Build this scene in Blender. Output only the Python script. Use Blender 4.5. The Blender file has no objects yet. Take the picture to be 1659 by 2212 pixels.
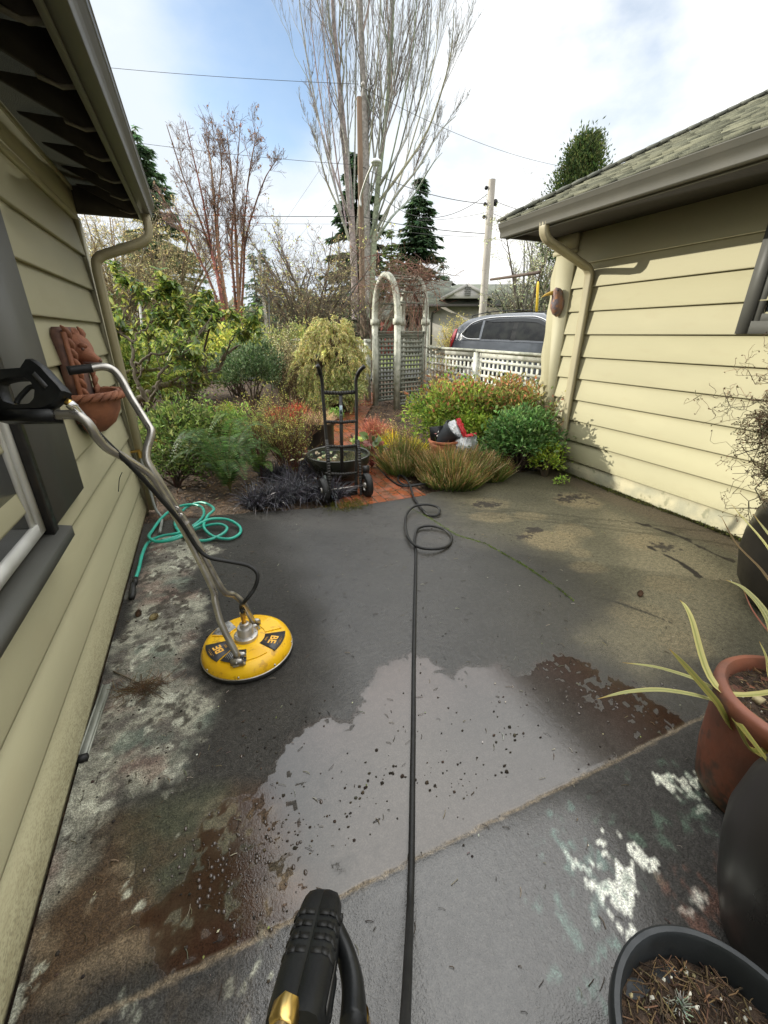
import bpy, math, random
import numpy as np
from math import sin, cos, tan, atan, atan2, hypot, radians, pi, sqrt
from mathutils import Vector
S = bpy.context.scene
COL = S.collection
random.seed(7)
RNG = np.random.default_rng(7)
# ------------------------------------------------------------------ camera
FPX, CX, CY, CAMH = 900., 829.5, 1106., 1.6          # solved for a 1659 x 2212 picture
PITCH = atan(385/900); YAW = atan(406.5/hypot(900, 385))
FW = np.array([sin(YAW)*cos(PITCH), cos(YAW)*cos(PITCH), -sin(PITCH)])
RT = np.array([cos(YAW), -sin(YAW), 0.])
UP = np.cross(RT, FW)
CAM = np.array([0, 0, CAMH])
FH = np.array([sin(YAW), cos(YAW), 0.])
cam = bpy.data.cameras.new('camera'); co = bpy.data.objects.new('camera', cam); COL.objects.link(co)
cam.sensor_fit = 'HORIZONTAL'; cam.sensor_width = 36; cam.lens = FPX/1659*36
cam.clip_start = .02; cam.clip_end = 2000
co.location = CAM; co.rotation_euler = (pi/2-PITCH, 0, -YAW)
S.camera = co
# ------------------------------------------------------------------ light
SUN_R, SUN_K = .8, .45                                # ground direction ratio and drop across the yard
SUN_DIR = np.array([-1., SUN_R, SUN_K]); SUN_DIR /= np.linalg.norm(SUN_DIR)
sl = bpy.data.lights.new('sun', 'SUN'); so = bpy.data.objects.new('sun', sl); COL.objects.link(so)
sl.energy = 3.9; sl.angle = radians(.5); sl.color = (1, .95, .84)
so.rotation_euler = Vector(SUN_DIR).to_track_quat('Z', 'Y').to_euler()
S.view_settings.view_transform = 'Standard'; S.view_settings.look = 'None'
S.view_settings.exposure = .32; S.view_settings.gamma = 1

def ray(x, y): return FW*FPX + RT*(x-CX) - UP*(y-CY)
def G(x, y, z=0.): d = ray(x, y); return CAM + d*((z-CAMH)/d[2])
def PX(x, y, X): d = ray(x, y); return CAM + d*(X/d[0])
def PY(x, y, Y): d = ray(x, y); return CAM + d*(Y/d[1])
def AT(x, y, f): d = ray(x, y); return CAM + d*(f/(d@FH))       # f metres in front of the viewer
def ZC(x, y, z): return CAM + ray(x, y)/FPX*z

w = bpy.data.worlds.new('World'); S.world = w; w.use_nodes = True
nt = w.node_tree; nt.nodes.clear()
def N(t, **k):
    n = nt.nodes.new(t)
    for a, b in k.items(): setattr(n, a, b)
    return n
def LK(a, b): nt.links.new(a, b)
out = N('ShaderNodeOutputWorld'); bg = N('ShaderNodeBackground'); bg.inputs[1].default_value = .1
LK(bg.outputs[0], out.inputs[0])
sky = N('ShaderNodeTexSky', sky_type='NISHITA'); sky.sun_disc = False
sky.sun_elevation = math.asin(SUN_DIR[2]); sky.sun_rotation = atan2(SUN_DIR[0], SUN_DIR[1])
tc = N('ShaderNodeTexCoord'); sep = N('ShaderNodeSeparateXYZ'); LK(tc.outputs['Generated'], sep.inputs[0])
mp = N('ShaderNodeMapping'); mp.inputs['Scale'].default_value = (1, 1, 1.7); LK(tc.outputs['Generated'], mp.inputs[0])
def wnoise(scale, detail, rough=.5, off=(0, 0, 0)):
    m = N('ShaderNodeMapping'); m.inputs['Location'].default_value = off; LK(mp.outputs[0], m.inputs[0])
    n = N('ShaderNodeTexNoise'); n.inputs['Scale'].default_value = scale; n.inputs['Detail'].default_value = detail
    n.inputs['Roughness'].default_value = rough; LK(m.outputs[0], n.inputs['Vector']); return n.outputs[0]
def wmath(op, a, b=None):
    n = N('ShaderNodeMath', operation=op)
    for i, v in enumerate((a, b)):
        if v is None: continue
        if isinstance(v, (int, float)): n.inputs[i].default_value = v
        else: LK(v, n.inputs[i])
    return n.outputs[0]
def wramp(v, lo, hi, a=0., b=1.):
    n = N('ShaderNodeMapRange', interpolation_type='SMOOTHSTEP')
    LK(v, n.inputs[0])
    for i, q in zip((1, 2, 3, 4), (lo, hi, a, b)): n.inputs[i].default_value = q
    return n.outputs[0]
def gap(px, py, r0, r1, amt):                         # an opening in the cloud round one direction
    d = ray(px, py); d = d/np.linalg.norm(d)
    n = N('ShaderNodeVectorMath', operation='DOT_PRODUCT'); LK(tc.outputs['Generated'], n.inputs[0]); n.inputs[1].default_value = d
    return wramp(n.outputs['Value'], cos(radians(r1)), cos(radians(r0)), 0, amt)
cl = wnoise(2.6, 7, .55, (.3, .1, .2))
hole = wmath('ADD', wmath('ADD', gap(560, 70, 1, 13, .60), gap(1290, 60, 1, 13, .30)), gap(640, 420, 3, 15, .06))
cover = wmath('SUBTRACT', wmath('ADD', cl, .50), hole)
mask = wramp(cover, .36, .82)
shade = wramp(wmath('SUBTRACT', wnoise(3.4, 6, .55, (2, 1, 5)), wmath('ADD', gap(600, 400, 4, 26, .30), gap(1250, 90, 2, 16, .12))), .22, .56)
mixc = N('ShaderNodeMix', data_type='RGBA'); LK(shade, mixc.inputs[0])
mixc.inputs[6].default_value = (7.1, 7.8, 8.5, 1); mixc.inputs[7].default_value = (11., 11., 10.8, 1)
el = wramp(sep.outputs[2], .42, .80, 1., 2.3)
sc = N('ShaderNodeVectorMath', operation='SCALE'); LK(mixc.outputs[2], sc.inputs[0]); LK(el, sc.inputs['Scale'])
skb = N('ShaderNodeVectorMath', operation='SCALE'); LK(sky.outputs[0], skb.inputs[0]); skb.inputs['Scale'].default_value = 2.0
mixs = N('ShaderNodeMix', data_type='RGBA'); LK(mask, mixs.inputs[0]); LK(skb.outputs[0], mixs.inputs[6]); LK(sc.outputs[0], mixs.inputs[7])
LK(mixs.outputs[2], bg.inputs[0])

# ------------------------------------------------------------------ helpers: objects
ORG = {}
def tag(o, label=None, cat=None, group=None, kind=None):
    for k, v in (('label', label), ('category', cat), ('group', group), ('kind', kind)):
        if v: o[k] = v
    return o
def thing(name, label, cat, loc, group=None):
    o = bpy.data.objects.new(name, None); COL.objects.link(o); o.empty_display_size = .1
    o.location = tuple(loc); ORG[o.name] = np.array(loc, float)
    return tag(o, label, cat, group)
class MB:
    def __init__(s): s.v = []; s.c = []; s.f = []; s.n = 0
    def add(s, v, faces, col=None):
        v = np.asarray(v, float).reshape(-1, 3)
        if col is None: c = np.ones((len(v), 3))
        else:
            c = np.asarray(col, float)
            c = np.broadcast_to(c, (len(v), 3))
        s.v.append(v); s.c.append(c)
        if isinstance(faces, np.ndarray): s.f.append(faces+s.n)
        else:
            by = {}
            for f in faces: by.setdefault(len(f), []).append(f)
            for k, q in by.items(): s.f.append(np.array(q, int)+s.n)
        s.n += len(v)
    def build(s, name, m, parent=None, loc=None, smooth=False, sharp=None):
        me = bpy.data.meshes.new(name)
        v = np.concatenate(s.v) if s.v else np.zeros((0, 3))
        if parent is not None: org = ORG[parent.name]
        else: org = np.array(loc if loc is not None else (0, 0, 0), float)
        v = v-org
        me.vertices.add(len(v)); me.vertices.foreach_set('co', v.astype(np.float32).ravel())
        tot = np.concatenate([np.full(len(f), f.shape[1]) for f in s.f])
        loops = np.concatenate([f.ravel() for f in s.f])
        me.loops.add(len(loops)); me.loops.foreach_set('vertex_index', loops.astype(np.int32))
        me.polygons.add(len(tot))
        st = np.concatenate([[0], np.cumsum(tot)[:-1]])
        me.polygons.foreach_set('loop_start', st.astype(np.int32))
        if smooth: me.polygons.foreach_set('use_smooth', np.ones(len(tot), bool))
        me.update(calc_edges=True); me.validate()
        a = me.color_attributes.new('col', 'FLOAT_COLOR', 'POINT')
        c = np.concatenate(s.c); a.data.foreach_set('color', np.c_[c, np.ones(len(c))].astype(np.float32).ravel())
        if m: me.materials.append(m)
        if smooth and sharp: me.set_sharp_from_angle(angle=radians(sharp))
        o = bpy.data.objects.new(name, me); COL.objects.link(o)
        if parent is not None: o.parent = parent
        else: o.location = tuple(org)
        ORG[o.name] = org
        return o
    # ---- shapes
    def box(s, a, b, col=None):
        x0, y0, z0 = np.minimum(a, b); x1, y1, z1 = np.maximum(a, b)
        v = [(x0, y0, z0), (x1, y0, z0), (x1, y1, z0), (x0, y1, z0), (x0, y0, z1), (x1, y0, z1), (x1, y1, z1), (x0, y1, z1)]
        s.add(v, [(3, 2, 1, 0), (4, 5, 6, 7), (0, 1, 5, 4), (1, 2, 6, 5), (2, 3, 7, 6), (3, 0, 4, 7)], col)
    def bar(s, p, q, w, h, up=(0, 0, 1), col=None):     # a rectangular bar from p to q
        p = np.array(p, float); q = np.array(q, float); d = q-p; d /= np.linalg.norm(d)
        u = np.array(up, float); sd = np.cross(d, u); sd /= np.linalg.norm(sd); u = np.cross(sd, d)
        v = [e+sd*w/2*a+u*h/2*b for e in (p, q) for a, b in ((-1, -1), (1, -1), (1, 1), (-1, 1))]
        s.add(v, [(0, 1, 2, 3), (7, 6, 5, 4), (0, 4, 5, 1), (1, 5, 6, 2), (2, 6, 7, 3), (3, 7, 4, 0)], col)
    def tube(s, pts, r, sides=10, cap=True, ref=None, ax=None, col=None):
        P = np.asarray(pts, float); n = len(P); R = np.broadcast_to(np.asarray(r, float), (n,))
        T = np.gradient(P, axis=0); T /= np.linalg.norm(T, axis=1)[:, None]+1e-12
        if ref is None: ref = (0, 0, 1) if abs(T[0][2]) < .9 else (1, 0, 0)
        u = np.cross(T[0], ref); u /= np.linalg.norm(u); V = []
        a = np.arange(sides)*2*pi/sides
        for i in range(n):
            u = u-T[i]*(u@T[i]); u /= np.linalg.norm(u); b = np.cross(T[i], u)
            e = (1, 1) if ax is None else ax[i] if np.ndim(ax) == 2 else ax
            V.append(P[i]+R[i]*(np.outer(np.cos(a)*e[0], u)+np.outer(np.sin(a)*e[1], b)))
        F = [(i*sides+j, i*sides+(j+1) % sides, (i+1)*sides+(j+1) % sides, (i+1)*sides+j) for i in range(n-1) for j in range(sides)]
        F = [f[::-1] for f in F]
        if cap: F += [tuple(range(sides)), tuple(range((n-1)*sides, n*sides))[::-1]]
        s.add(np.concatenate(V), F, col)
    def lathe(s, prof, c, sides=32, a0=0, a1=2*pi, axis=None, col=None, sx=1, sy=1):
        full = abs(a1-a0-2*pi) < 1e-6; m = sides if full else sides+1
        a = a0+(a1-a0)*np.arange(m)/sides
        c = np.array(c, float); V = []
        if axis is None: X, Y, Z = np.eye(3)
        else:
            Z = np.array(axis, float); Z /= np.linalg.norm(Z); X = np.cross((0, 1, 0) if abs(Z[1]) < .9 else (1, 0, 0), Z); X /= np.linalg.norm(X); Y = np.cross(Z, X)
        for r, z in prof: V.append(c+np.outer(np.cos(a)*r*sx, X)+np.outer(np.sin(a)*r*sy, Y)+Z*z)
        F = []
        for i in range(len(prof)-1):
            for j in range(sides):
                k = (j+1) % m
                F.append((i*m+j, i*m+k, (i+1)*m+k, (i+1)*m+j))
        s.add(np.concatenate(V), F, col)
    def prism(s, poly, d, col=None):                    # closed outline (3-D, planar) pushed along d
        P = np.array(poly, float); n = len(P); d = np.array(d, float)
        V = np.concatenate([P, P+d])
        s.add(V, [tuple(range(n))[::-1], tuple(range(n, 2*n))]+[(i, (i+1) % n, n+(i+1) % n, n+i) for i in range(n)], col)
    def ball(s, c, r, n=10, col=None, sc=(1, 1, 1), nz=0.):
        th = np.linspace(0, pi, n//2+2); ph = np.arange(n)*2*pi/n
        V = np.array([(sin(t)*cos(p), sin(t)*sin(p), cos(t)) for t in th for p in ph])*r*np.array(sc)
        if nz: V *= (1+nz*(RNG.random((len(V), 1))-.5))
        F = [(i*n+j, (i+1)*n+j, (i+1)*n+(j+1) % n, i*n+(j+1) % n) for i in range(len(th)-1) for j in range(n)]
        s.add(V+np.array(c), F, col)
    def twigs(s, P, R, sides=3, col=None):              # many polylines at once: P (n,k,3), R (n,k)
        n, k = P.shape[:2]
        T = np.gradient(P, axis=1); T /= np.linalg.norm(T, axis=2)[..., None]+1e-12
        ref = np.where(np.abs(T[..., 2:3]) < .9, np.array([0, 0, 1.]), np.array([1., 0, 0]))
        u = np.cross(T, ref); u /= np.linalg.norm(u, axis=2)[..., None]+1e-12; b = np.cross(T, u)
        a = np.arange(sides)*2*pi/sides
        V = P[:, :, None]+R[:, :, None, None]*(np.cos(a)[:, None]*u[:, :, None]+np.sin(a)[:, None]*b[:, :, None])
        i = np.arange(n)[:, None, None]*k*sides; j = np.arange(k-1)[:, None]*sides; q = np.arange(sides)
        A = i+j+q; B = i+j+(q+1) % sides
        F = np.stack([A, A+sides, B+sides, B], -1).reshape(-1, 4)
        C = None
        if col is not None:
            C = np.asarray(col, float)
            C = np.repeat(C, k*sides, 0) if C.ndim == 2 else C
        s.add(V.reshape(-1, 3), F, C)
    def leaves(s, c, d, nrm, L, W, col, fold=.25, curl=.15):
        n = len(c); d = d/np.linalg.norm(d, axis=1)[:, None]
        sd = np.cross(d, nrm); sd /= np.linalg.norm(sd, axis=1)[:, None]+1e-9; up = np.cross(sd, d)
        L = np.broadcast_to(L, (n,))[:, None]; W = np.broadcast_to(W, (n,))[:, None]
        v0 = c; t = c+d*L-up*L*curl
        l1 = c+d*L*.33+sd*W*.5+up*W*fold; l2 = c+d*L*.68+sd*W*.42+up*(W*fold-L*curl*.4)
        r1 = c+d*L*.33-sd*W*.5+up*W*fold; r2 = c+d*L*.68-sd*W*.42+up*(W*fold-L*curl*.4)
        V = np.stack([v0, l1, l2, t, r2, r1], 1).reshape(-1, 3)
        i = np.arange(n)[:, None]*6
        F = np.concatenate([i+np.array([0, 3, 2, 1]), i+np.array([0, 5, 4, 3])])
        s.add(V, F, np.repeat(col, 6, 0))
    def cards(s, c, d, nrm, L, W, col):                 # plain small diamond leaves
        n = len(c); d = d/np.linalg.norm(d, axis=1)[:, None]
        sd = np.cross(d, nrm); sd /= np.linalg.norm(sd, axis=1)[:, None]+1e-9
        L = np.broadcast_to(L, (n,))[:, None]; W = np.broadcast_to(W, (n,))[:, None]
        V = np.stack([c, c+d*L*.45+sd*W*.5, c+d*L, c+d*L*.45-sd*W*.5], 1).reshape(-1, 3)
        s.add(V, np.arange(n*4).reshape(-1, 4), np.repeat(col, 4, 0))
    def blades(s, b, d, L, W, droop, k, c0, c1, tip=.15):
        n = len(b); d = d/np.linalg.norm(d, axis=1)[:, None]
        L = np.broadcast_to(L, (n,))[:, None, None]; W = np.broadcast_to(W, (n,))[:, None]; droop = np.broadcast_to(droop, (n,))[:, None, None]
        t = np.linspace(0, 1, k)[None, :, None]
        P = b[:, None]+d[:, None]*L*t+np.array([0, 0, -1.])*L*droop*t*t
        sd = np.cross(d, RNG.normal(size=(n, 3))); sd /= np.linalg.norm(sd, axis=1)[:, None]
        wv = (W*(1-(1-tip)*np.linspace(0, 1, k)[None]**1.5))[..., None]*.5
        V = np.stack([P-sd[:, None]*wv, P+sd[:, None]*wv], 2)
        C = c0[:, None]*(1-t)+c1[:, None]*t; C = np.repeat(C[:, :, None], 2, 2)
        i = np.arange(n)[:, None]*2*k; j = np.arange(k-1)[None]*2
        A = (i+j).ravel()
        s.add(V.reshape(-1, 3), np.stack([A, A+1, A+3, A+2], 1), C.reshape(-1, 3))
def cr(pts, n=8):                                       # smooth curve through points
    P = np.array(pts, float); Q = np.concatenate([[2*P[0]-P[1]], P, [2*P[-1]-P[-2]]]); o = []
    for i in range(1, len(Q)-2):
        for t in np.arange(n)/n:
            a, b, c, d = Q[i-1:i+3]
            o.append(.5*((2*b)+(-a+c)*t+(2*a-5*b+4*c-d)*t*t+(-a+3*b-3*c+d)*t**3))
    o.append(P[-1]); return np.array(o)
def unit(v): v = np.asarray(v, float); return v/(np.linalg.norm(v, axis=-1, keepdims=True)+1e-12)
def rnd(n): return unit(RNG.normal(size=(n, 3)))
def pick(pal, n, j=.22):
    pal = np.array(pal, float); c = pal[RNG.integers(0, len(pal), n)]
    return (c*(1+j*RNG.normal(size=(n, 1)).clip(-1.6, 1.8))*(1+.08*RNG.normal(size=(n, 3))).clip(.7, 1.3)).clip(0, 9)
def grow(P, R, n, ln, ang, up=0., K=5, t0=.2, t1=1., rr=.55, tip=.25, curv=0., wig=.05, abslen=None, flat=0.):
    m, k = P.shape[:2]; idx = np.repeat(np.arange(m), n); q = len(idx)
    t = (t0+(t1-t0)*RNG.random(q))*(k-1); i = np.minimum(t.astype(int), k-2); f = (t-i)[:, None]
    a = P[idx, i]; b = P[idx, i+1]; p0 = a*(1-f)+b*f; T = unit(b-a)
    r0 = R[idx, i]*(1-f[:, 0])+R[idx, i+1]*f[:, 0]
    pl = np.linalg.norm(P[:, -1]-P[:, 0], axis=1)[idx]
    perp = rnd(q); perp[:, 2] *= 1-flat; perp = unit(perp-T*np.sum(perp*T, 1)[:, None])
    A = (ang*(.6+.8*RNG.random(q)))[:, None]
    d = unit(T*np.cos(A)+perp*np.sin(A)+np.array([0, 0, up]))
    L = (ln*pl if abslen is None else np.full(q, abslen))*(.5+.9*RNG.random(q))*(1-.45*t/(k-1))
    u = np.linspace(0, 1, K)[None, :, None]
    Q = p0[:, None]+d[:, None]*L[:, None, None]*u+np.array([0, 0, 1.])*(curv*L)[:, None, None]*u*u
    Q[:, 1:] += np.cumsum(RNG.normal(size=(q, K-1, 3)), 1)*(wig*L/sqrt(K))[:, None, None]
    RR = (r0*rr)[:, None]*(1-(1-tip)*np.linspace(0, 1, K))[None]
    return Q, RR

# ------------------------------------------------------------------ helpers: materials
def mat(name, c1, c2=None, scale=6., rough=.6, bump=0., bscale=40., metal=0., spec=.5, rvar=0., vcol=False, trans=0.,
        speck=None, sscale=60., samt=.5, zdirt=None, detail=6., stretch=(1, 1, 1), lo=.35, hi=.65, coat=0., bdist=.01):
    m = bpy.data.materials.new(name); m.use_nodes = True; t = m.node_tree; nd = t.nodes; nd.clear(); l = t.links.new
    o = nd.new('ShaderNodeOutputMaterial'); b = nd.new('ShaderNodeBsdfPrincipled')
    b.inputs['Roughness'].default_value = rough; b.inputs['Metallic'].default_value = metal
    b.inputs['Specular IOR Level'].default_value = spec; b.inputs['Coat Weight'].default_value = coat
    tc = nd.new('ShaderNodeTexCoord'); mp = nd.new('ShaderNodeMapping'); mp.inputs['Scale'].default_value = stretch; l(tc.outputs['Object'], mp.inputs[0])
    def noise(s, d=detail):
        n = nd.new('ShaderNodeTexNoise'); n.inputs['Scale'].default_value = s; n.inputs['Detail'].default_value = d; l(mp.outputs[0], n.inputs['Vector']); return n.outputs[0]
    def rng(v, a, c, d=0., e=1.):
        r = nd.new('ShaderNodeMapRange'); r.interpolation_type = 'SMOOTHSTEP'; l(v, r.inputs[0])
        for i, q in zip((1, 2, 3, 4), (a, c, d, e)): r.inputs[i].default_value = q
        return r.outputs[0]
    def mix(f, a, c, mode='MIX'):
        x = nd.new('ShaderNodeMix'); x.data_type = 'RGBA'; x.blend_type = mode
        if isinstance(f, float): x.inputs[0].default_value = f
        else: l(f, x.inputs[0])
        for i, q in ((6, a), (7, c)):
            if isinstance(q, tuple): x.inputs[i].default_value = (*q, 1)
            else: l(q, x.inputs[i])
        return x.outputs[2]
    col = tuple(c1)
    if c2 is not None: col = mix(rng(noise(scale), lo, hi), tuple(c1), tuple(c2))
    if speck is not None: col = mix(rng(noise(sscale, 3), .58, .68, 0., samt), col, tuple(speck))
    if zdirt is not None:                                # splash dirt low on a wall
        z0, z1, dc, ds = zdirt; sx = nd.new('ShaderNodeSeparateXYZ'); l(tc.outputs['Object'], sx.inputs[0])
        zm = rng(sx.outputs[2], z0, z1, 1., 0.); pw = nd.new('ShaderNodeMath'); pw.operation = 'MULTIPLY'; l(zm, pw.inputs[0]); l(rng(noise(ds, 4), .46, .64), pw.inputs[1]); col = mix(pw.outputs[0], col, dc)
        pw = nd.new('ShaderNodeMath'); pw.operation = 'MULTIPLY'; l(zm, pw.inputs[0]); l(rng(noise(ds*.22, 5), .45, .65, 0., .55), pw.inputs[1]); col = mix(pw.outputs[0], col, (.24, .21, .12))
    if vcol:
        a = nd.new('ShaderNodeAttribute'); a.attribute_name = 'col'
        col = mix(1., col, a.outputs['Color'], 'MULTIPLY')
    if isinstance(col, tuple): b.inputs['Base Color'].default_value = (*col, 1)
    else: l(col, b.inputs['Base Color'])
    if rvar: l(rng(noise(scale*1.7), .3, .7, max(.02, rough-rvar), min(1, rough+rvar)), b.inputs['Roughness'])
    if bump:
        bn = nd.new('ShaderNodeBump'); bn.inputs['Strength'].default_value = bump; bn.inputs['Distance'].default_value = bdist
        l(noise(bscale, 4), bn.inputs['Height']); l(bn.outputs[0], b.inputs['Normal'])
    if trans:
        tr = nd.new('ShaderNodeBsdfTranslucent'); ms = nd.new('ShaderNodeMixShader'); ms.inputs[0].default_value = trans
        if isinstance(col, tuple): tr.inputs[0].default_value = (*col, 1)
        else: l(col, tr.inputs[0])
        l(b.outputs[0], ms.inputs[1]); l(tr.outputs[0], ms.inputs[2]); l(ms.outputs[0], o.inputs[0])
    else: l(b.outputs[0], o.inputs[0])
    m['bsdf'] = b.name
    return m
LEAF = mat('leaf_surface', (2.05, 2.05, 2.05), rough=.55, vcol=True, trans=.5, spec=.4)
GLOSSLEAF = mat('glossy_leaf', (1.95, 1.95, 1.95), rough=.34, vcol=True, trans=.42, spec=.5)
BARK = mat('bark', (1, 1, 1), (.6, .6, .6), scale=9, rough=.9, vcol=True, bump=.4, bscale=40)
SIDING = mat('tan_siding_paint', (.412, .383, .243), (.376, .35, .222), scale=2.2, rough=.62, bump=.12, bscale=160, bdist=.004, speck=(.36, .32, .2), sscale=9, samt=.25, stretch=(1, .35, 1), zdirt=(.0, .30, (.20, .18, .11), 240), vcol=True)
SIDINGD = mat('tan_foundation', (.44, .40, .26), (.30, .29, .20), scale=5, rough=.85, bump=.5, bscale=55, speck=(.12, .13, .07), sscale=8, samt=.55)
DTRIM = mat('dark_olive_trim', (.094, .09, .072), (.08, .078, .063), scale=3, rough=.5, bump=.05, bscale=200)
DTRIM2 = mat('dark_grey_trim', (.10, .10, .088), (.088, .088, .078), scale=3, rough=.55, bump=.05, bscale=200)
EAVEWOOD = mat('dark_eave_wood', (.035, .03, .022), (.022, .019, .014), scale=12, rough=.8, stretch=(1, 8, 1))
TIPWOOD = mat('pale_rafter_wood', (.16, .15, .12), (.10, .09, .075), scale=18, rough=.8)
SPOUT = mat('tan_downspout_paint', (.41, .37, .23), (.34, .30, .19), scale=4, rough=.55, stretch=(1, 1, .3))
SHINGLE = mat('asphalt_shingle', (.20, .20, .145), (.12, .125, .095), scale=3.2, rough=.95, bump=.7, bscale=220, vcol=True, speck=(.30, .30, .20), sscale=150, samt=.6)
BLACKMETAL = mat('black_metal', (.018, .018, .018), (.03, .028, .026), scale=14, rough=.45, rvar=.12)
BLACKPL = mat('black_plastic', (.008, .0085, .009), (.013, .014, .014), scale=20, spec=.3, rough=.42, bump=.05, bscale=300, rvar=.08)
RUBBER = mat('black_rubber', (.011, .011, .011), (.018, .018, .017), scale=25, rough=.5, spec=.3)
STEEL = mat('brushed_steel', (.48, .46, .42), (.36, .34, .31), scale=14, rough=.36, metal=.9, rvar=.1)
ALU = mat('cast_aluminium', (.52, .50, .47), (.40, .385, .36), scale=20, rough=.42, metal=.75, bump=.1, bscale=120)
BRASS = mat('brass', (.72, .50, .17), (.55, .36, .10), scale=30, rough=.28, metal=1.)
YELLOW = mat('yellow_plastic', (.84, .50, .005), (.76, .42, .006), scale=9, rough=.36, bump=.1, bscale=260, bdist=.003, speck=(.36, .17, .02), sscale=26, samt=.5)
TERRA = mat('terracotta', (.27, .105, .052), (.18, .07, .038), scale=9, rough=.75, bump=.35, bscale=60)
WHITE = mat('white_paint', (.74, .74, .70), (.62, .62, .57), scale=6, rough=.55)

# ------------------------------------------------------------------ terrain
def gz(x, y):
    f = np.asarray(x)*FH[0]+np.asarray(y)*FH[1]
    t = np.clip((f-4.5)/5., 0, 1); t = t*t*(3-2*t)
    return .26*t+np.clip(f-9.5, 0, 60)*.008
def gp(px, py, f): p = AT(px, py, f); return np.array([p[0], p[1], float(gz(p[0], p[1]))])
def W2(lat, f): return RT*lat+FH*f                     # world point from sideways and forward metres
def rnoise(shape, seed, cells):
    r = np.random.default_rng(seed); g = r.random((cells[0]+2, cells[1]+2))
    yy = np.linspace(0, cells[0], shape[0]); xx = np.linspace(0, cells[1], shape[1])
    i = yy.astype(int); j = xx.astype(int); fy = (yy-i)[:, None]; fx = (xx-j)[None]
    fy = fy*fy*(3-2*fy); fx = fx*fx*(3-2*fx)
    return (g[i][:, j]*(1-fy)*(1-fx)+g[i+1][:, j]*fy*(1-fx)+g[i][:, j+1]*(1-fy)*fx+g[i+1][:, j+1]*fy*fx)
def fbm(shape, seed, c, oct=4):
    o = 0; a = .5; s = 0
    for k in range(oct):
        o = o+a*rnoise(shape, seed+k*17, (int(c[0]*2**k), int(c[1]*2**k))); s += a; a *= .55
    return o/s
def grid_faces(ny, nx):
    i = np.arange(ny-1)[:, None]*nx+np.arange(nx-1)[None]
    return np.stack([i, i+1, i+nx+1, i+nx], -1).reshape(-1, 4)

# ground: one sheet to the horizon
xs = np.unique(np.concatenate([np.linspace(-8, 24, 129), np.linspace(-300, -8, 40), np.linspace(24, 300, 40)]))
ys = np.unique(np.concatenate([np.linspace(-6, 30, 145), np.linspace(-60, -6, 10), np.linspace(30, 500, 50)]))
X, Y = np.meshgrid(xs, ys); Z = gz(X, Y)-.05+.03*(fbm(X.shape, 5, (40, 40), 3)-.5)
GROUND = mat('garden_soil', (.035, .023, .015), (.10, .062, .036), scale=5, rough=.95, bump=.9, bscale=35, speck=(.22, .14, .075), sscale=26, samt=.8, bdist=.03)
mb = MB(); mb.add(np.stack([X, Y, Z], -1), grid_faces(len(ys), len(xs)))
g = mb.build('ground', GROUND, smooth=True); tag(g, kind='structure')
# lawn beyond the fence, and the street behind it
LAWN = mat('lawn_grass', (.09, .13, .02), (.14, .16, .035), scale=30, rough=.95, bump=.8, bscale=80)
ROAD = mat('street_asphalt', (.06, .06, .058), (.08, .08, .077), scale=20, rough=.9, bump=.3, bscale=120)
def strip(name, l0, l1, f0, f1, m, dz):
    A, B = np.meshgrid(np.linspace(l0, l1, 60), np.linspace(f0, f1, 20)); P = A[..., None]*RT+B[..., None]*FH
    P[..., 2] = gz(P[..., 0], P[..., 1])+dz
    q = MB(); q.add(P, grid_faces(20, 60)); o = q.build(name, m, smooth=True); tag(o, kind='structure'); return o
strip('road', -40, 60, 13.6, 17.2, ROAD, .012); strip('driveway', 1.2, 9, 9.6, 13.58, ROAD, .012); strip('lawn', -40, 60, 17.25, 40, LAWN, .012)

# ------------------------------------------------------------------ patio
XL, XR = -.70, 4.02
nx, ny = 424, 470
px_ = np.linspace(XL, XR, nx); yn = np.linspace(-1.3, 1, ny)
X, Y = np.meshgrid(px_, np.linspace(0, 1, ny))
edge = np.interp(px_, [-.7, -.3, .15, .6, 1.1, 1.95, 2.5, 3.05, 3.6, 4.02], [4.05, 4.02, 3.96, 3.86, 3.75, 3.72, 3.80, 3.93, 3.97, 3.95])
edge = edge+.03*(rnoise((1, nx), 3, (1, 40))[0]-.5)+.02*(rnoise((1, nx), 9, (1, 110))[0]-.5)
Y = -1.3+Y*(edge+1.3)[None]
shape = X.shape
def poly_sd(poly):                                     # signed distance (m) to a ground outline, + inside
    P = np.array([G(*p)[:2] for p in poly]); q = np.roll(P, -1, 0)
    pts = np.stack([X.ravel(), Y.ravel()], 1); D = np.full(len(pts), 1e9); ins = np.zeros(len(pts), bool)
    for a, b in zip(P, q):
        e = b-a; w_ = pts-a; t = np.clip((w_@e)/(e@e), 0, 1); D = np.minimum(D, np.linalg.norm(w_-t[:, None]*e, axis=1))
        c = ((a[1] > pts[:, 1]) != (b[1] > pts[:, 1])); xi = a[0]+(pts[:, 1]-a[1])/(b[1]-a[1]+1e-12)*e[0]
        ins ^= c & (pts[:, 0] < xi)
    return np.where(ins, D, -D).reshape(shape)
def sm(v, a, b): t = np.clip((v-a)/(b-a), 0, 1); return t*t*(3-2*t)
n1 = fbm(shape, 1, (14, 12), 5)-.5; n2 = fbm(shape, 21, (40, 36), 4)-.5; n3 = fbm(shape, 41, (6, 5), 4)-.5; n4 = fbm(shape, 61, (90, 80), 3)-.5
n5 = fbm(shape, 83, (48, 34), 5)-.5; n6 = fbm(shape, 95, (190, 170), 2)-.5; n7 = fbm(shape, 97, (34, 30), 5)-.5
C = np.ones(shape+(3,))*np.array([.030, .0277, .0238])
C *= (1+.7*n3+.5*n2)[..., None]
RGH = np.full(shape, .46)+.3*n1
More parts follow.
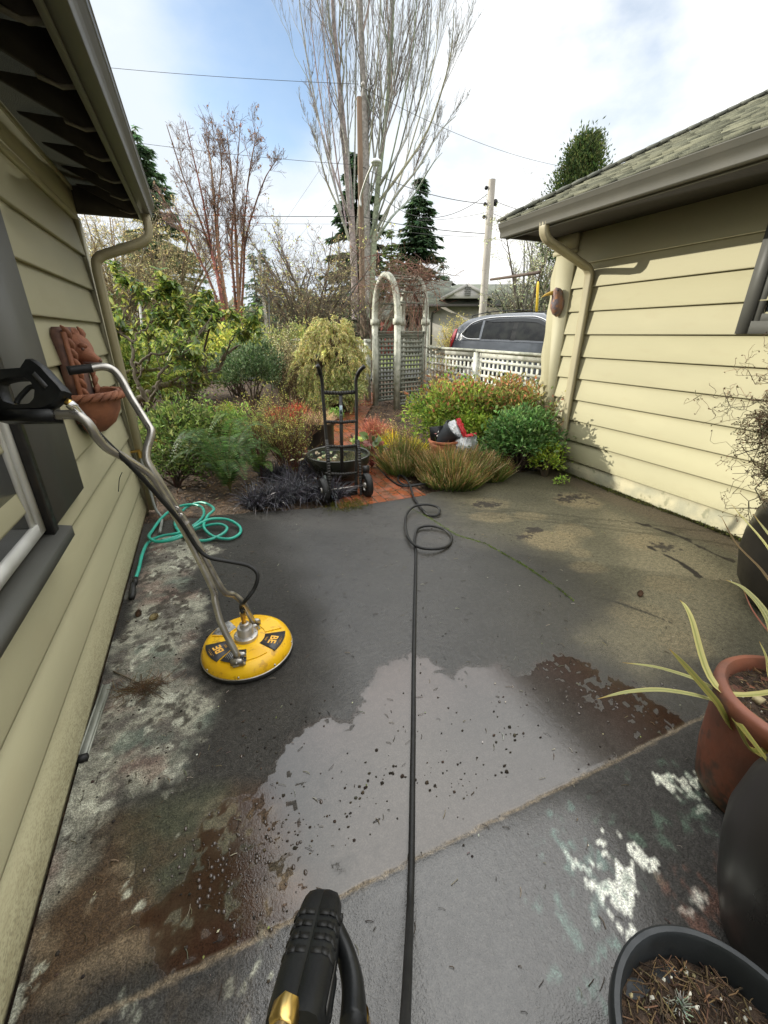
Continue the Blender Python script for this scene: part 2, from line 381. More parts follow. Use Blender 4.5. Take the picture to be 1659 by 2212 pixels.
def lay(mask, col):
    global C
    C = C*(1-mask[..., None])+mask[..., None]*np.array(col)
# right, half dry, sunlit concrete: olive grey with sand
sdR = sm(X+.9*n3+.35*n1+.10*(Y-2), 1.9, 2.75)*sm(Y, .66, .74)
lay(sdR*.95, (.082, .075, .047)); C *= (1+.5*n1*sdR)[..., None]; RGH += sdR*.16
lay(sm(poly_sd([(1290, 1090), (1500, 1180), (1640, 1290), (1560, 1420), (1400, 1470), (1250, 1380), (1380, 1250)])+.25*n1, -.1, .2)*.7, (.165, .143, .088))
for px, py, rx, ry, a in ((1185, 1165, 75, 26, 1), (1240, 1080, 62, 20, 1), (1060, 1118, 52, 13, .7), (1255, 1195, 28, 13, .6), (1235, 1145, 50, 20, .7), (1270, 1225, 52, 16, .7), (1440, 1262, 60, 22, .7), (1145, 1115, 40, 11, .6), (1390, 1170, 62, 20, .8), (1390, 1330, 90, 32, .5), (1480, 1390, 60, 30, .6), (1050, 1085, 60, 18, .5)):
    c = G(px, py)[:2]; w_ = np.linalg.norm(G(px+rx, py)[:2]-c); h_ = np.linalg.norm(G(px, py+ry)[:2]-c)
    d = RT[:2]; dl = (X-c[0])*d[0]+(Y-c[1])*d[1]; df = (X-c[0])*FH[0]+(Y-c[1])*FH[1]
    r = np.sqrt((dl/w_)**2+(df/h_)**2)+.7*n1+.4*n2
    lay(sm(r, 1.05, .6)*.62*a, (.18, .145, .082)); RGH += .3*a*sm(r, 1.05, .65)
for px, py, rx, ry in ((1236, 1076, 32, 9), (1155, 1142, 22, 8), (1130, 1160, 20, 6), (1050, 1088, 30, 6), (1435, 1182, 22, 9), (400, 1280, 42, 22), (440, 1345, 24, 18), (365, 1200, 60, 12), (322, 1480, 40, 10)):
    c = G(px, py)[:2]; w_ = np.linalg.norm(G(px+rx, py)[:2]-c); h_ = np.linalg.norm(G(px, py+ry)[:2]-c)
    dl = (X-c[0])*RT[0]+(Y-c[1])*RT[1]; df = (X-c[0])*FH[0]+(Y-c[1])*FH[1]
    r = np.sqrt((dl/w_)**2+(df/h_)**2)+1.6*n2+2.2*n4+1.5*n6
    lay(sm(r, 1.0, .6)*.85, (.022, .018, .016))
# dark damp strip beside the right wall with the long dark crack
lay(sm(X+.15*n1, 3.55, 3.8)*.6, (.085, .062, .04))
for pl, wd in (([(1362, 1124), (1420, 1143), (1470, 1160), (1530, 1190), (1580, 1212)], .016), ([(1400, 1180), (1450, 1205), (1500, 1235)], .012), ([(1460, 1210), (1480, 1222), (1510, 1245)], .014)):
    P = [G(*p)[:2] for p in pl]; D = np.full(shape, 9.)
    for a, b in zip(P, P[1:]):
        e = b-a; t = np.clip(((X-a[0])*e[0]+(Y-a[1])*e[1])/(e@e), 0, 1); D = np.minimum(D, np.hypot(X-a[0]-t*e[0], Y-a[1]-t*e[1]))
    lay(sm(D+.07*n2+.05*n4, wd*1.5, wd*.6)*.95, (.014, .011, .009))
# left strip: unwashed, pale lichen with peeling paint
sdl = poly_sd([(340, 1150), (440, 1190), (425, 1260), (455, 1330), (440, 1400), (455, 1480), (440, 1560), (370, 1660), (300, 1730), (200, 1830), (130, 1930), (60, 2040), (-150, 2300), (-260, 2200), (60, 1900), (200, 1480), (290, 1230)])
ml = sm(sdl+.30*n1+.25*n7+.16*n4, -.05, .10)
base = np.array([.205, .20, .16])+np.zeros(shape+(3,))
f = sm(n7+.5*n4, -.03, .10); base = base*(1-f[..., None])+f[..., None]*np.array([.29, .285, .225])
f = sm(n5, .03, .16); base = base*(1-f[..., None])+f[..., None]*np.array([.115, .105, .088])
f = sm(fbm(shape, 121, (20, 16), 5)-.5, .05, .22)*.6; base = base*(1-f[..., None])+f[..., None]*np.array([.17, .105, .085])
f = sm(fbm(shape, 151, (26, 24), 5)-.5, .10, .25)*.45; base = base*(1-f[..., None])+f[..., None]*np.array([.10, .15, .12])
f = sm(n2+n4+.8*n6, .24, .34)*.85; base = base*(1-f[..., None])+f[..., None]*np.array([.045, .038, .03])
f = sm(fbm(shape, 171, (90, 90), 3)-.5+.25*n7, .22, .28)*.8; base = base*(1-f[..., None])+f[..., None]*np.array([.42, .42, .34])
C = C*(1-ml[..., None])+ml[..., None]*base; RGH = RGH*(1-ml)+ml*.8
# brownish dirt on the near left
mbn = sm(poly_sd([(250, 1740), (420, 1690), (560, 1700), (640, 1800), (650, 1940), (560, 2020), (330, 2130), (120, 2260), (-80, 2300), (60, 2010), (150, 1900)])+.28*n1+.12*n2, -.03, .12)
b2 = np.array([.062, .038, .020])+np.zeros(shape+(3,))
f = sm(n5+.4*n2, .0, .16)*.8; b2 = b2*(1-f[..., None])+f[..., None]*np.array([.16, .12, .075])
f = sm(fbm(shape, 201, (14, 10), 5)-.5, .05, .25)*.4; b2 = b2*(1-f[..., None])+f[..., None]*np.array([.035, .075, .05])
f = sm(fbm(shape, 231, (12, 10), 5)-.5, .05, .2)*.6; b2 = b2*(1-f[..., None])+f[..., None]*np.array([.10, .042, .032])
f = sm(fbm(shape, 261, (60, 50), 4)-.5+.3*n1, .20, .24)*sm(X, -.20, -.42)*.9; b2 = b2*(1-f[..., None])+f[..., None]*np.array([.40, .40, .31])
C = C*(1-mbn[..., None])+mbn[..., None]*b2
# slab nearer than the joint
JY = .715
near = sm(Y, JY+.005, JY-.005)
lay(near*.5, (.055, .052, .049))
for poly, col, th in (([(1290, 1880), (1360, 1800), (1440, 1850), (1450, 1910), (1390, 1960), (1310, 1950)], (.78, .78, .68), .0),
                      ([(1430, 1700), (1490, 1660), (1530, 1680), (1540, 1760), (1500, 1750), (1470, 1720)], (.72, .72, .60), .02),
                      ([(1200, 1800), (1260, 1850), (1290, 1960), (1250, 2080), (1215, 2000), (1235, 1930)], (.12, .20, .165), .0),
                      ([(1290, 1790), (1450, 1690), (1540, 1760), (1440, 1860), (1300, 1880)], (.10, .15, .11), .02),
                      ([(1480, 1950), (1550, 1850), (1620, 1960), (1600, 2120), (1500, 2060)], (.17, .085, .06), .0),
                      ([(280, 2150), (420, 2080), (560, 2040), (640, 2000), (660, 2020), (540, 2080), (400, 2150), (250, 2230)], (.30, .31, .25), .09),
                      ([(520, 2130), (580, 2090), (600, 2110), (560, 2180)], (.36, .36, .28), .05),
                      ([(360, 2160), (520, 2100), (600, 2130), (560, 2260), (300, 2290)], (.05, .04, .03), .0)):
    sd_ = poly_sd(poly)
    streak = fbm(shape, 300+len(poly)+int(100*col[0]), (70, 110), 4)-.5
    big = col[0] > .3
    lay(sm(sd_+(.34 if big else .55)*streak+.22*n6+.14*n1, th+.015, th+(.03 if big else .10))*(.95 if big else .6), col)
# joint line: tan sand
jd = np.abs(Y-JY-.004*n2)
lay(sm(jd, .010, .004)*(.8+.6*n1).clip(.55, 1)*.9, (.20, .155, .10))
# the mossy crack across the middle
P = [G(*p)[:2] for p in ((845, 1072), (880, 1095), (930, 1120), (985, 1155), (1050, 1175), (1130, 1220), (1205, 1270))]
P2 = [G(*p)[:2] for p in ((1205, 1270), (1260, 1285), (1330, 1300), (1400, 1325), (1450, 1345))]
P3 = [G(*p)[:2] for p in ((1205, 1270), (1235, 1310), (1270, 1350), (1310, 1390))]
for pl, wd, col in ((P, .007, (.05, .07, .012)), (P2, .005, (.03, .027, .02)), (P3, .004, (.03, .027, .02))):
    D = np.full(shape, 9.)
    for a, b in zip(pl, pl[1:]):
        e = b-a; t = np.clip(((X-a[0])*e[0]+(Y-a[1])*e[1])/(e@e), 0, 1); D = np.minimum(D, np.hypot(X-a[0]-t*e[0], Y-a[1]-t*e[1]))
    lay(sm(D+.05*n1, wd*1.5, wd*.6), col)
# puddle film
pud = poly_sd([(300, 1985), (360, 1880), (430, 1790), (490, 1745), (560, 1715), (598, 1650), (622, 1580), (700, 1556), (758, 1565), (790, 1480), (830, 1432), (888, 1412), (945, 1445), (985, 1480), (1005, 1440), (1080, 1440), (1120, 1462), (1180, 1432), (1215, 1418), (1280, 1452), (1340, 1480), (1440, 1530), (1530, 1580), (1100, 1810), (740, 2000), (560, 2090), (430, 2130), (330, 2090)])
wet = sm(pud+.13*n1+.07*n2+.05*n4+.03*n6, -.035, .035)
edgeb = sm(X, .55, -.2)+sm(X, 1.15, 1.6); ind = sm(n6+.35*n4+.035*edgeb, .17, .23)*np.maximum(sm(-pud, -.07, -.0), edgeb*sm(-pud, -.55, -.05))      # grit stands out of the film towards its rim
wet = np.clip(wet-ind*.95, 0, 1)*sm(Y-.004*n2, JY+.003, JY+.009)
pud2 = sm(poly_sd([(590, 1530), (640, 1490), (650, 1510), (610, 1560)])+.05*n1, -.02, .02)
lay(wet*.8*(sm(X, .12, -.1)+sm(X, 1.25, 1.5)), (.034, .014, .007))  # dark eave reflection painted into the muddy brown at both ends
damp = near*sm(poly_sd([(600, 2060), (900, 1900), (1250, 1780), (1310, 1960), (1290, 2300), (500, 2300)])+.3*n3+.1*n1, -.18, .10)
mud = np.array([.088, .077, .068])
fm = wet*(.7+.5*n3)*sm(X, -.05, .3)*sm(X, 1.75, 1.3)
mudc = mud*(1+.9*n3+.5*n1)[..., None]*np.stack([1+.14*sm(Y, 1.0, 1.5), 1+0*Y, 1+0*Y], -1)
C = C*(1-fm[..., None])+fm[..., None]*mudc
halo = sm(pud+.12*n1, -.30, .0)*(1-wet)*sm(X, .15, .35)*sm(X, 2.1, 1.6)*(1-near)
midw = sm(X+.5*n3, .15, .6)*sm(X+.5*n3, 2.6, 1.6)*(1-near)*.62
dampa = np.clip(np.maximum(np.maximum(damp*.9, halo*.55), midw), 0, 1)
RGH = RGH*(1-dampa)+dampa*(.24-.07*near+.22*n1+.16*n4+.1*n6)
RGH = np.clip(RGH, .12, .95)
Z = np.full(shape, 0.)-.006*sm(jd, .008, .002)
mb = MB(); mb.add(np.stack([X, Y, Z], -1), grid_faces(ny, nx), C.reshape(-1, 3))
# skirt at the far edge
k = np.arange(nx); top = np.stack([X[-1], Y[-1], Z[-1]], -1); bot = top-np.array([0, 0, .12])
mb.add(np.concatenate([top, bot]), np.stack([k[:-1], k[1:], k[1:]+nx, k[:-1]+nx], 1), (.1, .09, .07))
PATIO = bpy.data.materials.new('wet_concrete'); PATIO.use_nodes = True
t = PATIO.node_tree; nd = t.nodes; l = t.links.new; b = nd['Principled BSDF']
at = nd.new('ShaderNodeAttribute'); at.attribute_name = 'col'; aw = nd.new('ShaderNodeAttribute'); aw.attribute_name = 'wet'; ar = nd.new('ShaderNodeAttribute'); ar.attribute_name = 'rgh'
tc2 = nd.new('ShaderNodeTexCoord')
def pn(s, d=4, r=.55):
    n = nd.new('ShaderNodeTexNoise'); n.inputs['Scale'].default_value = s; n.inputs['Detail'].default_value = d; n.inputs['Roughness'].default_value = r; l(tc2.outputs['Object'], n.inputs['Vector']); return n.outputs[0]
def pr(v, a, c, d=0., e=1.):
    r = nd.new('ShaderNodeMapRange'); r.interpolation_type = 'SMOOTHSTEP'; l(v, r.inputs[0])
    for i, q in zip((1, 2, 3, 4), (a, c, d, e)): r.inputs[i].default_value = q
    return r.outputs[0]
def pm(op, a, c):
    n = nd.new('ShaderNodeMath'); n.operation = op
    for i, v in enumerate((a, c)):
        if isinstance(v, (int, float)): n.inputs[i].default_value = v
        else: l(v, n.inputs[i])
    return n.outputs[0]
fine = pn(190, 5, .6); mid = pn(38, 5, .6)
wetm = pr(pm('ADD', aw.outputs['Fac'], pm('MULTIPLY', pm('SUBTRACT', mid, .5), .55)), .38, .62)
grit = pn(95, 3, .6); mul = pm('MULTIPLY', pm('MULTIPLY', pr(fine, .35, .65, .68, 1.36), pr(grit, .36, .66, .82, 1.2)), pr(mid, .3, .7, .75, 1.25))
mulw = nd.new('ShaderNodeMix'); l(pm('MULTIPLY', wetm, .6), mulw.inputs[0]); l(mul, mulw.inputs[2]); mulw.inputs[3].default_value = 1.
sca = nd.new('ShaderNodeVectorMath'); sca.operation = 'SCALE'; l(at.outputs['Color'], sca.inputs[0]); l(mulw.outputs[0], sca.inputs['Scale'])
l(sca.outputs[0], b.inputs['Base Color'])
rm = nd.new('ShaderNodeMix'); l(wetm, rm.inputs[0]); l(pm('ADD', ar.outputs['Fac'], pr(fine, .3, .7, -.1, .1)), rm.inputs[2]); rm.inputs[3].default_value = .085
l(rm.outputs[0], b.inputs['Roughness'])
ad = nd.new('ShaderNodeAttribute'); ad.attribute_name = 'damp'; l(pm('MAXIMUM', pr(wetm, 0, 1, .25, .70), pm('ADD', pm('MULTIPLY', ad.outputs['Fac'], .78), .2)), b.inputs['Specular IOR Level'])
bm_ = nd.new('ShaderNodeBump'); bm_.inputs['Distance'].default_value = .006
l(pm('ADD', pm('ADD', pm('MULTIPLY', fine, .5), pm('MULTIPLY', grit, .7)), mid), bm_.inputs['Height']); l(pm('MULTIPLY', pr(wetm, 0, 1, .8, .08), pm('SUBTRACT', 1., pm('MULTIPLY', ad.outputs['Fac'], .66))), bm_.inputs['Strength']); l(bm_.outputs[0], b.inputs['Normal'])
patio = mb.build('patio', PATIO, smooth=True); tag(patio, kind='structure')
for nm, arr in (('wet', wet), ('rgh', RGH), ('damp', dampa)):
    a = patio.data.attributes.new(nm, 'FLOAT', 'POINT'); full = np.concatenate([arr.ravel(), np.zeros(2*nx)+.5 if nm == 'rgh' else np.zeros(2*nx)])
    a.data.foreach_set('value', full.astype(np.float32))

# brick path
BRICK = bpy.data.materials.new('wet_brick'); BRICK.use_nodes = True
t = BRICK.node_tree; nd = t.nodes; l = t.links.new; b = nd['Principled BSDF']; tc2 = nd.new('ShaderNodeTexCoord')
mp2 = nd.new('ShaderNodeMapping'); mp2.inputs['Rotation'].default_value = (0, 0, radians(90)); l(tc2.outputs['Object'], mp2.inputs[0])
br = nd.new('ShaderNodeTexBrick'); l(mp2.outputs[0], br.inputs[0]); br.inputs['Scale'].default_value = 1
br.inputs['Brick Width'].default_value = .21; br.inputs['Row Height'].default_value = .105; br.inputs['Mortar Size'].default_value = .006
br.inputs['Color1'].default_value = (.30, .085, .035, 1); br.inputs['Color2'].default_value = (.20, .06, .028, 1); br.inputs['Mortar'].default_value = (.055, .04, .025, 1)
nn = pn(7, 5); mx = nd.new('ShaderNodeMix'); mx.data_type = 'RGBA'; l(pr(nn, .42, .66, 0, .75), mx.inputs[0]); l(br.outputs[0], mx.inputs[6]); mx.inputs[7].default_value = (.11, .06, .032, 1)
l(mx.outputs[2], b.inputs['Base Color']); l(pr(pn(5), .35, .65, .12, .5), b.inputs['Roughness'])
bb = nd.new('ShaderNodeBump'); bb.inputs['Strength'].default_value = .5; bb.inputs['Distance'].default_value = .01; l(br.outputs['Fac'], bb.inputs['Height']); bb.invert = True; l(bb.outputs[0], b.inputs['Normal'])
cl_ = cr([(1.55, 3.70), (1.55, 4.6), (1.62, 5.6), (1.95, 6.9), (2.7, 8.4), (3.6, 10)], 10); V = []
tn = unit(np.gradient(cl_, axis=0)); nr = np.stack([tn[:, 1], -tn[:, 0]], 1)
wv = np.linspace(-.48, .48, 9); V = cl_[:, None]+nr[:, None]*wv[None, :, None]
V = np.concatenate([V, (gz(V[..., 0], V[..., 1])+.002)[..., None]], -1)
V[..., 2] = np.maximum(V[..., 2], -.012+.0*V[..., 2])
mb = MB(); mb.add(V, grid_faces(len(cl_), 9)); tag(mb.build('brick_path', BRICK, smooth=True), kind='structure')

# ------------------------------------------------------------------ houses
LAPZ = [.19+.234*k for k in range(10)]
def lap_wall(mb, x, sgn, y0, y1, zs, ztop):             # lapped boards on the plane x, facing sgn
    for k, z in enumerate(zs):
        z1 = zs[k+1] if k+1 < len(zs) else ztop
        a, b_ = x+sgn*.033, x+sgn*.006
        P = [(x, y0, z), (a, y0, z), (a-sgn*.001, y0, z+.008), (b_, y0, z1+.002), (x, y0, z1+.002)]
        if sgn < 0: P = P[::-1]
        c = random.uniform(.93, 1.03); mb.prism(P, (0, y1-y0, 0), (c, c, c*random.uniform(.97, 1.01)))
def gutter(mb, xo, zt, sgn, y0, y1):                    # K-style trough; sgn: outward direction
    prof = [(0, 0), (.078, -.002), (.081, .005), (.079, .009), (.082, .044), (.090, .060), (.102, .074), (.108, .083), (.112, .086), (.112, .120), (.116, .123), (.116, .130), (.106, .130), (.104, .09), (.09, .07), (.07, .05), (.0, .012)]
    P = [(xo-sgn*(.116-a), y0, zt-.128+z) for a, z in prof]
    if sgn < 0: P = P[::-1]
    mb.prism(P, (0, y1-y0, 0))
    mb.box((xo-sgn*.115, y1, zt-.128), (xo-sgn*.035, y1+.004, zt-.01))
def spout(mb, pts, w, d, ref):                          # rectangular corrugated downspout along points
    P = np.array(pts, float); T = unit(np.gradient(P, axis=0)); r = np.array(ref, float); V = []
    o = [(-1, -1), (-.5, -.86), (0, -1), (.5, -.86), (1, -1), (1, 1), (.5, .86), (0, 1), (-.5, .86), (-1, 1)]
    for p, tt in zip(P, T):
        b_ = unit(np.cross(tt, r)); V.append([p+r*w/2*a+b_*d/2*c for a, c in o])
    n = len(o); F = [(i*n+j, i*n+(j+1) % n, (i+1)*n+(j+1) % n, (i+1)*n+j) for i in range(len(P)-1) for j in range(n)]
    F += [tuple(range(n))[::-1], tuple(range((len(P)-1)*n, len(P)*n))]
    mb.add(np.array(V).reshape(-1, 3), F)
def shingles(mb, x0, z0, slope, sgn, y0, y1, n, step=.13, seed=3):
    r = np.random.default_rng(seed); L = hypot(1, slope); ux, uz = sgn/L, slope/L
    for k in range(n):
        a = k*step; y = y0-r.random()*.2
        while y < y1:
            w_ = .16+.16*r.random(); ya, yb = max(y, y0), min(y+w_, y1-.0005); y += w_+.004
            if yb-ya < .02: continue
            th = .016+.012*r.random(); s = a-.006*r.random(); e = a+step+.03
            c = .75+.5*r.random()
            P = [(x0+ux*s-uz*th*sgn*1.0, ya, z0+uz*s+th), (x0+ux*s, ya, z0+uz*s), (x0+ux*e, ya, z0+uz*e), (x0+ux*e, ya, z0+uz*e+.006)]
            if sgn > 0: P = P[::-1]
            mb.prism(P, (0, yb-ya, 0), (c, c, c*.97))
# --- right house
YE = 4.36
rh = thing('house', 'sunlit tan house with grey shingle roof and scalloped corner board at right', 'house', (7, 0, 0))
mb = MB(); lap_wall(mb, 4.0, -1, -5, YE-.0, LAPZ, 2.62); mb.box((4.0, -5, .186), (10, YE-.002, 2.9)); mb.build('siding', SIDING, rh)
mb = MB(); mb.prism([(4.0, -5, -.15), (3.985, -5, .186), (9.9, -5, .186), (9.9, -5, -.15)], (0, 5+YE-.03, 0)); mb.build('foundation', SIDINGD, rh)
mb = MB(); ys_ = np.linspace(.02, 2.42, 100)
sc_ = 4.385+.012*np.sin(ys_*15+.5*np.sin(ys_*6))+.010*np.sin(ys_*8.3+2)+.012*np.sin(ys_*4.1)
poly = [(3.960, 4.085, .02)]+[(3.960, a, z) for a, z in zip(sc_, ys_)]+[(3.960, 4.085, 2.42)]
mb.prism(poly, (.036, 0, 0)); mb.box((3.948, 4.07, 2.42), (3.999, 4.42, 2.455)); mb.box((3.95, 4.085, 2.455), (3.999, 4.40, 2.62)); mb.build('corner_board', SIDING, rh)
mb = MB(); mb.box((3.30, -5, 2.60), (4.3, 4.455, 2.618)); mb.prism([(3.32, 4.40, 2.56), (3.95, 4.40, 2.56), (4.4, 4.40, 2.6), (4.4, 4.40, 3.05), (3.32, 4.40, 2.68)], (0, .06, 0)); mb.build('soffit', EAVEWOOD, rh)
mb = MB(); mb.box((3.30, -5, 2.55), (3.326, 4.46, 2.70)); mb.build('fascia', DTRIM, rh)
mb = MB(); gutter(mb, 3.20, 2.69, -1, -5, 4.48); mb.build('gutter', DTRIM, rh)
mb = MB(); shingles(mb, 3.235, 2.70, .43, 1, -2.5, 4.50, 40); mb.box((3.3, 4.44, 2.66), (3.32, 4.50, 2.7))
Lr = 5.6; mb.prism([(3.3, -5, 2.69), (3.3, 4.48, 2.69), (3.3+Lr, 4.48, 2.69+Lr*.43), (3.3+Lr, -5, 2.69+Lr*.43)], (0, 0, -.05), (.7, .7, .7))
for k in range(26):                                    # thick cap shingles along the rake
    a = k*.22; x_ = 3.22+a/hypot(1, .43); z_ = 2.715+a*.43/hypot(1, .43)
    mb.bar((x_, 4.46, z_+.012), (x_+.225, 4.46, z_+.225*.43+.032), .14, .024, col=(.55, .55, .55))
mb.build('roof', SHINGLE, rh)
mb = MB(); yw = 3.82
path = [(3.26, yw, 2.60), (3.26, yw, 2.54)]+list(cr([(3.27, yw, 2.50), (3.31, yw-.0, 2.455), (3.36, yw, 2.43)], 5))+[(3.6, yw, 2.345), (3.86, yw, 2.25)]+list(cr([(3.90, yw, 2.23), (3.935, yw, 2.19), (3.945, yw, 2.13)], 5))+[(3.945, yw, .45)]+list(cr([(3.945, yw, .36), (3.92, yw+.03, .27), (3.86, yw+.07, .19), (3.79, yw+.11, .15)], 5))
spout(mb, path, .085, .050, (0, 1, 0)); mb.build('downspout', SPOUT, rh)
mb = MB(); mb.tube(cr([(3.81, yw+.10, .16), (3.75, yw+.14, .12), (3.72, yw+.16, .04), (3.71, yw+.165, -.04)], 5), [.045+.006*(i % 2) for i in range(16)], 12); mb.build('drain_pipe', RUBBER, rh)
# window frame at the right border
win = MB()
for a, b_, x0, x1 in ((2.26, 2.17, 3.955, 4.0), (2.17, 2.12, 3.968, 4.0)):
    win.box((x0, b_, 1.60), (x1, a, 2.45))
    win.box((x0, .9, 1.60 if a > 2.2 else 1.69), (x1, b_-.0005, 1.69-.0005 if a > 2.2 else 1.74))
wf = win.build('window', DTRIM2, rh)
PANE = mat('window_glass', (.012, .015, .016), (.02, .024, .025), scale=2, rough=.04, spec=.22)
mb = MB(); mb.box((3.985, .95, 1.745), (4.0, 2.115, 2.45)); mb.build('pane', PANE, wf)

# --- left house
XW = -.70; YL = 4.50
lh = thing('house', 'shaded tan lap sided house at left with open dark eaves, shutter and downspout', 'house', (-4, 0, 0))
LZ = [.03+.236*k for k in range(11)]
mb = MB(); lap_wall(mb, XW-.030, 1, -5, YL-.14, LZ, 2.395); mb.box((-7, -5, -.1), (XW-.027, YL-.004, 2.9)); mb.build('siding', SIDING, lh)
mb = MB(); mb.box((XW-.026, YL-.14, -.02), (XW+.006, YL, 2.395)); mb.build('corner_board', SIDING, lh)
mb = MB(); mb.box((XW-.026, -5, 2.397), (XW+.004, YL, 2.425)); mb.box((XW-.026, -5, 2.425), (XW-.008, YL, 2.60)); mb.box((XW-.026, -5, 2.60), (XW+.002, YL-.002, 2.64)); mb.build('frieze_board', SIDING, lh)
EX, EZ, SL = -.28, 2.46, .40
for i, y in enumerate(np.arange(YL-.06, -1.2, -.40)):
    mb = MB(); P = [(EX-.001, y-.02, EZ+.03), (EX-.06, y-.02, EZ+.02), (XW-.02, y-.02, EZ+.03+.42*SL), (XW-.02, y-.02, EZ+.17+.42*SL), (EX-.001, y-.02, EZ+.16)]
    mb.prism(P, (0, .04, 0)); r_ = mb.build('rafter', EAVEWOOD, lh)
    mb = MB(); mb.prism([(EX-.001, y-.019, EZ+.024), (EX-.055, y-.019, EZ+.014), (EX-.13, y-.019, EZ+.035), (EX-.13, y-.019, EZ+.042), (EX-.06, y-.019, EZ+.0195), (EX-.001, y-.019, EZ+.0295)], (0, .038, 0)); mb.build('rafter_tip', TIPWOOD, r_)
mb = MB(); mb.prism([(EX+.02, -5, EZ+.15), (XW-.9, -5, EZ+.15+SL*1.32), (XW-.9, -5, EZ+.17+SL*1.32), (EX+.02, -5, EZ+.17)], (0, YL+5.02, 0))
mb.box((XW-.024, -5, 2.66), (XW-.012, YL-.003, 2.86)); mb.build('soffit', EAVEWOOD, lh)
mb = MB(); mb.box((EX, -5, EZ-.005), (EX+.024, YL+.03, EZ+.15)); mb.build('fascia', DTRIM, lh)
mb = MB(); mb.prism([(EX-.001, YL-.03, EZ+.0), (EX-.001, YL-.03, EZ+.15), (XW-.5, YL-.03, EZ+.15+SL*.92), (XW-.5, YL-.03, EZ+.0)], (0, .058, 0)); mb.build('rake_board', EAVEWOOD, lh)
mb = MB(); gutter(mb, EX+.125, EZ+.135, 1, -5, YL+.08); mb.build('gutter', DTRIM, lh)
mb = MB(); shingles(mb, EX+.07, EZ+.175, SL, -1, 1.0, YL+.06, 6, seed=8)
mb.prism([(EX+.03, -5, EZ+.172), (-4.5, -5, EZ+.172+SL*4.25), (-9, -5, EZ+.172), ], (0, YL+5.04, 0), (.7, .7, .7)); mb.build('roof', SHINGLE, lh)
yw = 4.36
P = [(-.225, yw+.02, EZ+.02), (-.225, yw+.02, EZ-.05)]+list(cr([(-.225, yw+.02, EZ-.09), (-.245, yw+.02, EZ-.15), (-.30, yw+.02, EZ-.19)], 5))+[(-.42, yw+.01, EZ-.235), (-.56, yw, EZ-.285)]+list(cr([(-.60, yw, EZ-.30), (-.635, yw, EZ-.34), (-.645, yw, EZ-.41)], 5))+[(-.645, yw, .02)]
mb = MB(); spout(mb, P, .085, .06, (0, 1, 0)); mb.build('downspout', SPOUT, lh)
# shutter and window
mb = MB(); mb.box((XW-.01, 2.02, .85), (XW+.03, 2.53, 2.15)); mb.build('shutter', DTRIM2, lh)
wf = MB(); wf.box((XW-.01, 1.955, .80), (XW+.035, 2.018, 2.15)); wf.box((XW-.01, .4, 2.08), (XW+.035, 1.9545, 2.15))
wfo = wf.build('window', BLACKMETAL, lh)
mb = MB(); mb.box((XW-.012, 1.90, .86), (XW+.012, 1.9535, 2.0)); mb.box((XW-.012, .5, .86), (XW+.012, 1.8995, .91)); mb.box((XW-.013, 1.865, .9105), (XW+.004, 1.8995, 2.0)); mb.build('sash', WHITE, wfo)
mb = MB(); mb.box((XW-.02, .5, .9105), (XW-.006, 1.864, 2.0)); mb.build('pane', PANE, wfo)
mb = MB(); mb.prism([(XW-.01, .4, .785), (XW+.07, .4, .78), (XW+.07, .4, .825), (XW-.01, .4, .845)], (0, 1.66, 0)); mb.build('sill', DTRIM2, wfo)

# ------------------------------------------------------------------ fixed and loose things on the patio
# bear planter on the left wall
BP = thing('wall_planter', 'terracotta bear head wall planter with half bowl hung on the shaded siding', 'planter', (XW, 3.07, 1.0))
TERRAD = mat('sooty_terracotta', (.20, .10, .07), (.10, .055, .045), scale=14, rough=.8, bump=.4, bscale=50)
mb = MB(); mb.prism([(XW-.01, 2.90, 1.12), (XW-.01, 2.88, 1.60), (XW-.01, 2.93, 1.635), (XW-.01, 3.20, 1.635), (XW-.01, 3.26, 1.60), (XW-.01, 3.24, 1.12)], (.055, 0, 0)); mb.build('back_plaque', TERRAD, BP)
def rope(mb, pts, size, step, lean, out):               # overlapping leaf scrolls in a row
    Q = cr(pts, 12); L = np.concatenate([[0], np.cumsum(np.linalg.norm(np.diff(Q, axis=0), axis=1))])
    for s_ in np.arange(0, L[-1], step):
        p = np.array([np.interp(s_, L, Q[:, i]) for i in range(3)]); q = np.array([np.interp(min(L[-1], s_+.02), L, Q[:, i]) for i in range(3)])
        t_ = unit(q-p) if np.linalg.norm(q-p) > 1e-5 else np.array([0, 0, 1.]); d = unit(t_+np.array(lean))
        mb.tube([p-d*size, p-d*size*.5+np.array(out)*.012, p+np.array(out)*.016, p+d*size*.6+np.array(out)*.01, p+d*size*1.1], [.006, size*.42, size*.5, size*.32, .004], 8, ax=(1, .75))
mb = MB()
rope(mb, [(XW+.05, 2.905, 1.60), (XW+.055, 2.905, 1.35), (XW+.05, 2.92, 1.12)], .045, .052, (.15, .4, 0), (1, 0, 0))
mb.tube([(XW+.05, 2.885, 1.61), (XW+.05, 2.89, 1.12)], .014, 8); mb.tube([(XW+.05, 2.93, 1.63), (XW+.05, 2.935, 1.12)], .010, 8); mb.build('leaf_border', TERRA, BP, smooth=True); mb = MB()
rope(mb, [(XW+.05, 3.235, 1.60), (XW+.055, 3.235, 1.35), (XW+.05, 3.225, 1.20)], .042, .052, (.15, -.4, 0), (1, 0, 0))
mb.build('leaf_border', TERRA, BP, smooth=True)
mb = MB()
bh_ = [(122, 750, 2.47, 37), (140, 751, 2.455, 38), (158, 753, 2.44, 36), (172, 757, 2.43, 31), (181, 763, 2.425, 24), (189, 769, 2.42, 18), (199, 774, 2.42, 13), (209, 778, 2.42, 9), (216, 780, 2.42, 6.5), (219, 781, 2.42, 2)]
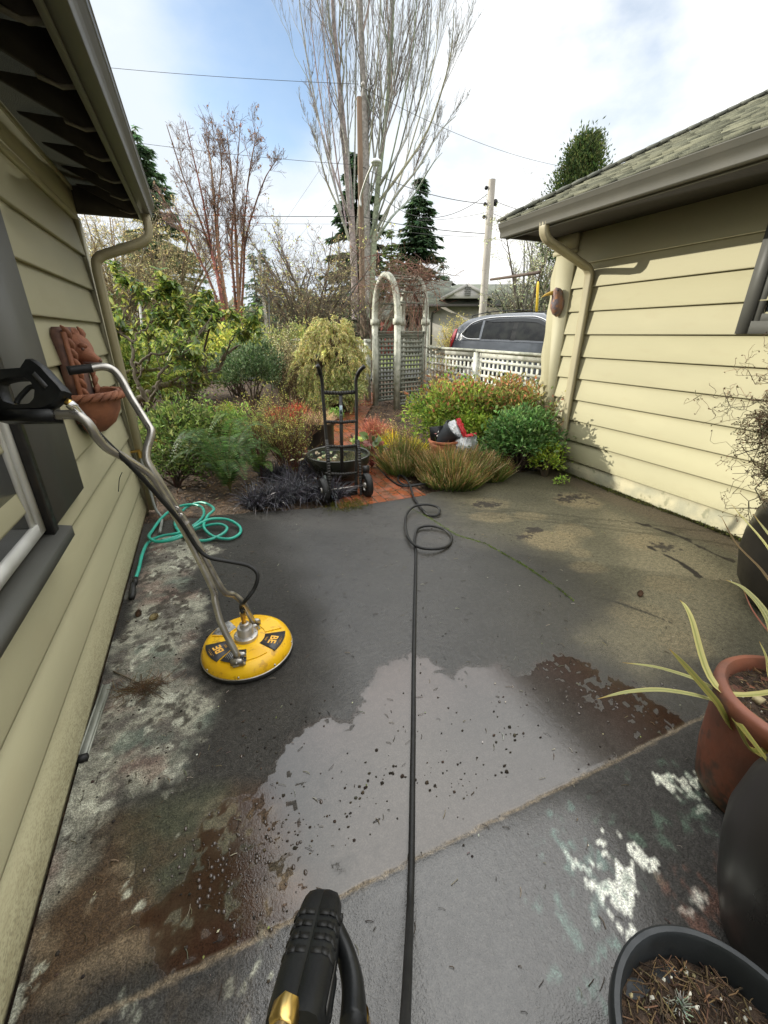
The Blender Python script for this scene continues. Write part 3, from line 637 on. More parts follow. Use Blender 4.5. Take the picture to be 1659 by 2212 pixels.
mb.tube([ZC(a, b_, c_) for a, b_, c_, r_ in bh_], [r_/900*c_ for a, b_, c_, r_ in bh_], 18, ref=(0, 1, 0), ax=(1, .95))
for a, b_, c_ in ((139, 716, 2.50), (161, 717, 2.40)):
    mb.lathe([(.0, -.02), (.026, -.016), (.029, 0), (.022, .010), (.014, .002), (.003, -.002)], ZC(a, b_, c_), 12, axis=(.75, -.4, .5))
mb.ball(ZC(178, 747, 2.38), .020, 10, sc=(1.3, .8, .8)); mb.ball(ZC(181, 748, 2.46), .020, 10, sc=(1.3, .8, .8))
mb.build('bear_head', TERRA, BP, smooth=True)
mb = MB(); mb.ball(ZC(217, 779, 2.42), .014, 10, sc=(.7, 1.1, .8)); mb.build('nose', TERRAD, BP, smooth=True)
mb = MB(); mb.ball(ZC(179, 754, 2.365), .0085, 8); mb.build('eye', TERRAD, BP, smooth=True)
mb = MB(); mb.tube([ZC(180, 783, 2.37), ZC(198, 783, 2.385), ZC(213, 784, 2.405)], [.004, .004, .003], 6); mb.build('mouth', TERRAD, BP, smooth=True)
mb = MB(); prof = [(.02, .0), (.09, .012), (.155, .06), (.195, .13), (.215, .215), (.218, .25), (.196, .25), (.19, .20), (.16, .13), (.02, .08)]
mb.lathe(prof, (XW+.012, 3.07, 1.035), 22, -pi/2, pi/2, sx=.93, sy=1.0); mb.build('half_bowl', TERRA, BP, smooth=True)
mb = MB(); a = np.linspace(-pi/2+.03, pi/2-.03, 26); rope(mb, [(XW+.02+.206*cos(q), 3.07+.222*sin(q), 1.262) for q in a], .045, .05, (0, 0, .55), (.6, 0, .3)); mb.build('rim_border', TERRA, BP, smooth=True)

# bird on the right corner board
BD = thing('wall_ornament', 'ceramic bird head with yellow beak fixed to the sunlit corner board', 'ornament', (3.94, 4.2, 1.7))
bz = PX(1208, 650, 3.94); by, bz = bz[1], bz[2]
mb = MB()
mb.tube([(3.94, by+.005, bz-.165), (3.93, by-.0, bz-.13), (3.915, by-.005, bz-.07), (3.905, by-.01, bz-.01), (3.895, by-.005, bz+.04), (3.89, by+.0, bz+.085), (3.90, by-.005, bz+.112), (3.915, by-.01, bz+.120)], [.01, .05, .075, .075, .058, .058, .042, .008], 14, ref=(0, 1, 0), ax=(1, 1))
mb.ball((3.90, by+.005, bz+.078), .058, 12, sc=(1.1, .95, .95)); mb.build('body', mat('painted_clay', (.30, .15, .09), (.16, .13, .14), scale=16, rough=.6, bump=.5, bscale=70, speck=(.46, .20, .08), sscale=20, samt=.8), BD, smooth=True)
mb = MB(); mb.tube([(3.858, by+.02, bz+.082), (3.82, by+.04, bz+.075), (3.775, by+.06, bz+.058), (3.74, by+.075, bz+.036)], [.032, .026, .016, .003], 10, ax=(1, .8)); mb.build('beak', mat('beak_yellow', (.62, .40, .07), rough=.5), BD, smooth=True)
mb = MB(); mb.ball((3.862, by-.040, bz+.098), .010, 8); mb.build('eye', BLACKPL, BD, smooth=True)

# surface cleaner
DC = np.array([0.005, 1.945, 0.])
SC = thing('surface_cleaner', 'yellow round surface cleaner with steel handles leaning towards the left wall', 'floor cleaner', DC)
R0 = .235; TOP = .098
mb = MB(); prof = [(R0-.02, .022), (R0, .024), (R0, .045), (R0-.012, .075), (R0-.030, TOP-.008), (R0-.045, TOP), (.07, TOP+.002), (.0, TOP+.003)]
mb.lathe(prof, DC, 72)
def wedge(mb, a0, a1, r0, r1, z0, z1, n=12, col=None, inset=.0):
    a = np.linspace(a0, a1, n); P = [DC+np.array([r1*cos(q), r1*sin(q), z0]) for q in a]+[DC+np.array([r0*cos(q), r0*sin(q), z0]) for q in a[::-1]]
    mb.prism(P, (0, 0, z1-z0), col)
AV = [radians(v) for v in (-22, 22, 98, 142)]
e0 = atan2(G(620, 1385)[1]-DC[1], G(620, 1385)[0]-DC[0])
for c_ in (-108, 12+25): pass
def ang(px, py): p = G(px, py, TOP); return atan2(p[1]-DC[1], p[0]-DC[0])
aR = ang(588, 1382); aL = ang(470, 1405)
for a_ in (aR+radians(52), aR-radians(52), aL-radians(0)+radians(0), aL-radians(64)):
    if a_ == aL: continue
    wedge(mb, a_-radians(21), a_+radians(21), .098, .186, TOP-.004, TOP+.006)
mb.build('deck', YELLOW, SC, smooth=True, sharp=38)
mb = MB(); mb.lathe([(R0-.03, .0), (R0-.004, .0), (R0+.004, .006), (R0+.005, .022), (R0-.004, .027), (R0-.03, .027)], DC, 72); mb.build('rubber_skirt', RUBBER, SC, smooth=True)
mb = MB(); mb.lathe([(R0+.001, .0275), (R0+.0055, .028), (R0+.0055, .031), (R0+.001, .032)], DC, 72)
for k in range(8):
    a = k*pi/4+.5; mb.lathe([(.006, .0), (.006, .004), (.0, .006)], DC+np.array([(R0-.001)*cos(a), (R0-.001)*sin(a), .045]), 8, axis=(cos(a), sin(a), 0))
mb.build('trim_ring', STEEL, SC, smooth=True)
DECALM = mat('decal_grey', (.03, .031, .035), (.045, .045, .05), scale=20, rough=.4)
INK = mat('decal_ink_orange', (.85, .45, .05), rough=.5); INKW = mat('decal_ink_white', (.45, .45, .43), rough=.5)
def flattext(s_, size, pos, ang_, z, m, parent, name, extr=.0003):
    cu = bpy.data.curves.new('t', 'FONT'); cu.body = s_; cu.size = size; cu.extrude = extr; cu.align_x = 'CENTER'; cu.align_y = 'CENTER'; cu.offset = size*.025
    ob = bpy.data.objects.new('t', cu); COL.objects.link(ob); dg = bpy.context.evaluated_depsgraph_get(); me = bpy.data.meshes.new_from_object(ob.evaluated_get(dg)); me.name = name
    bpy.data.objects.remove(ob); me.materials.clear(); me.materials.append(m)
    o = bpy.data.objects.new(name, me); COL.objects.link(o); o.parent = parent; l_ = np.array(pos)-ORG[parent.name]
    o.location = (l_[0], l_[1], z-ORG[parent.name][2]); o.rotation_euler = (0, 0, ang_); ORG[o.name] = ORG[parent.name]; return o
def decal(a0, lines, be=True):
    mb = MB(); wedge(mb, a0-radians(22), a0+radians(22), .098, .205, TOP-.002, TOP+.0035); d = mb.build('decal', DECALM, SC)
    rad = np.array([cos(a0), sin(a0), 0]); tg = np.array([-sin(a0), cos(a0), 0])
    if be:
        flattext('BE', .058, DC+rad*.150, a0-pi/2, TOP+.0045, INK, d, 'lettering')
        mb = MB()
        for r_, w_ in ((.187, .06), (.194, .035), (.116, .030), (.110, .022)):
            if r_ == .116: mb.build('small_print', INK, d); mb = MB()
            for k in range(9):
                u_ = (k-4)/4*w_/2; mb.box(DC+rad*r_+tg*u_+np.array([-.0011, -.0011, TOP+.0038]), DC+rad*r_+tg*u_+np.array([.0011, .0011, TOP+.0044]))
        mb.build('small_print', INK, d)
    else:
        mb = MB()
        for k in range(9):
            r_ = .112+k*.0105; w_ = r_*.62*(.8+.2*random.random()); p = DC+rad*r_+np.array([0, 0, TOP+.004]); mb.bar(p-tg*w_/2, p+tg*w_/2, .0022, .0006)
        mb.build('small_print', INKW, d)
    return d
decal(aR, 0); decal(aL, 0)
def decal2(a0):
    mb = MB(); wedge(mb, a0-radians(20), a0+radians(20), .104, .196, TOP+.005, TOP+.0066); d = mb.build('decal', DECALM, SC)
    rad = np.array([cos(a0), sin(a0), 0]); tg = np.array([-sin(a0), cos(a0), 0]); mb = MB()
    for k in range(11):
        u_ = (k-5)*.0092; rr0 = .112+abs(k-5)*.003; p = DC+tg*u_+np.array([0, 0, TOP+.0071]); mb.bar(p+rad*rr0, p+rad*(.186-abs(k-5)*.002-.012*random.random()), .0018, .0006)
    mb.build('small_print', INKW, d)
decal2(aL+radians(46)); 
mb = MB(); wedge(mb, aL-radians(65+20), aL-radians(65-20), .104, .19, TOP+.005, TOP+.0066); mb.build('decal', mat('worn_decal', (.17, .17, .17), (.42, .42, .41), scale=40, rough=.5), SC)
# swivel
mb = MB(); mb.lathe([(.0, TOP), (.062, TOP), (.062, TOP+.02), (.058, TOP+.023), (.043, TOP+.024), (.041, TOP+.028), (.041, TOP+.066), (.037, TOP+.071), (.026, TOP+.072), (.024, TOP+.078), (.024, TOP+.092), (.018, TOP+.096), (.0, TOP+.096)], DC, 32)
for k in range(6):
    a = k*pi/3; mb.lathe([(.005, 0), (.005, .003), (0, .003)], DC+np.array([.052*cos(a), .052*sin(a), TOP+.0235]), 8)
swv = mb.build('swivel', ALU, SC, smooth=True, sharp=40)
mb = MB(); mb.lathe([(.013, TOP+.096), (.013, TOP+.108), (.010, TOP+.108), (.010, TOP+.116), (.013, TOP+.117), (.0135, TOP+.16), (.0, TOP+.16)], DC, 12); mb.build('hose_fitting', BRASS, swv, smooth=True, sharp=40)
# forks and handles, bent tube
bF = G(514, 1418, .135); bB = G(547, 1344, .135)
for p in (bF, bB):
    mb = MB(); p0 = np.array([p[0], p[1], TOP])
    ax_ = unit(np.array([bB[0]-bF[0], bB[1]-bF[1], 0])); sd_ = np.array([ax_[1], -ax_[0], 0])
    for s_ in (-1, 1):
        q = p0+ax_*.024*s_; mb.prism([q-sd_*.032-ax_*.004, q+sd_*.032-ax_*.004, q+sd_*.032-ax_*.004+np.array([0, 0, .03]), q+sd_*.022-ax_*.004+np.array([0, 0, .042]), q-sd_*.022-ax_*.004+np.array([0, 0, .042]), q-sd_*.032-ax_*.004+np.array([0, 0, .03])], ax_*.008)
    mb.box(p0-np.array([.03, .03, 0]), p0+np.array([.03, .03, .006])); mb.tube([p0-ax_*.036+np.array([0, 0, .024]), p0+ax_*.036+np.array([0, 0, .024])], .006, 8)
    mb.build('bracket', STEEL, SC)
z = ZC
Fp = [bF, z(480, 1352, 2.02), z(465, 1300, 2.00), z(458, 1268, 1.985), z(400, 1150, 1.88), z(342, 1055, 1.74), z(322, 1026, 1.685), z(302, 1010, 1.64), z(262, 985, 1.56), z(232, 968, 1.505), z(210, 945, 1.46), z(196, 922, 1.435), z(180, 905, 1.42), z(158, 896, 1.41), z(118, 897, 1.40)]
Bp = [bB, z(525, 1303, 2.17), z(505, 1285, 2.12), z(478, 1270, 2.05), z(414, 1152, 1.92), z(352, 1052, 1.78), z(328, 1014, 1.735), z(317, 992, 1.72), z(318, 968, 1.72), z(327, 935, 1.725), z(318, 915, 1.735), z(285, 862, 1.76), z(262, 820, 1.77), z(245, 800, 1.76), z(222, 792, 1.74), z(190, 796, 1.71), z(146, 801, 1.67)]
for P in (Fp, Bp):
    mb = MB(); mb.tube(cr(P, 7), .0158, 14); hnd = mb.build('handle_tube', STEEL, SC, smooth=True)
mb = MB(); q = cr([z(200, 795, 1.718), z(190, 796, 1.71), z(146, 801, 1.67)], 6); mb.tube(q, .0175, 14); mb.build('grip', RUBBER, hnd, smooth=True)
mb = MB(); c0 = (z(398, 1138, 1.875)+z(412, 1140, 1.912))/2; dd = unit(z(330, 1030, 1.72)-z(470, 1275, 2.02))
mb.tube([c0-dd*.025, c0+dd*.025], .034, 14, ax=(1, .62)); 
for o_ in (.05, .085): mb.lathe([(.013, 0), (.013, .008), (.009, .010), (.006, .004), (0, .004)], c0+dd*o_+np.array([-.004, -.018, .02]), 12, axis=(0, -1, .3))
mb.build('clamp', STEEL, SC, smooth=True, sharp=40)
# trigger gun on the handle: an upright plate-like body with a big opening
GP = [(-16, 802), (30, 799), (58, 797), (66, 785), (67, 778), (78, 778), (100, 794), (125, 822), (149, 846), (143, 860), (122, 878), (106, 886), (60, 888), (10, 889), (-4, 866), (-16, 830)]
HO = [(6, 827), (31, 821), (64, 820), (78, 830), (86, 846), (84, 864), (74, 875), (42, 877), (20, 870), (11, 850)]
def screen_plate(outer, hole, zc, thick, m, name, parent, bev=.008):
    n_ = FW; V0 = [ZC(*p, zc) for p in outer]; mb = MB()
    H0 = [ZC(*p, zc) for p in hole]
    # ring between outline and hole: match by angle
    c = np.mean(np.array(hole), 0)
    def res(poly, n=48):
        a = np.linspace(-pi, pi, n, endpoint=False); P = np.array(poly+[poly[0]], float); o = []
        for q in a:
            d = np.array([cos(q), sin(q)]); best = 0
            for u_, v_ in zip(P, P[1:]):
                e = v_-u_; M = np.array([d, -e]).T
                if abs(np.linalg.det(M)) < 1e-9: continue
                s_, t_ = np.linalg.solve(M, u_-c)
                if s_ > 0 and -1e-6 <= t_ <= 1+1e-6: best = max(best, s_)
            o.append(c+d*best)
        return np.array(o)
    O = res(outer); I = res(hole); n = len(O); ring = []
    for (t_, off, s_) in ((0, O, .97), (.0, O, 1.), ):
        pass
    def lift(poly, dz, k=1.): q = c+(poly-c)*k; return np.array([ZC(*p, zc) for p in q])+n_*dz
    L = [lift(I, -thick/2+bev*.6, 1.0), lift(I, -thick/2, 1.03), lift(O, -thick/2, .95), lift(O, -thick/2+bev, 1.), lift(O, thick/2-bev, 1.), lift(O, thick/2, .95), lift(I, thick/2, 1.03), lift(I, thick/2-bev*.6, 1.)]
    k = len(L); F = [(a*n+j, a*n+(j+1) % n, ((a+1) % k)*n+(j+1) % n, ((a+1) % k)*n+j) for a in range(k) for j in range(n)]
    mb.add(np.concatenate(L), F); return mb.build(name, m, parent, smooth=True, sharp=45)
tg = screen_plate(GP, HO, 1.40, .046, BLACKPL, 'trigger_gun', SC)
mb = MB(); q = cr([ZC(92, 850, 1.395), ZC(80, 838, 1.395), ZC(66, 836, 1.395), ZC(54, 846, 1.395), ZC(40, 862, 1.395), ZC(36, 872, 1.395)], 5); mb.tube(q, [.006]*6+[.009]*(len(q)-6), 10, ax=(1, .9)); mb.build('trigger', BLACKPL, tg, smooth=True)
mb = MB(); P = [ZC(2, 892, 1.40), ZC(118, 890, 1.40)]; mb.bar(ZC(4, 901, 1.40), ZC(122, 900, 1.40), .060, .036, up=UP); mb.build('base_clamp', BLACKPL, SC)
mb = MB(); mb.bar(ZC(72, 806, 1.374), ZC(100, 836, 1.374), .014, .002, up=-FW); mb.build('name_plate', mat('grey_inlay', (.05, .05, .052), rough=.5), tg)
mb = MB(); a_, b_ = ZC(142, 866, 1.40), ZC(156, 874, 1.41); mb.tube([a_, b_], .013, 6); mb.build('brass_fitting', BRASS, tg)
mb = MB(); P = [ZC(150, 872, 1.405), ZC(162, 882, 1.415), ZC(163, 883, 1.415), ZC(184, 906, 1.43)]; mb.tube(P, [.016, .016, .0135, .0125], 12); mb.build('swivel_fitting', mat('chrome', (.62, .62, .62), rough=.2, metal=1), tg, smooth=True, sharp=40)
mb = MB(); Pq = [z(180, 902, 1.43), z(230, 955, 1.50), z(290, 1014, 1.60), z(345, 1075, 1.72), z(392, 1130, 1.83), z(424, 1180, 1.90), z(452, 1204, 1.93), z(500, 1214, 1.97), z(536, 1222, 2.0), z(556, 1240, 2.0), z(550, 1270, 2.0), z(528, 1300, 2.0)]
top_ = DC+np.array([0, 0, TOP+.155]); Pq += [top_+np.array([-.003, .0, .05]), top_]
mb.tube(cr(Pq, 8), .0095, 10); mb.build('hose', RUBBER, SC, smooth=True)
mb = MB(); mb.tube(cr([z(264, 1020, 1.56), z(258, 1035, 1.56), z(256, 1062, 1.56)], 5), .0015, 5); mb.build('cable_tie', BLACKPL, SC)

# spray gun near the viewer, nose towards us, on its lance
A_ = ZC(640, 2180, .335); T_ = ZC(700, 1935, .455); ax_ = unit(T_-A_); Lg = np.linalg.norm(T_-A_)
sdv = unit(np.cross(ax_, (0, 0, 1))); upv = np.cross(sdv, ax_)
base_g = A_.copy()
SG = thing('spray_gun', 'black plastic pressure washer spray gun with brass fittings close to the viewer', 'spray gun', (A_[0], A_[1], 0))
def gpt(s_, a, b): return A_+ax_*s_*Lg+sdv*a+upv*b
st = [(-.10, .0212, .040), (.0, .0225, .042), (.18, .0230, .042), (.45, .0230, .040), (.72, .0225, .038), (.90, .021, .034), (.98, .0175, .029), (1.02, .010, .02)]
mb = MB(); V = []; outl = [(-1, -1), (-1, .55), (-.86, .88), (-.55, 1), (-.06, 1.0), (0, .955), (.06, 1.0), (.55, 1), (.86, .88), (1, .55), (1, -1)]
for s_, w_, h_ in st: V.append([gpt(s_, a*w_, b_*h_*.5-h_*.25) for a, b_ in outl])
n = len(outl); F = [(i*n+j, i*n+(j+1) % n, (i+1)*n+(j+1) % n, (i+1)*n+j) for i in range(len(st)-1) for j in range(n)]
F += [tuple(range(n))[::-1], tuple(range((len(st)-1)*n, len(st)*n))]; F = [f[::-1] for f in F]
mb.add(np.array(V).reshape(-1, 3), F)
body = mb.build('gun_body', BLACKPL, SG, smooth=True, sharp=50)
mb = MB()
for s_ in (.34, .46, .58, .70):                          # raised ribs across the top
    for a in (-1, 1):
        q = [gpt(s_, a*.0025, .0102), gpt(s_, a*.012, .0104), gpt(s_, a*.0185, .0085), gpt(s_, a*.0232, .001)]
        for u_, v_ in zip(q, q[1:]): mb.bar(u_, v_, .0065, .0016, up=upv)
mb.build('grip_ribs', RUBBER, body)
mb = MB(); q = [gpt(.05, .0232, -.008), gpt(.42, .0237, -.010), gpt(.42, .0237, -.004), gpt(.05, .0232, -.002)]; mb.prism(q, sdv*.0008); mb.build('side_rib', mat('worn_plastic', (.05, .048, .045), rough=.5), body); mb = MB()
mb.lathe([(.0035, 0), (.0035, .002), (.002, .0005), (0, .0005)], gpt(.84, .0215, -.006), 10, axis=sdv); mb.build('screw', RUBBER, body)
hp = cr([ZC(724, 2000, .43), ZC(738, 2035, .425), ZC(752, 2080, .415), ZC(762, 2130, .40), ZC(764, 2180, .385), ZC(762, 2230, .37)], 5)
mb = MB(); mb.tube(hp, np.linspace(.012, .021, len(hp)), 14, ax=(.62, 1.15)); mb.build('handle', BLACKPL, SG, smooth=True)
mb = MB(); q = cr([ZC(706, 2090, .41), ZC(712, 2120, .40), ZC(706, 2160, .385), ZC(700, 2200, .37)], 4); mb.tube(q, .007, 10); mb.build('trigger', BLACKPL, SG, smooth=True)
mb = MB(); b0 = ZC(616, 2192, .322); mb.lathe([(.0112, -.006), (.0112, .008), (.0098, .010), (.0098, .012), (.006, .012), (.005, .0)], b0+ax_*.0, 6, axis=-ax_); mb.build('brass_nut', BRASS, SG)
mb = MB(); b1 = ZC(772, 2212, .385); mb.lathe([(.012, -.01), (.012, .012), (.009, .014)], b1, 16, axis=unit(np.array([0, -.3, -1]))); mb.build('brass_ring', BRASS, SG, smooth=True)
mb = MB(); mb.tube(cr([b0-ax_*.01, b0-ax_*.12, np.array([b0[0]-.06, b0[1]-.36, .6]), np.array([b0[0]-.08, b0[1]-.42, .01])], 8), .0065, 10); mb.build('lance', STEEL, SG, smooth=True)

# hoses lying about
mb = MB(); g_ = lambda x, y, z_=.009: G(x, y, z_)
pth = [ZC(850, 2420, .52), ZC(868, 2290, .66), ZC(876, 2190, .82), ZC(882, 2060, 1.02)]+[g_(886, 1960, .05), g_(889, 1850, .014), g_(891, 1700), g_(893, 1560), g_(894, 1430), g_(896, 1320), g_(898, 1230), g_(898, 1190), g_(896, 1165), g_(903, 1142, .02), g_(930, 1136, .028), g_(962, 1145, .02), g_(976, 1162, .015), g_(966, 1180, .015), g_(938, 1186, .03), g_(905, 1182, .035), g_(884, 1165, .03), g_(876, 1138, .03), g_(878, 1112, .035), g_(895, 1094, .05), g_(925, 1090, .06), g_(948, 1098, .04), g_(946, 1112, .02), g_(925, 1112, .015), g_(905, 1092, .02), g_(893, 1072, .03), g_(886, 1050, .05), g_(873, 1030, .05), g_(861, 1028, .04), g_(862, 1040, .03), g_(878, 1048, .02), g_(905, 1046, .02), g_(940, 1040, .03)]
mb.tube(cr(pth, 9), .0112, 10); tag(mb.build('pressure_hose', RUBBER, loc=(.5, 1.5, 0), smooth=True), 'black pressure hose running down the middle of the wet patio with two loops', 'hose')
mb = MB(); pth = [g_(940, 1041, .045), g_(905, 1047, .04), g_(870, 1050, .02), g_(842, 1035, .01), g_(815, 1008, .012), g_(790, 980, .015)]+[gp(772, 955, 6.0)+[0, 0, .02], gp(758, 930, 6.6)+[0, 0, .02]]
mb.tube(cr(pth, 8), .0105, 8); tag(mb.build('supply_hose', RUBBER, loc=(2, 4.5, 0), smooth=True), 'black hose running along the edge of the brick path towards the garden', 'hose')
TEAL = mat('teal_hose', (.022, .36, .26), (.03, .29, .22), scale=12, rough=.38)
mb = MB(); tz = .014
pth = [g_(292, 1252, tz), g_(300, 1228, tz), g_(308, 1195, tz), g_(322, 1170, tz), g_(350, 1158, .03), g_(390, 1150, .04), g_(425, 1130, .05), g_(440, 1112, .06), g_(436, 1096, .07), g_(415, 1090, .06), g_(380, 1096, .05), g_(350, 1118, .04), g_(330, 1145, .03), g_(322, 1160, .05), g_(340, 1170, .05), g_(385, 1162, .06), g_(420, 1138, .07), g_(452, 1122, .08), g_(490, 1122, .06), g_(516, 1136, .03), g_(518, 1152, .02), g_(495, 1164, .02), g_(460, 1158, .03), g_(440, 1138, .06), g_(448, 1115, .08), g_(462, 1100, .10), g_(446, 1088, .10), g_(428, 1086, .08), g_(400, 1098, .03), g_(378, 1130, .02), g_(400, 1160, .02), g_(440, 1168, .02), g_(478, 1155, .03), g_(490, 1140, .04), g_(470, 1132, .05), g_(430, 1140, .03), g_(385, 1158, .02), g_(350, 1168, .02)]
TH = thing('garden_hose', 'teal garden hose in a loose coil beside the left house corner', 'garden hose', (-.3, 3.6, 0))
mb.tube(cr(pth, 9), .0125, 10); mb.build('hose', TEAL, TH, smooth=True)
mb = MB(); mb.tube([g_(293, 1250, tz), g_(290, 1262, tz), g_(288, 1262, tz), g_(286, 1284, tz), g_(284, 1292, tz)], [.018, .02, .016, .021, .018], 12); mb.build('nozzle', RUBBER, TH, smooth=True)
mb = MB(); t0 = np.array([XW+.06, 4.30, .55]); pth = [t0, t0+[.0, -.01, -.08], (XW+.075, 4.26, .30), (XW+.10, 4.18, .08), (XW+.15, 4.05, .03), g_(345, 1150, .03)]
WP = thing('spigot_hose', 'grey supply hose with brass coupling hanging from the shaded wall', 'hose', (XW+.06, 4.3, 0))
mb.tube(cr(pth, 6), .0125, 10); mb.build('hose', mat('grey_hose', (.22, .23, .21), (.16, .17, .155), scale=10, rough=.5), WP, smooth=True)
mb = MB(); mb.tube([t0+[0, 0, .06], t0+[0, 0, .0]], .019, 10); mb.tube([t0+[-.08, 0, .06], t0+[.01, 0, .065]], .012, 8); mb.build('coupling', BRASS, WP, smooth=True, sharp=40)

# weather strip, cones, twigs
mb = MB(); a_, b_ = G(178, 1640), G(232, 1480); d_ = unit(b_-a_); s_ = np.array([d_[1], -d_[0], 0])
ST = thing('metal_strip', 'weathered aluminium strip with black end lying along the left wall', 'metal strip', a_)
for o_, h_, w2 in ((-.018, .012, .006), (.0, .006, .03), (.018, .012, .006)): mb.bar(a_+s_*o_+[0, 0, h_/2], b_+s_*o_+[0, 0, h_/2], w2-.0005, h_)
mb.build('strip', mat('dull_aluminium', (.40, .41, .36), (.22, .23, .19), scale=14, rough=.55, metal=.4, stretch=(1, .3, 1)), ST)
mb = MB(); mb.bar(a_-d_*.018+[0, 0, .012], a_+d_*.004+[0, 0, .012], .048, .024); mb.build('end_cap', RUBBER, ST)
def cone(loc, r, m, label, tilt):
    mb = MB(); ax2 = unit(np.array(tilt, float)); X_ = unit(np.cross(ax2, (0, 0, 1.)) if abs(ax2[2]) < .9 else np.array([1., 0, 0])); Y_ = np.cross(ax2, X_)
    c = np.array(loc)+[0, 0, r*.85]; mb.tube([c-ax2*r*1.2, c-ax2*r*.6, c, c+ax2*r*.7, c+ax2*r*1.2], [r*.3, r*.75, r*.85, r*.55, r*.1], 10)
    for k in range(60):
        t_ = k/60; a = k*2.4; rr = r*(.95*sin(pi*(.12+.82*t_)))
        p = c+ax2*r*(-1.15+2.3*t_)+(X_*cos(a)+Y_*sin(a))*rr*.75; d = unit((X_*cos(a)+Y_*sin(a))+ax2*.9)
        mb.leaves(p[None], d[None], ax2[None], r*.55, r*.5, np.ones((1, 3)))
    return tag(mb.build('pine_cone', m, loc=loc), label, 'pine cone', 'fallen pine cones')
CONE = mat('cone_brown', (.09, .045, .022), (.045, .025, .015), scale=40, rough=.8); CONE2 = mat('cone_tan', (.32, .26, .13), (.22, .17, .08), scale=40, rough=.8)
cone(G(300, 1330), .019, CONE, 'dark brown pine cone nearest the left wall', (.3, .5, .8)); cone(G(333, 1338), .021, CONE2, 'pale tan closed pine cone beside the dark one near the left wall', (.9, .3, .1)); cone(G(1382, 1287), .018, CONE, 'brown pine cone alone on the sunlit tan concrete at right', (.6, .4, .4))
mb = MB(); c = G(315, 1482, .012); n = 130
a = RNG.normal(size=(n, 3))*[.05, .02, .004]; d = rnd(n)*[1, .6, .15]; P = np.stack([c+a, c+a+unit(d)*.05, c+a+unit(d+RNG.normal(size=(n, 3))*.3)*.09], 1); P[..., 2] = np.maximum(P[..., 2], .003)
mb.twigs(P, np.full((n, 3), .0011), 3, pick([(.10, .055, .025), (.16, .10, .045)], n)); s0, s1 = G(245, 1450, .006), G(355, 1510, .006); mb.tube([s0, (s0+s1)/2+[0, .01, .004], s1], [.004, .003, .002], 5, col=(.13, .10, .06))
tag(mb.build('fallen_twig', BARK, loc=c), 'fallen twig with a tuft of brown needles on the pale concrete', 'twig')
# scattered grit and needles: nobody could count them
mb = MB(); n = 2100; x_ = RNG.uniform(-.68, 3.9, n); y_ = RNG.uniform(.0, 3.7, n)
keep = (RNG.random(n) < np.where(x_ < .1-.0*y_, 1., .42)); x_, y_ = x_[keep], y_[keep]; n = len(x_)
a = RNG.random(n)*2*pi; L_ = RNG.uniform(.008, .035, n); P = np.stack([np.c_[x_, y_, np.full(n, .003)], np.c_[x_+np.cos(a)*L_*.5+.003, y_+np.sin(a)*L_*.5, np.full(n, .005)], np.c_[x_+np.cos(a)*L_, y_+np.sin(a)*L_, np.full(n, .003)]], 1)
mb.twigs(P, np.repeat(RNG.uniform(.0006, .0016, n)[:, None], 3, 1), 3, pick([(.05, .035, .02), (.03, .022, .015), (.22, .18, .10), (.10, .07, .04), (.35, .32, .25)], n, .3))
def pebbles(mb, xy, r, col):
    for p, q, c in zip(xy, r, col):
        mb.ball((p[0], p[1], q*.35), q, 6, col=c, sc=(1, random.uniform(.5, .95), .55), nz=.7)
t_ = RNG.random(130)**1.0
line = np.array([G(*p)[:2] for p in ((575, 1830), (650, 1790), (760, 1730), (850, 1660), (980, 1690), (1060, 1650), (1130, 1570))])
i = (t_*(len(line)-1)).astype(int); f = (t_*(len(line)-1)-i)[:, None]; xy = line[i]*(1-f)+line[i+1]*f+RNG.normal(size=(130, 2))*.045
pebbles(mb, xy, (.0022+.0062*RNG.random(130)**2.2), pick([(.03, .02, .012), (.07, .05, .03)], 130))
xy = np.array([G(RNG.uniform(520, 1350), RNG.uniform(1480, 1850))[:2] for _ in range(90)]); pebbles(mb, xy, .0018+.004*RNG.random(90)**2, pick([(.03, .022, .016), (.05, .04, .03)], 90))
xy = np.c_[RNG.uniform(.2, 3.8, 200), RNG.uniform(.8, 3.6, 200)]; pebbles(mb, xy, RNG.uniform(.002, .006, 200), pick([(.03, .022, .016), (.08, .06, .04)], 200))
xy = np.c_[RNG.uniform(-.66, .1, 240), RNG.uniform(.2, 3.6, 240)]; pebbles(mb, xy, RNG.uniform(.002, .007, 240), pick([(.02, .016, .012), (.06, .045, .03)], 240))
n = 90; c = np.c_[RNG.uniform(-.5, 3.7, n), RNG.uniform(.5, 3.7, n), np.full(n, .004)]; d = rnd(n)*[1, 1, .1]
mb.cards(c, d, np.tile([0., 0, 1], (n, 1))+.3*rnd(n), RNG.uniform(.006, .014, n), .006, pick([(.55, .52, .44), (.5, .45, .3), (.25, .3, .08)], n))
o = mb.build('debris', BARK); tag(o, 'dark grit, needles and petals scattered over the wet concrete', 'debris', kind='stuff')
BUB = mat('bubble_film', (.05, .035, .028), rough=.06, spec=1.)
mb = MB(); cnt = 0
while cnt < 330:
    q_ = G(RNG.normal(520, 70), RNG.normal(1860, 75))
    if cnt > 210: q_ = G(RNG.normal(1260, 80), RNG.normal(1510, 32))
    r_ = .0016+.0058*RNG.random()**2.4; mb.ball((q_[0], q_[1], .001), r_, 8, sc=(1, RNG.uniform(.6, 1.5), .7)); cnt += 1
tag(mb.build('bubbles', BUB, smooth=True), 'small glossy bubbles floating on the brown edges of the puddle', 'bubbles', kind='stuff')
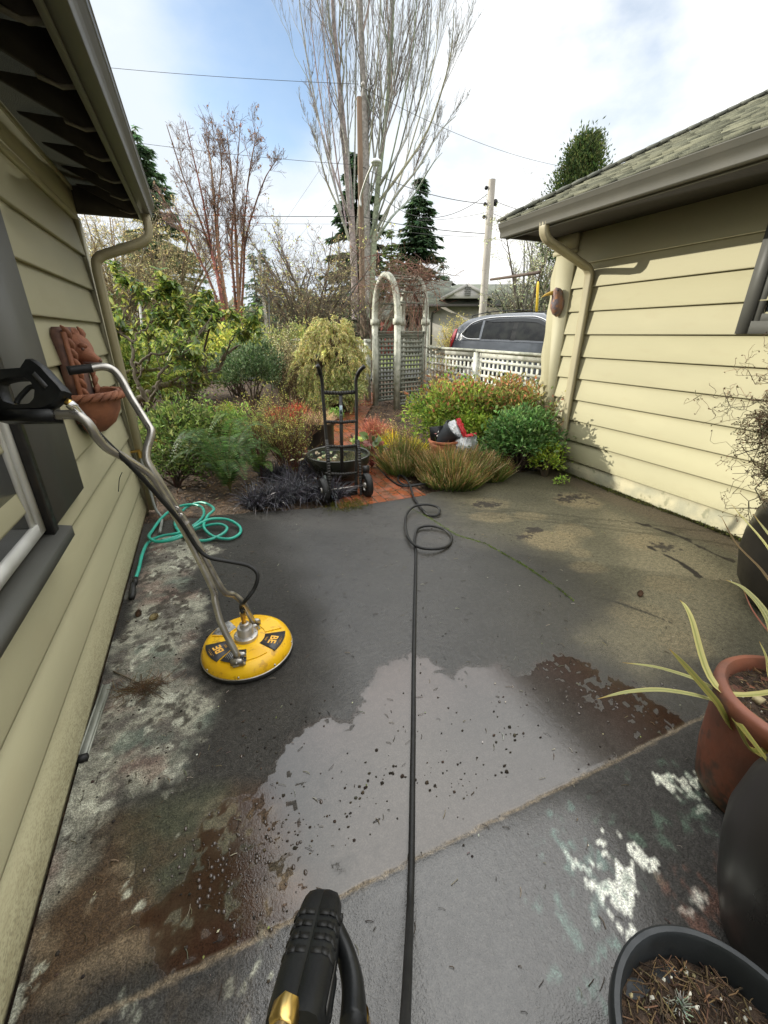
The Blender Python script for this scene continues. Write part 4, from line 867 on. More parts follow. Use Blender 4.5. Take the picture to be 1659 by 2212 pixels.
# moss along the right foundation and in the crack
MOSS = mat('moss', (.07, .085, .010), (.035, .045, .008), scale=30, rough=.95, vcol=True)
mb = MB(); n = 17000; t_ = RNG.random(n); y_ = 3.9-t_*2.3; dens = .5+.5*np.sin(y_*7)+.4*np.sin(y_*19+1); k = RNG.random(n) < (.35+.5*dens); y_ = y_[k]; n = len(y_)
c = np.c_[3.985-np.abs(RNG.normal(size=n))*.026*(.7+.3*np.sin(y_*5)), y_, np.abs(RNG.normal(size=n))*.008]; mb.cards(c, rnd(n)*[1, 1, .5]+[0, 0, .9], rnd(n), RNG.uniform(.008, .020, n), .008, pick([(1, 1, 1), (1.5, 1.3, 1), (.5, .42, .6), (.8, .5, .8)], n))
P_ = [G(*p)[:2] for p in ((880, 1095), (930, 1120), (985, 1155), (1050, 1175), (1130, 1220), (1205, 1270), (1240, 1300))]
n = 2400; t_ = RNG.random(n)*5.99; i = t_.astype(int); f = (t_-i)[:, None]; pp = np.array(P_); q = pp[i]*(1-f)+pp[i+1]*f; kk = RNG.random(n) < .25+.75*np.exp(-((t_-3.8)/1.1)**2); q = q[kk]; n = len(q)
mb.cards(np.c_[q+RNG.normal(size=(n, 2))*.006, np.full(n, .0)], rnd(n)*[1, 1, .5]+[0, 0, .9], rnd(n), RNG.uniform(.004, .010, n), .005, pick([(2.1, 2.6, 1.2), (1.4, 1.8, 1)], n))
tag(mb.build('moss', MOSS), 'green moss along the foundation and in the concrete crack', 'moss', kind='stuff')
# ------------------------------------------------------------------ pots at the right
def pot(name, label, c, prof, m, group=None, inner=None):
    r = thing(name, label, 'plant pot', c, group); mb = MB(); mb.lathe(prof, c, 56); mb.build('pot_body', m, r, smooth=True, sharp=50)
    return r
SOIL = mat('potting_soil', (.035, .022, .014), (.07, .045, .028), scale=40, rough=.95, bump=.9, bscale=90, speck=(.14, .08, .04), sscale=50)
def soil_disc(c, r, z, n, parent, seed=1, perl=0.):
    mb = MB(); rg = np.linspace(0, r, 10); a = np.arange(40)*2*pi/40
    V = np.array([[c[0]+q*cos(b_), c[1]+q*sin(b_), z+.012*RNG.normal()*(q < r*.95)] for q in rg for b_ in a]); i = np.arange(9)[:, None]*40; j = np.arange(40)[None]
    F = np.stack([i+j, i+(j+1) % 40, i+40+(j+1) % 40, i+40+j], -1).reshape(-1, 4); mb.add(V, F, (1, 1, 1)); o = mb.build('soil', SOIL, parent, smooth=True)
    mb = MB(); q = r*np.sqrt(RNG.random(n))*.95; b_ = RNG.random(n)*2*pi; P0 = np.c_[c[0]+q*np.cos(b_), c[1]+q*np.sin(b_), z+.008+.012*RNG.random(n)]; d = rnd(n)*[1, 1, .25]
    P = np.stack([P0-d*.02, P0+rnd(n)*.003, P0+d*.022], 1); mb.twigs(P, np.repeat(RNG.uniform(.0007, .0022, n)[:, None], 3, 1), 3, pick([(.10, .06, .03), (.05, .03, .018), (.20, .13, .06)], n))
    k = int(perl)
    for _ in range(k):
        q_ = r*sqrt(random.random())*.92; b2_ = random.random()*2*pi; cc = random.choice([(.75, .72, .60), (.62, .6, .5), (.45, .38, .2)])
        mb.ball((c[0]+q_*cos(b2_), c[1]+q_*sin(b2_), z+.012), random.uniform(.0025, .0065), 6, col=cc, sc=(1, .8, .7), nz=.4)
    m_ = mb.build('bark_and_perlite', BARK, parent); m_['kind'] = 'stuff'; return o
GLAZE = mat('dark_bronze_glaze', (.036, .031, .024), (.024, .021, .018), scale=5, rough=.42, bump=.05, bscale=90, rvar=.12)
GLAZE2 = mat('dark_slate_glaze', (.034, .030, .028), (.024, .022, .021), scale=4, rough=.38, rvar=.14, stretch=(1, 1, .4))
c = np.array([3.25, .98, 0])
r1 = pot('planter_pot', 'large dark bronze oval pot beside the sunlit wall holding the bare twisted shrub', c, [(0, 0), (.25, 0), (.30, .03), (.37, .15), (.405, .32), (.405, .45), (.38, .60), (.36, .655), (.345, .665), (.325, .655), (.33, .60), (.30, .58), (0, .58)], GLAZE)
soil_disc(c, .32, .60, 160, r1)
mb = MB(); n = 900; a = RNG.random(n)*2*pi; q = .30*np.sqrt(RNG.random(n)); mb.leaves(np.c_[c[0]+q*np.cos(a), c[1]+q*np.sin(a), .60+.05*RNG.random(n)], rnd(n)*[1, 1, .4]+[0, 0, .5], rnd(n), RNG.uniform(.02, .045, n), .02, pick([(.10, .20, .03), (.16, .26, .05), (.06, .12, .03)], n))
tag(mb.build('ground_cover', LEAF, loc=c+[0, 0, .6]), 'small bright green leaves growing at the foot of the twisted shrub in its pot', 'plant')
# bare twisted shrub
ts = thing('twisted_shrub', 'bare contorted shrub with brown corkscrew twigs in the dark oval pot', 'shrub', c+[0, 0, .6])
tr = [cr([c+[0, 0, .58], c+[-.03, .05, .85], c+[.06, .12, 1.15], c+[-.05, .2, 1.5]], 3), cr([c+[.05, 0, .58], c+[-.10, .02, .8], c+[-.15, .22, 1.0], c+[-.3, .25, 1.25]], 3), cr([c+[0, .04, .58], c+[.02, .2, .85], c+[-.12, .35, 1.0], c+[-.2, .45, 1.2]], 3), cr([c+[.0, .04, .58], c+[.12, .1, .9], c+[.15, .3, 1.2], c+[.0, .4, 1.5]], 3)]
P = np.array(tr); R = np.repeat(np.linspace(.016, .007, P.shape[1])[None], len(P), 0)
mb = MB(); mb.twigs(P, R, 7, np.tile([.09, .07, .05], (len(P), 1))); mb.build('trunk', BARK, ts, smooth=True)
mb = MB(); Pa, Ra = grow(P, R, 15, .50, 1.1, .05, 8, .25, 1, .5, .4, wig=.30); mb.twigs(Pa, Ra, 5, pick([(.11, .085, .05)], len(Pa)))
Pb, Rb = grow(Pa, Ra, 9, .50, 1.1, .0, 7, .1, 1, .6, .6, wig=.38); mb.twigs(Pb, Rb, 4, pick([(.22, .165, .095), (.17, .13, .075)], len(Pb)))
Pc, Rc = grow(Pb, Rb, 7, .55, 1.2, .0, 6, .1, 1, .8, .7, wig=.42); mb.twigs(Pc, np.maximum(Rc, .0013), 3, pick([(.32, .225, .13), (.25, .17, .10), (.20, .18, .09)], len(Pc)))
e = Pc[:, -1]; n = len(e); mb.cards(e, rnd(n), rnd(n), .014, .009, pick([(.13, .07, .03), (.20, .12, .05), (.10, .10, .04)], n)); mb.build('twigs', BARK, ts)
# terracotta pot with flax
c = np.array([1.68, .415, 0]); TERRA2 = mat('red_clay_glaze', (.225, .075, .04), (.13, .055, .036), scale=5, rough=.6, bump=.2, bscale=40, speck=(.06, .045, .035), sscale=11, samt=.7, zdirt=(.0, .25, (.05, .04, .03), 30))
r2 = pot('clay_pot', 'red clay pot with thick rim holding a variegated flax plant', c, [(0, 0), (.17, 0), (.185, .02), (.205, .15), (.215, .32), (.218, .39), (.228, .41), (.234, .435), (.232, .46), (.222, .472), (.205, .474), (.192, .46), (.188, .42), (0, .41)], TERRA2)
soil_disc(c, .19, .425, 420, r2, perl=25)
mb = MB(); mb.box(c+[-.10, .06, .437], c+[-.07, .085, .452]); mb.build('gravel_chip', mat('stone_chip', (.38, .32, .18), rough=.8), r2)
FL = thing('flax_plant', 'variegated flax with long cream and green sword leaves in the red clay pot', 'plant', c+[0, 0, .42])
FLAX = mat('flax_leaf', (1, 1, 1), rough=.5, spec=.25, vcol=True, trans=.25)
def sword(pts, wd, pal, fold=.35):
    wd = wd*.74
    Q = cr(pts, 8); T = unit(np.gradient(Q, axis=0)); n = len(Q); t_ = np.linspace(0, 1, n)
    sd = unit(np.cross(T, np.array([0, 0, 1.])+.2*RNG.normal(size=3))); up = np.cross(sd, T); up *= np.sign(up[:, 2:3]+1e-9)
    wv = wd*np.minimum(1, (.55+1.2*t_))*(1-t_**3.2)**.9+.0008
    off = [-1, -.86, -.3, 0, .3, .86, 1]; cols = [pal[0], pal[1], pal[2], pal[3], pal[2], pal[1], pal[0]]
    V = np.stack([Q+sd*(o*wv/2)[:, None]+up*(abs(o)*wv*fold/2)[:, None] for o in off], 1); C_ = np.array(cols)[None]*(1+.0*t_[:, None, None])
    gt = np.clip((t_-.9)/.1, 0, 1)[:, None, None]; C_ = C_*(1-gt)+np.array([.30, .17, .03])*gt
    mb = MB(); mb.add(V, grid_faces(n, 7), C_.reshape(-1, 3)); return mb.build('leaf', FLAX, FL, smooth=True)
o_ = c+np.array([.03, -.03, .42])
cream = [(.14, .11, .03), (.56, .50, .20), (.46, .44, .17), (.26, .27, .08)]; green = [(.34, .25, .06), (.20, .19, .045), (.13, .14, .03), (.25, .19, .05)]; pale = [(.50, .44, .18), (.40, .38, .16), (.22, .24, .09), (.44, .40, .18)]; red = [(.25, .07, .04), (.30, .11, .07), (.22, .08, .05), (.28, .12, .08)]
sword([o_, ZC(1600, 1600, 1.55)*0+np.array([1.62, .36, .62]), ZC(1560, 1495, 1.45), ZC(1490, 1330, 1.55), ZC(1468, 1295, 1.58)], .045, cream)
sword([o_+[0, .02, 0], ZC(1600, 1580, 1.42), ZC(1540, 1510, 1.40), ZC(1480, 1440, 1.42), ZC(1446, 1402, 1.44)], .046, green)
sword([o_+[0, -.02, 0], ZC(1625, 1560, 1.5), ZC(1540, 1515, 1.42), ZC(1440, 1493, 1.35), ZC(1360, 1495, 1.32), ZC(1290, 1510, 1.30)], .034, pale)
sword([o_+[.0, .0, 0], ZC(1610, 1545, 1.5), ZC(1530, 1482, 1.50), ZC(1430, 1445, 1.50), ZC(1344, 1431, 1.5)], .030, pale)
sword([o_+[0, -.03, 0], ZC(1640, 1630, 1.3), ZC(1590, 1560, 1.25), ZC(1700, 1700, 1.0)], .050, green)
sword([o_+[.02, 0, 0], ZC(1690, 1460, 1.5), ZC(1660, 1340, 1.6), ZC(1610, 1275, 1.72), ZC(1567, 1252, 1.8)], .040, pale)
sword([o_+[.03, .02, 0], ZC(1700, 1400, 1.6), ZC(1660, 1365, 1.68), ZC(1625, 1318, 1.78), ZC(1605, 1272, 1.85)], .016, red)
sword([o_+[.05, 0, 0], ZC(1700, 1330, 1.5), ZC(1650, 1240, 1.62), ZC(1590, 1175, 1.76), ZC(1556, 1112, 1.85)], .026, [(.10, .06, .03), (.14, .09, .04), (.10, .07, .03), (.2, .14, .06)])
sword([o_+[0, 0, 0], ZC(1670, 1480, 1.5), ZC(1655, 1420, 1.55), ZC(1640, 1385, 1.58)], .014, cream)
sword([o_+[.0, .01, 0], ZC(1625, 1530, 1.55), ZC(1660, 1480, 1.6), ZC(1720, 1440, 1.7)], .030, cream)
sword([o_+[.0, -.01, 0], ZC(1610, 1560, 1.42), ZC(1660, 1600, 1.3), ZC(1730, 1640, 1.2)], .034, pale)
for k in range(4): sword([o_, o_+np.array([.06+.05*k, -.05+.04*k, .3]), o_+np.array([.25+.08*k, -.1+.09*k, .62]), o_+np.array([.5+.1*k, -.1+.12*k, .75])], .04, random.choice([cream, green, pale]))
for k in range(9):
    a = -2.2+k*.36; e_ = o_+np.array([.42*cos(a+2.6)*(.6+.1*k), .30*sin(a+2.6)+.15, .45+.05*(k % 4)]); 
    if e_[0] > 1.62: sword([o_, o_*.5+e_*.5+[0, 0, .12], e_], .024+.004*(k % 3), [cream, green, pale][k % 3])
# tall dark pot
c = np.array([1.262, .118, 0])
pot('tall_pot', 'tall dark slate grey pot close to the viewer at the right edge', c, [(0, 0), (.135, 0), (.145, .02), (.185, .15), (.215, .30), (.225, .40), (.215, .52), (.19, .60), (.165, .635), (.15, .64), (.14, .62), (.17, .5), (0, .5)], GLAZE2)
# nursery pot with soil
c = np.array([.718, .030, 0])
r4 = pot('nursery_pot', 'black plastic nursery pot full of bark soil in the bottom right corner', c, [(0, 0), (.155, 0), (.158, .01), (.187, .305), (.203, .308), (.207, .318), (.207, .347), (.202, .353), (.192, .353), (.187, .345), (.178, .26), (0, .255)], mat('matte_black_pot', (.014, .017, .019), (.022, .026, .029), scale=9, rough=.5, bump=.06, bscale=150, rvar=.1))
soil_disc(c, .182, .268, 900, r4, perl=120)
for k, (dx, dy, L_, lab) in enumerate(((-.115, .03, .07, 'green sprout leaf at the left rim of the nursery pot'), (-.02, -.055, .10, 'larger green sprout leaf in the middle of the nursery pot soil'))):
    p0 = c+np.array([dx, dy, .272]); mb = MB(); d = unit(np.array([[.6, .1, .55]])); mb.leaves(p0[None], d, np.array([[0, .3, 1.]]), L_, .034, np.array([[.07, .17, .035]]), curl=.5)
    tag(mb.build('sprout', GLOSSLEAF, loc=p0), lab, 'sprout')
mb = MB(); 
for q in ((-.09, -.0), (.02, .10)):
    p0 = c+np.array([q[0], q[1], .275]); n = 60; P0 = np.repeat(p0[None], n, 0); d = unit(rnd(n)+[0, 0, .8]); P = np.stack([P0, P0+d*.014+rnd(n)*.004, P0+d*.026+rnd(n)*.008], 1); mb.twigs(P, np.full((n, 3), .0012), 3, pick([(.45, .48, .38)], n, .1))
tag(mb.build('lichen', BARK, loc=c+[-.03, .05, .27]), 'pale grey lichen tufts lying on the nursery pot soil', 'lichen', kind='stuff')

# ------------------------------------------------------------------ hand truck and the pots behind it
HT = thing('hand_truck', 'black steel hand truck standing on the brick path before the bowl planter', 'hand truck', (1.2, 4.0, -.01))
YT = 4.02
def pt(px, py, y=YT): return PY(px, py, y)
for sgn, P in ((-1, [(712, 1066, 4.05), (706, 960, 4.03), (698, 860, 4.0), (696, 830, 3.99), (694, 815, 3.97), (689, 798, 3.92), (686, 790, 3.88)]), (1, [(769, 1066, 4.05), (770, 960, 4.03), (770, 860, 4.0), (769, 830, 3.99), (770, 817, 3.97), (777, 801, 3.92), (787, 791, 3.88)])):
    Q = [PY(*p) for p in P]; Q[0][2] = 0.0; Q = cr(Q, 6); mb = MB(); mb.tube(Q, .0165, 12); rail = mb.build('rail', BLACKMETAL, HT, smooth=True)
    mb = MB(); mb.tube(Q[-11:]+0, .0195, 12); mb.tube([Q[-1], Q[-1]+(Q[-1]-Q[-2])*.1], .016, 12); mb.build('grip', RUBBER, rail, smooth=True)
for y0, y1, h in ((844, 852, .035), (908, 914, .03), (962, 966, .03), (1021, 1025, .03)):
    a_, b_ = pt(699 if y0 < 900 else 703, (y0+y1)/2, 4.005), pt(771, (y0+y1)/2-1.5, 4.005); m_ = (a_+b_)/2+[0, -.025, -.004]
    mb = MB(); q = cr([a_, m_, b_], 6)
    for u_, v_ in zip(q, q[1:]): mb.bar(u_, v_+(v_-u_)*.02, .006, h)
    mb.build('cross_bar', BLACKMETAL, HT)
mb = MB(); mb.bar(pt(736, 850, 3.985), pt(739, 1023, 4.0), .034, .006, up=(0, -1, 0)); sp = mb.build('centre_bar', BLACKMETAL, HT)
mb = MB(); mb.bar(pt(736.5, 876, 3.979), pt(737, 898, 3.979), .028, .001, up=(0, -1, 0)); st_ = mb.build('sticker', mat('pale_blue_sticker', (.22, .36, .42), (.45, .50, .50), scale=60, rough=.4, lo=.45, hi=.5), sp)
mb = MB(); mb.bar(pt(736.6, 886, 3.9775), pt(736.9, 894, 3.9775), .016, .001, up=(0, -1, 0)); mb.build('mark', BLACKPL, st_)
for sgn, px in ((-1, 706), (1, 773)):
    P = [pt(px, 950, 3.99), pt(px+3*1, 975, 3.93), pt(px+5, 1010, 3.90), pt(px+6, 1045, 3.91), pt(px+7, 1064, 3.93)]; P[-1][2] = .02
    mb = MB(); q = cr(P, 6)
    for u_, v_ in zip(q, q[1:]): mb.bar(u_, v_+(v_-u_)*.03, .028, .008, up=(0, -1, 0))
    mb.build('stair_glide', BLACKMETAL, HT)
wl = (pt(702, 1045, 3.96), pt(786, 1046, 3.96))
mb = MB(); za = .118; A0, A1 = np.array([wl[0][0]-.02, 3.95, za]), np.array([wl[1][0]+.03, 3.95, za]); mb.tube([A0, A1], .008, 8); mb.build('axle', STEEL, HT)
mb = MB(); mb.box((A0[0]+.05, 4.01, -.008), (A1[0]-.09, 4.23, .002)); mb.box((A0[0]+.05, 4.0, -.008), (A1[0]-.09, 4.008, .09)); mb.build('toe_plate', BLACKMETAL, HT)
for e_ in (A0, A1):
    mb = MB(); mb.lathe([(.07, -.03), (.118, -.032), (.127, -.02), (.128, 0), (.127, .02), (.118, .032), (.07, .03)], e_, 32, axis=(1, 0, 0)); whl = mb.build('wheel', RUBBER, HT, smooth=True, sharp=50)
    mb = MB(); mb.lathe([(.015, -.034), (.03, -.032), (.035, -.015), (.062, -.012), (.072, -.024), (.074, 0), (.072, .024), (.062, .012), (.035, .015), (.03, .032), (.015, .034)], e_, 28, axis=(1, 0, 0)); mb.build('rim', STEEL, whl, smooth=True, sharp=40)
mb = MB(); mb.box((A1[0]-.02, 4.0, .23), (A1[0]+.05, 4.02, .31)); mb.build('fender_tab', BLACKMETAL, HT)
c = np.array([1.30, 4.50, -.005])
DG = mat('dark_green_glaze', (.035, .036, .024), (.022, .024, .018), scale=6, rough=.3, rvar=.1)
bw = pot('bowl_planter', 'wide dark green glazed bowl of water standing behind the hand truck', c, [(0, 0), (.15, 0), (.17, .015), (.27, .12), (.335, .22), (.36, .31), (.366, .345), (.356, .352), (.342, .345), (.335, .30), (0, .30)], DG)
mb = MB(); mb.lathe([(0, .318), (.336, .318)], c, 40); mb.build('water', mat('bowl_water', (.02, .022, .018), rough=.03, spec=.9), bw)
mb = MB(); n = 26; mb.leaves(c+np.c_[RNG.normal(size=(n, 2))*.11+[-.18, .05], np.full(n, .324)], rnd(n)*[1, 1, .05], np.tile([0, 0, 1.], (n, 1)), .06, .035, pick([(.30, .26, .16), (.14, .20, .10), (.4, .36, .25)], n)); tag(mb.build('floating_leaves', LEAF, loc=c+[-.18, .05, .32]), 'pale leaves floating in the bowl behind the hand truck', 'leaves', kind='stuff')
c = gp(693, 975, 5.5); c[2] -= .03
cp = pot('cylinder_pot', 'tall dark cylinder pot with a grass tuft behind the bowl planter', c, [(0, 0), (.15, 0), (.165, .02), (.185, .2), (.19, .48), (.205, .50), (.205, .535), (.185, .535), (.18, .48), (0, .48)], GLAZE)
def tuft(name, label, cat, c, n, L, W, droop, c0, c1, group=None, spread=.06, lean=.5, k=6, m=LEAF):
    mb = MB(); a = RNG.random(n)*2*pi; q = spread*np.sqrt(RNG.random(n)); b_ = np.c_[c[0]+q*np.cos(a), c[1]+q*np.sin(a), np.full(n, c[2])]
    d = np.c_[np.cos(a)*lean*RNG.random(n), np.sin(a)*lean*RNG.random(n), np.ones(n)]+rnd(n)*.2
    mb.blades(b_, d, L*RNG.uniform(.6, 1.15, n), W*RNG.uniform(.7, 1.2, n), droop*RNG.uniform(.5, 1.3, n), k, pick(c0, n), pick(c1, n))
    return tag(mb.build(name, m, loc=c), label, cat, group)
tuft('grass_tuft', 'dry pinkish grass tuft growing in the tall cylinder pot', 'grass', c+[0, 0, .50], 420, .26, .006, .35, [(.20, .15, .08)], [(.42, .27, .19), (.36, .26, .14)], spread=.16, lean=.9)

# ------------------------------------------------------------------ garden plants
tuft('grass_tuft', 'silvery blue green grass mound before the red heather', 'grass', gp(655, 868, 6.4), 520, .34, .007, .62, [(.10, .13, .10)], [(.30, .36, .34), (.20, .27, .22)], spread=.12, lean=1.1)
dark0 = [(.02, .018, .02), (.03, .026, .03)]; dark1 = [(.075, .073, .088), (.05, .047, .058), (.13, .128, .15)]
mspots = [(640, 1055, 'front'), (596, 1092, 'a'), (688, 1030, 'b'), (652, 1005, 'c'), (556, 1098, 'd'), (718, 1082, 'e'), (625, 1085, 'f'), (668, 1080, 'g'), (600, 1040, 'h')]
mlab = ['largest black mondo grass clump at the patio edge beside the fern', 'black mondo grass clump at the patio edge nearest the teal hose', 'black mondo grass clump left of the hand truck wheel', 'black mondo grass clump farthest from the patio under the twiggy shrub', 'small black mondo grass clump under the lowest fern fronds', 'black mondo grass clump around the left hand truck wheel', 'black mondo grass clump overhanging the concrete below the largest clump', 'black mondo grass clump between the largest clump and the hand truck', 'black mondo grass clump against the fern crown']
BG = mat('mondo_leaf', (1, 1, 1), rough=.38, vcol=True, trans=.05)
for (x_, y_, _), lb in zip(mspots, mlab):
    c = G(x_, y_, .0); c[1] += .06; c[2] = -.02
    tuft('mondo_grass', lb, 'mondo grass', c, 380, .44, .0085, .60, dark0, dark1, 'black mondo grass clumps', .08, .90, 7, BG)
# ferns
def frond(root, az, L, rise, col, parent):
    t_ = np.linspace(0, 1, 26); d = np.array([cos(az), sin(az), 0]); P = root+d*(L*(.10*t_+.50*t_**1.35))[:, None]+np.array([0, 0, 1.])*(L*rise*(1.55*t_-1.15*t_**2.2))[:, None]
    T = unit(np.gradient(P, axis=0)); sd = unit(np.cross(T, [0, 0, 1.])); up = np.cross(sd, T)
    mb = MB(); mb.tube(P, np.linspace(.0028, .0008, 26), 4, col=(.10, .09, .03))
    u = np.linspace(.10, .99, 40); cs = []; ds = []; ns = []; Ls = []
    for v in u:
        p = np.array([np.interp(v, t_, P[:, i]) for i in range(3)]); i = min(25, int(v*25)); ln = L*.15*(sin(pi*min(1, v*.86+.12)))**.8
        for s_ in (-1, 1):
            cs.append(p); ds.append(sd[i]*s_+T[i]*.35-up[i]*.12); ns.append(up[i]+.15*RNG.normal(size=3)); Ls.append(ln*random.uniform(.88, 1.08))
    n = len(cs); mb.cards(np.array(cs), np.array(ds), np.array(ns), np.array(Ls), .0125, pick(col, n, .18)); return mb.build('frond', LEAF, parent)
def fern(label, c, n, L, col, seed):
    r_ = np.random.default_rng(seed); ft = thing('sword_fern', label, 'fern', c, 'sword ferns by the patio')
    for k in range(n): frond(c, k*2.399+r_.random()*.5, L*r_.uniform(.75, 1.15), r_.uniform(.7, 1.7), col, ft)
fc = [(.024, .052, .013), (.036, .068, .018), (.055, .09, .028)]
c = G(498, 1062, 0); c[2] = -.02; fern('large green sword fern at the patio edge between teal hose and black grass', c, 24, .92, fc, 3)
c = gp(556, 985, 4.75); fern('sword fern with upright fronds behind the large fern', c, 15, .80, [(.045, .085, .02), (.075, .12, .03)], 5)

def heath(name, label, cat, c, r, h, n, L, W, c0, c1, group=None, lean=.9, ry=None, droop=.05):
    n = int(n*.8); W = W*1.25; lean *= .72
    t = thing(name, label, cat, c, group); a = RNG.random(n)*2*pi; q = np.sqrt(RNG.random(n)); ry = ry or r
    dx, dy = np.cos(a)*q, np.sin(a)*q; lat = dx*r; dep = dy*ry
    b_ = c+RT*lat[:, None]*.72+FH*dep[:, None]*.72+np.array([0, 0, 1.])*(h*.62*(1-q**2)*RNG.uniform(.1, 1, n))[:, None]
    lum = .8+.35*np.sin(dx*5+dy*4+c[0]*9)
    d = RT*(dx*lean)[:, None]+FH*(dy*lean)[:, None]+np.array([0, 0, 1.])+rnd(n)*.28
    mb = MB(); cc0 = pick(c0, n, .4); cc1 = pick(c1, n, .4); mb.blades(b_, d, L*lum*RNG.uniform(.6, 1.2, n), W*RNG.uniform(.7, 1.3, n), droop, 4, cc0, cc1, tip=.35)
    # short side needles
    m_ = n*3; i = RNG.integers(0, n, m_); s_ = RNG.uniform(.2, .98, m_); dd = unit(d)[i]; Lq = (L*lum)[i]*.9
    mb.cards(b_[i]+dd*(Lq*s_)[:, None], unit(dd*.8+rnd(m_)*.7), rnd(m_), RNG.uniform(.012, .026, m_), .0055, cc0[i]*(1-s_[:, None])+cc1[i]*s_[:, None])
    mb.build('foliage', LEAF, t)
    k = 40; a = RNG.random(k)*2*pi; P1 = c+RT*(np.cos(a)*r*.6)[:, None]+FH*(np.sin(a)*ry*.6)[:, None]+np.array([0, 0, h*.5]); P = np.stack([np.repeat(c[None]-[0, 0, .03], k, 0), (P1+c)/2+rnd(k)*.03, P1], 1)
    mb = MB(); mb.twigs(P, np.tile([.007, .005, .002], (k, 1)), 4, pick([(.09, .06, .035)], k)); mb.build('stem', BARK, t); return t
def bush(name, label, cat, c, rx, ry, rz, n, L, W, pal, nc, group=None, m=LEAF, spread=.17, stems=14, big=False, zc=.52, up=.35, stemcol=(.08, .055, .035), pal2=None, droop=0., r0=.014, lowz=-.55, tipz=None):
    t = thing(name, label, cat, c, group)
    d = rnd(nc*3); d = d[d[:, 2] > lowz][:nc]; nc = len(d); lum = .60+.46*RNG.random(nc); hf = np.where(RNG.random(nc) < .3, RNG.uniform(.35, .8, nc), 1.)
    e = d*(lum*hf)[:, None]; cc = c+RT*(e[:, 0]*rx)[:, None]+FH*(e[:, 1]*ry)[:, None]+np.array([0, 0, 1.])*(rz*(zc+(1-zc)*e[:, 2]))[:, None]
    i = RNG.integers(0, nc, n); off = RNG.normal(size=(n, 3))*spread*np.array([1, 1, .8])*((rx+ry+rz)/3)
    p = cc[i]+off; p[:, 2] = np.maximum(p[:, 2], c[2]+.01); out_ = unit(p-(c+[0, 0, rz*.35])); dd = unit(out_*.7+rnd(n)*.75+np.array([0, 0, up-droop]))
    col = pick(pal, n); tint = (.78+.44*RNG.random(nc))[i][:, None]; col = col*tint
    if pal2 is not None:
        hgt = np.clip((p[:, 2]-c[2])/rz, 0, 1.2); k = RNG.random(n) < np.clip((hgt-.55)*1.5, 0, .8); col[k] = pick(pal2, k.sum())
    mb = MB(); nr = unit(rnd(n)+np.array([0, 0, .9]))
    (mb.leaves if big else mb.cards)(p, dd, nr, L*RNG.uniform(.65, 1.25, n), W*RNG.uniform(.7, 1.2, n), col); mb.build('foliage', m, t)
    k = min(nc, max(stems, 4)); j = RNG.permutation(nc)[:k]; b0 = np.repeat(c[None]-[0, 0, .04], k, 0)+RNG.normal(size=(k, 3))*[.05*rx, .05*ry, 0]
    P = np.stack([b0, b0*.62+cc[j]*.38+[0, 0, .10*rz]+RNG.normal(size=(k, 3))*.04*rx, b0*.25+cc[j]*.75+RNG.normal(size=(k, 3))*.04*rx, cc[j]], 1)
    mb = MB(); mb.twigs(P, np.tile(np.array([1, .75, .5, .22])*r0, (k, 1)), 5, pick([stemcol], k))
    Pq, Rq = grow(P, np.tile(np.array([1, .75, .5, .22])*r0, (k, 1)), 9, .42, .7, .3, 4, .3, 1, .5, .3, wig=.1); mb.twigs(Pq, Rq, 3, pick([stemcol], len(Pq))); mb.build('stem', BARK, t)
    return t
grn = [(.066, .10, .022), (.095, .13, .032), (.042, .068, .018), (.13, .15, .045)]
bush('leafy_shrub', 'low spreading green leafy shrub against the left house corner', 'shrub', gp(405, 1040, 5.1), .62, .62, .80, 3900, .062, .028, grn, 90, big=True, spread=.13, stems=26)
bush('leafy_shrub', 'small light green leafy shrub between the low spreading shrub and the twiggy one', 'shrub', gp(535, 985, 5.6), .34, .34, .72, 900, .055, .026, [(.13, .19, .04), (.09, .14, .03)], 40, big=True, spread=.15)
bush('leafy_shrub', 'trailing green shrub under the spreading shrub near the teal hose', 'shrub', gp(385, 1055, 4.6), .42, .3, .40, 900, .05, .024, [(.05, .08, .02), (.08, .12, .03)], 40, big=True, spread=.15)
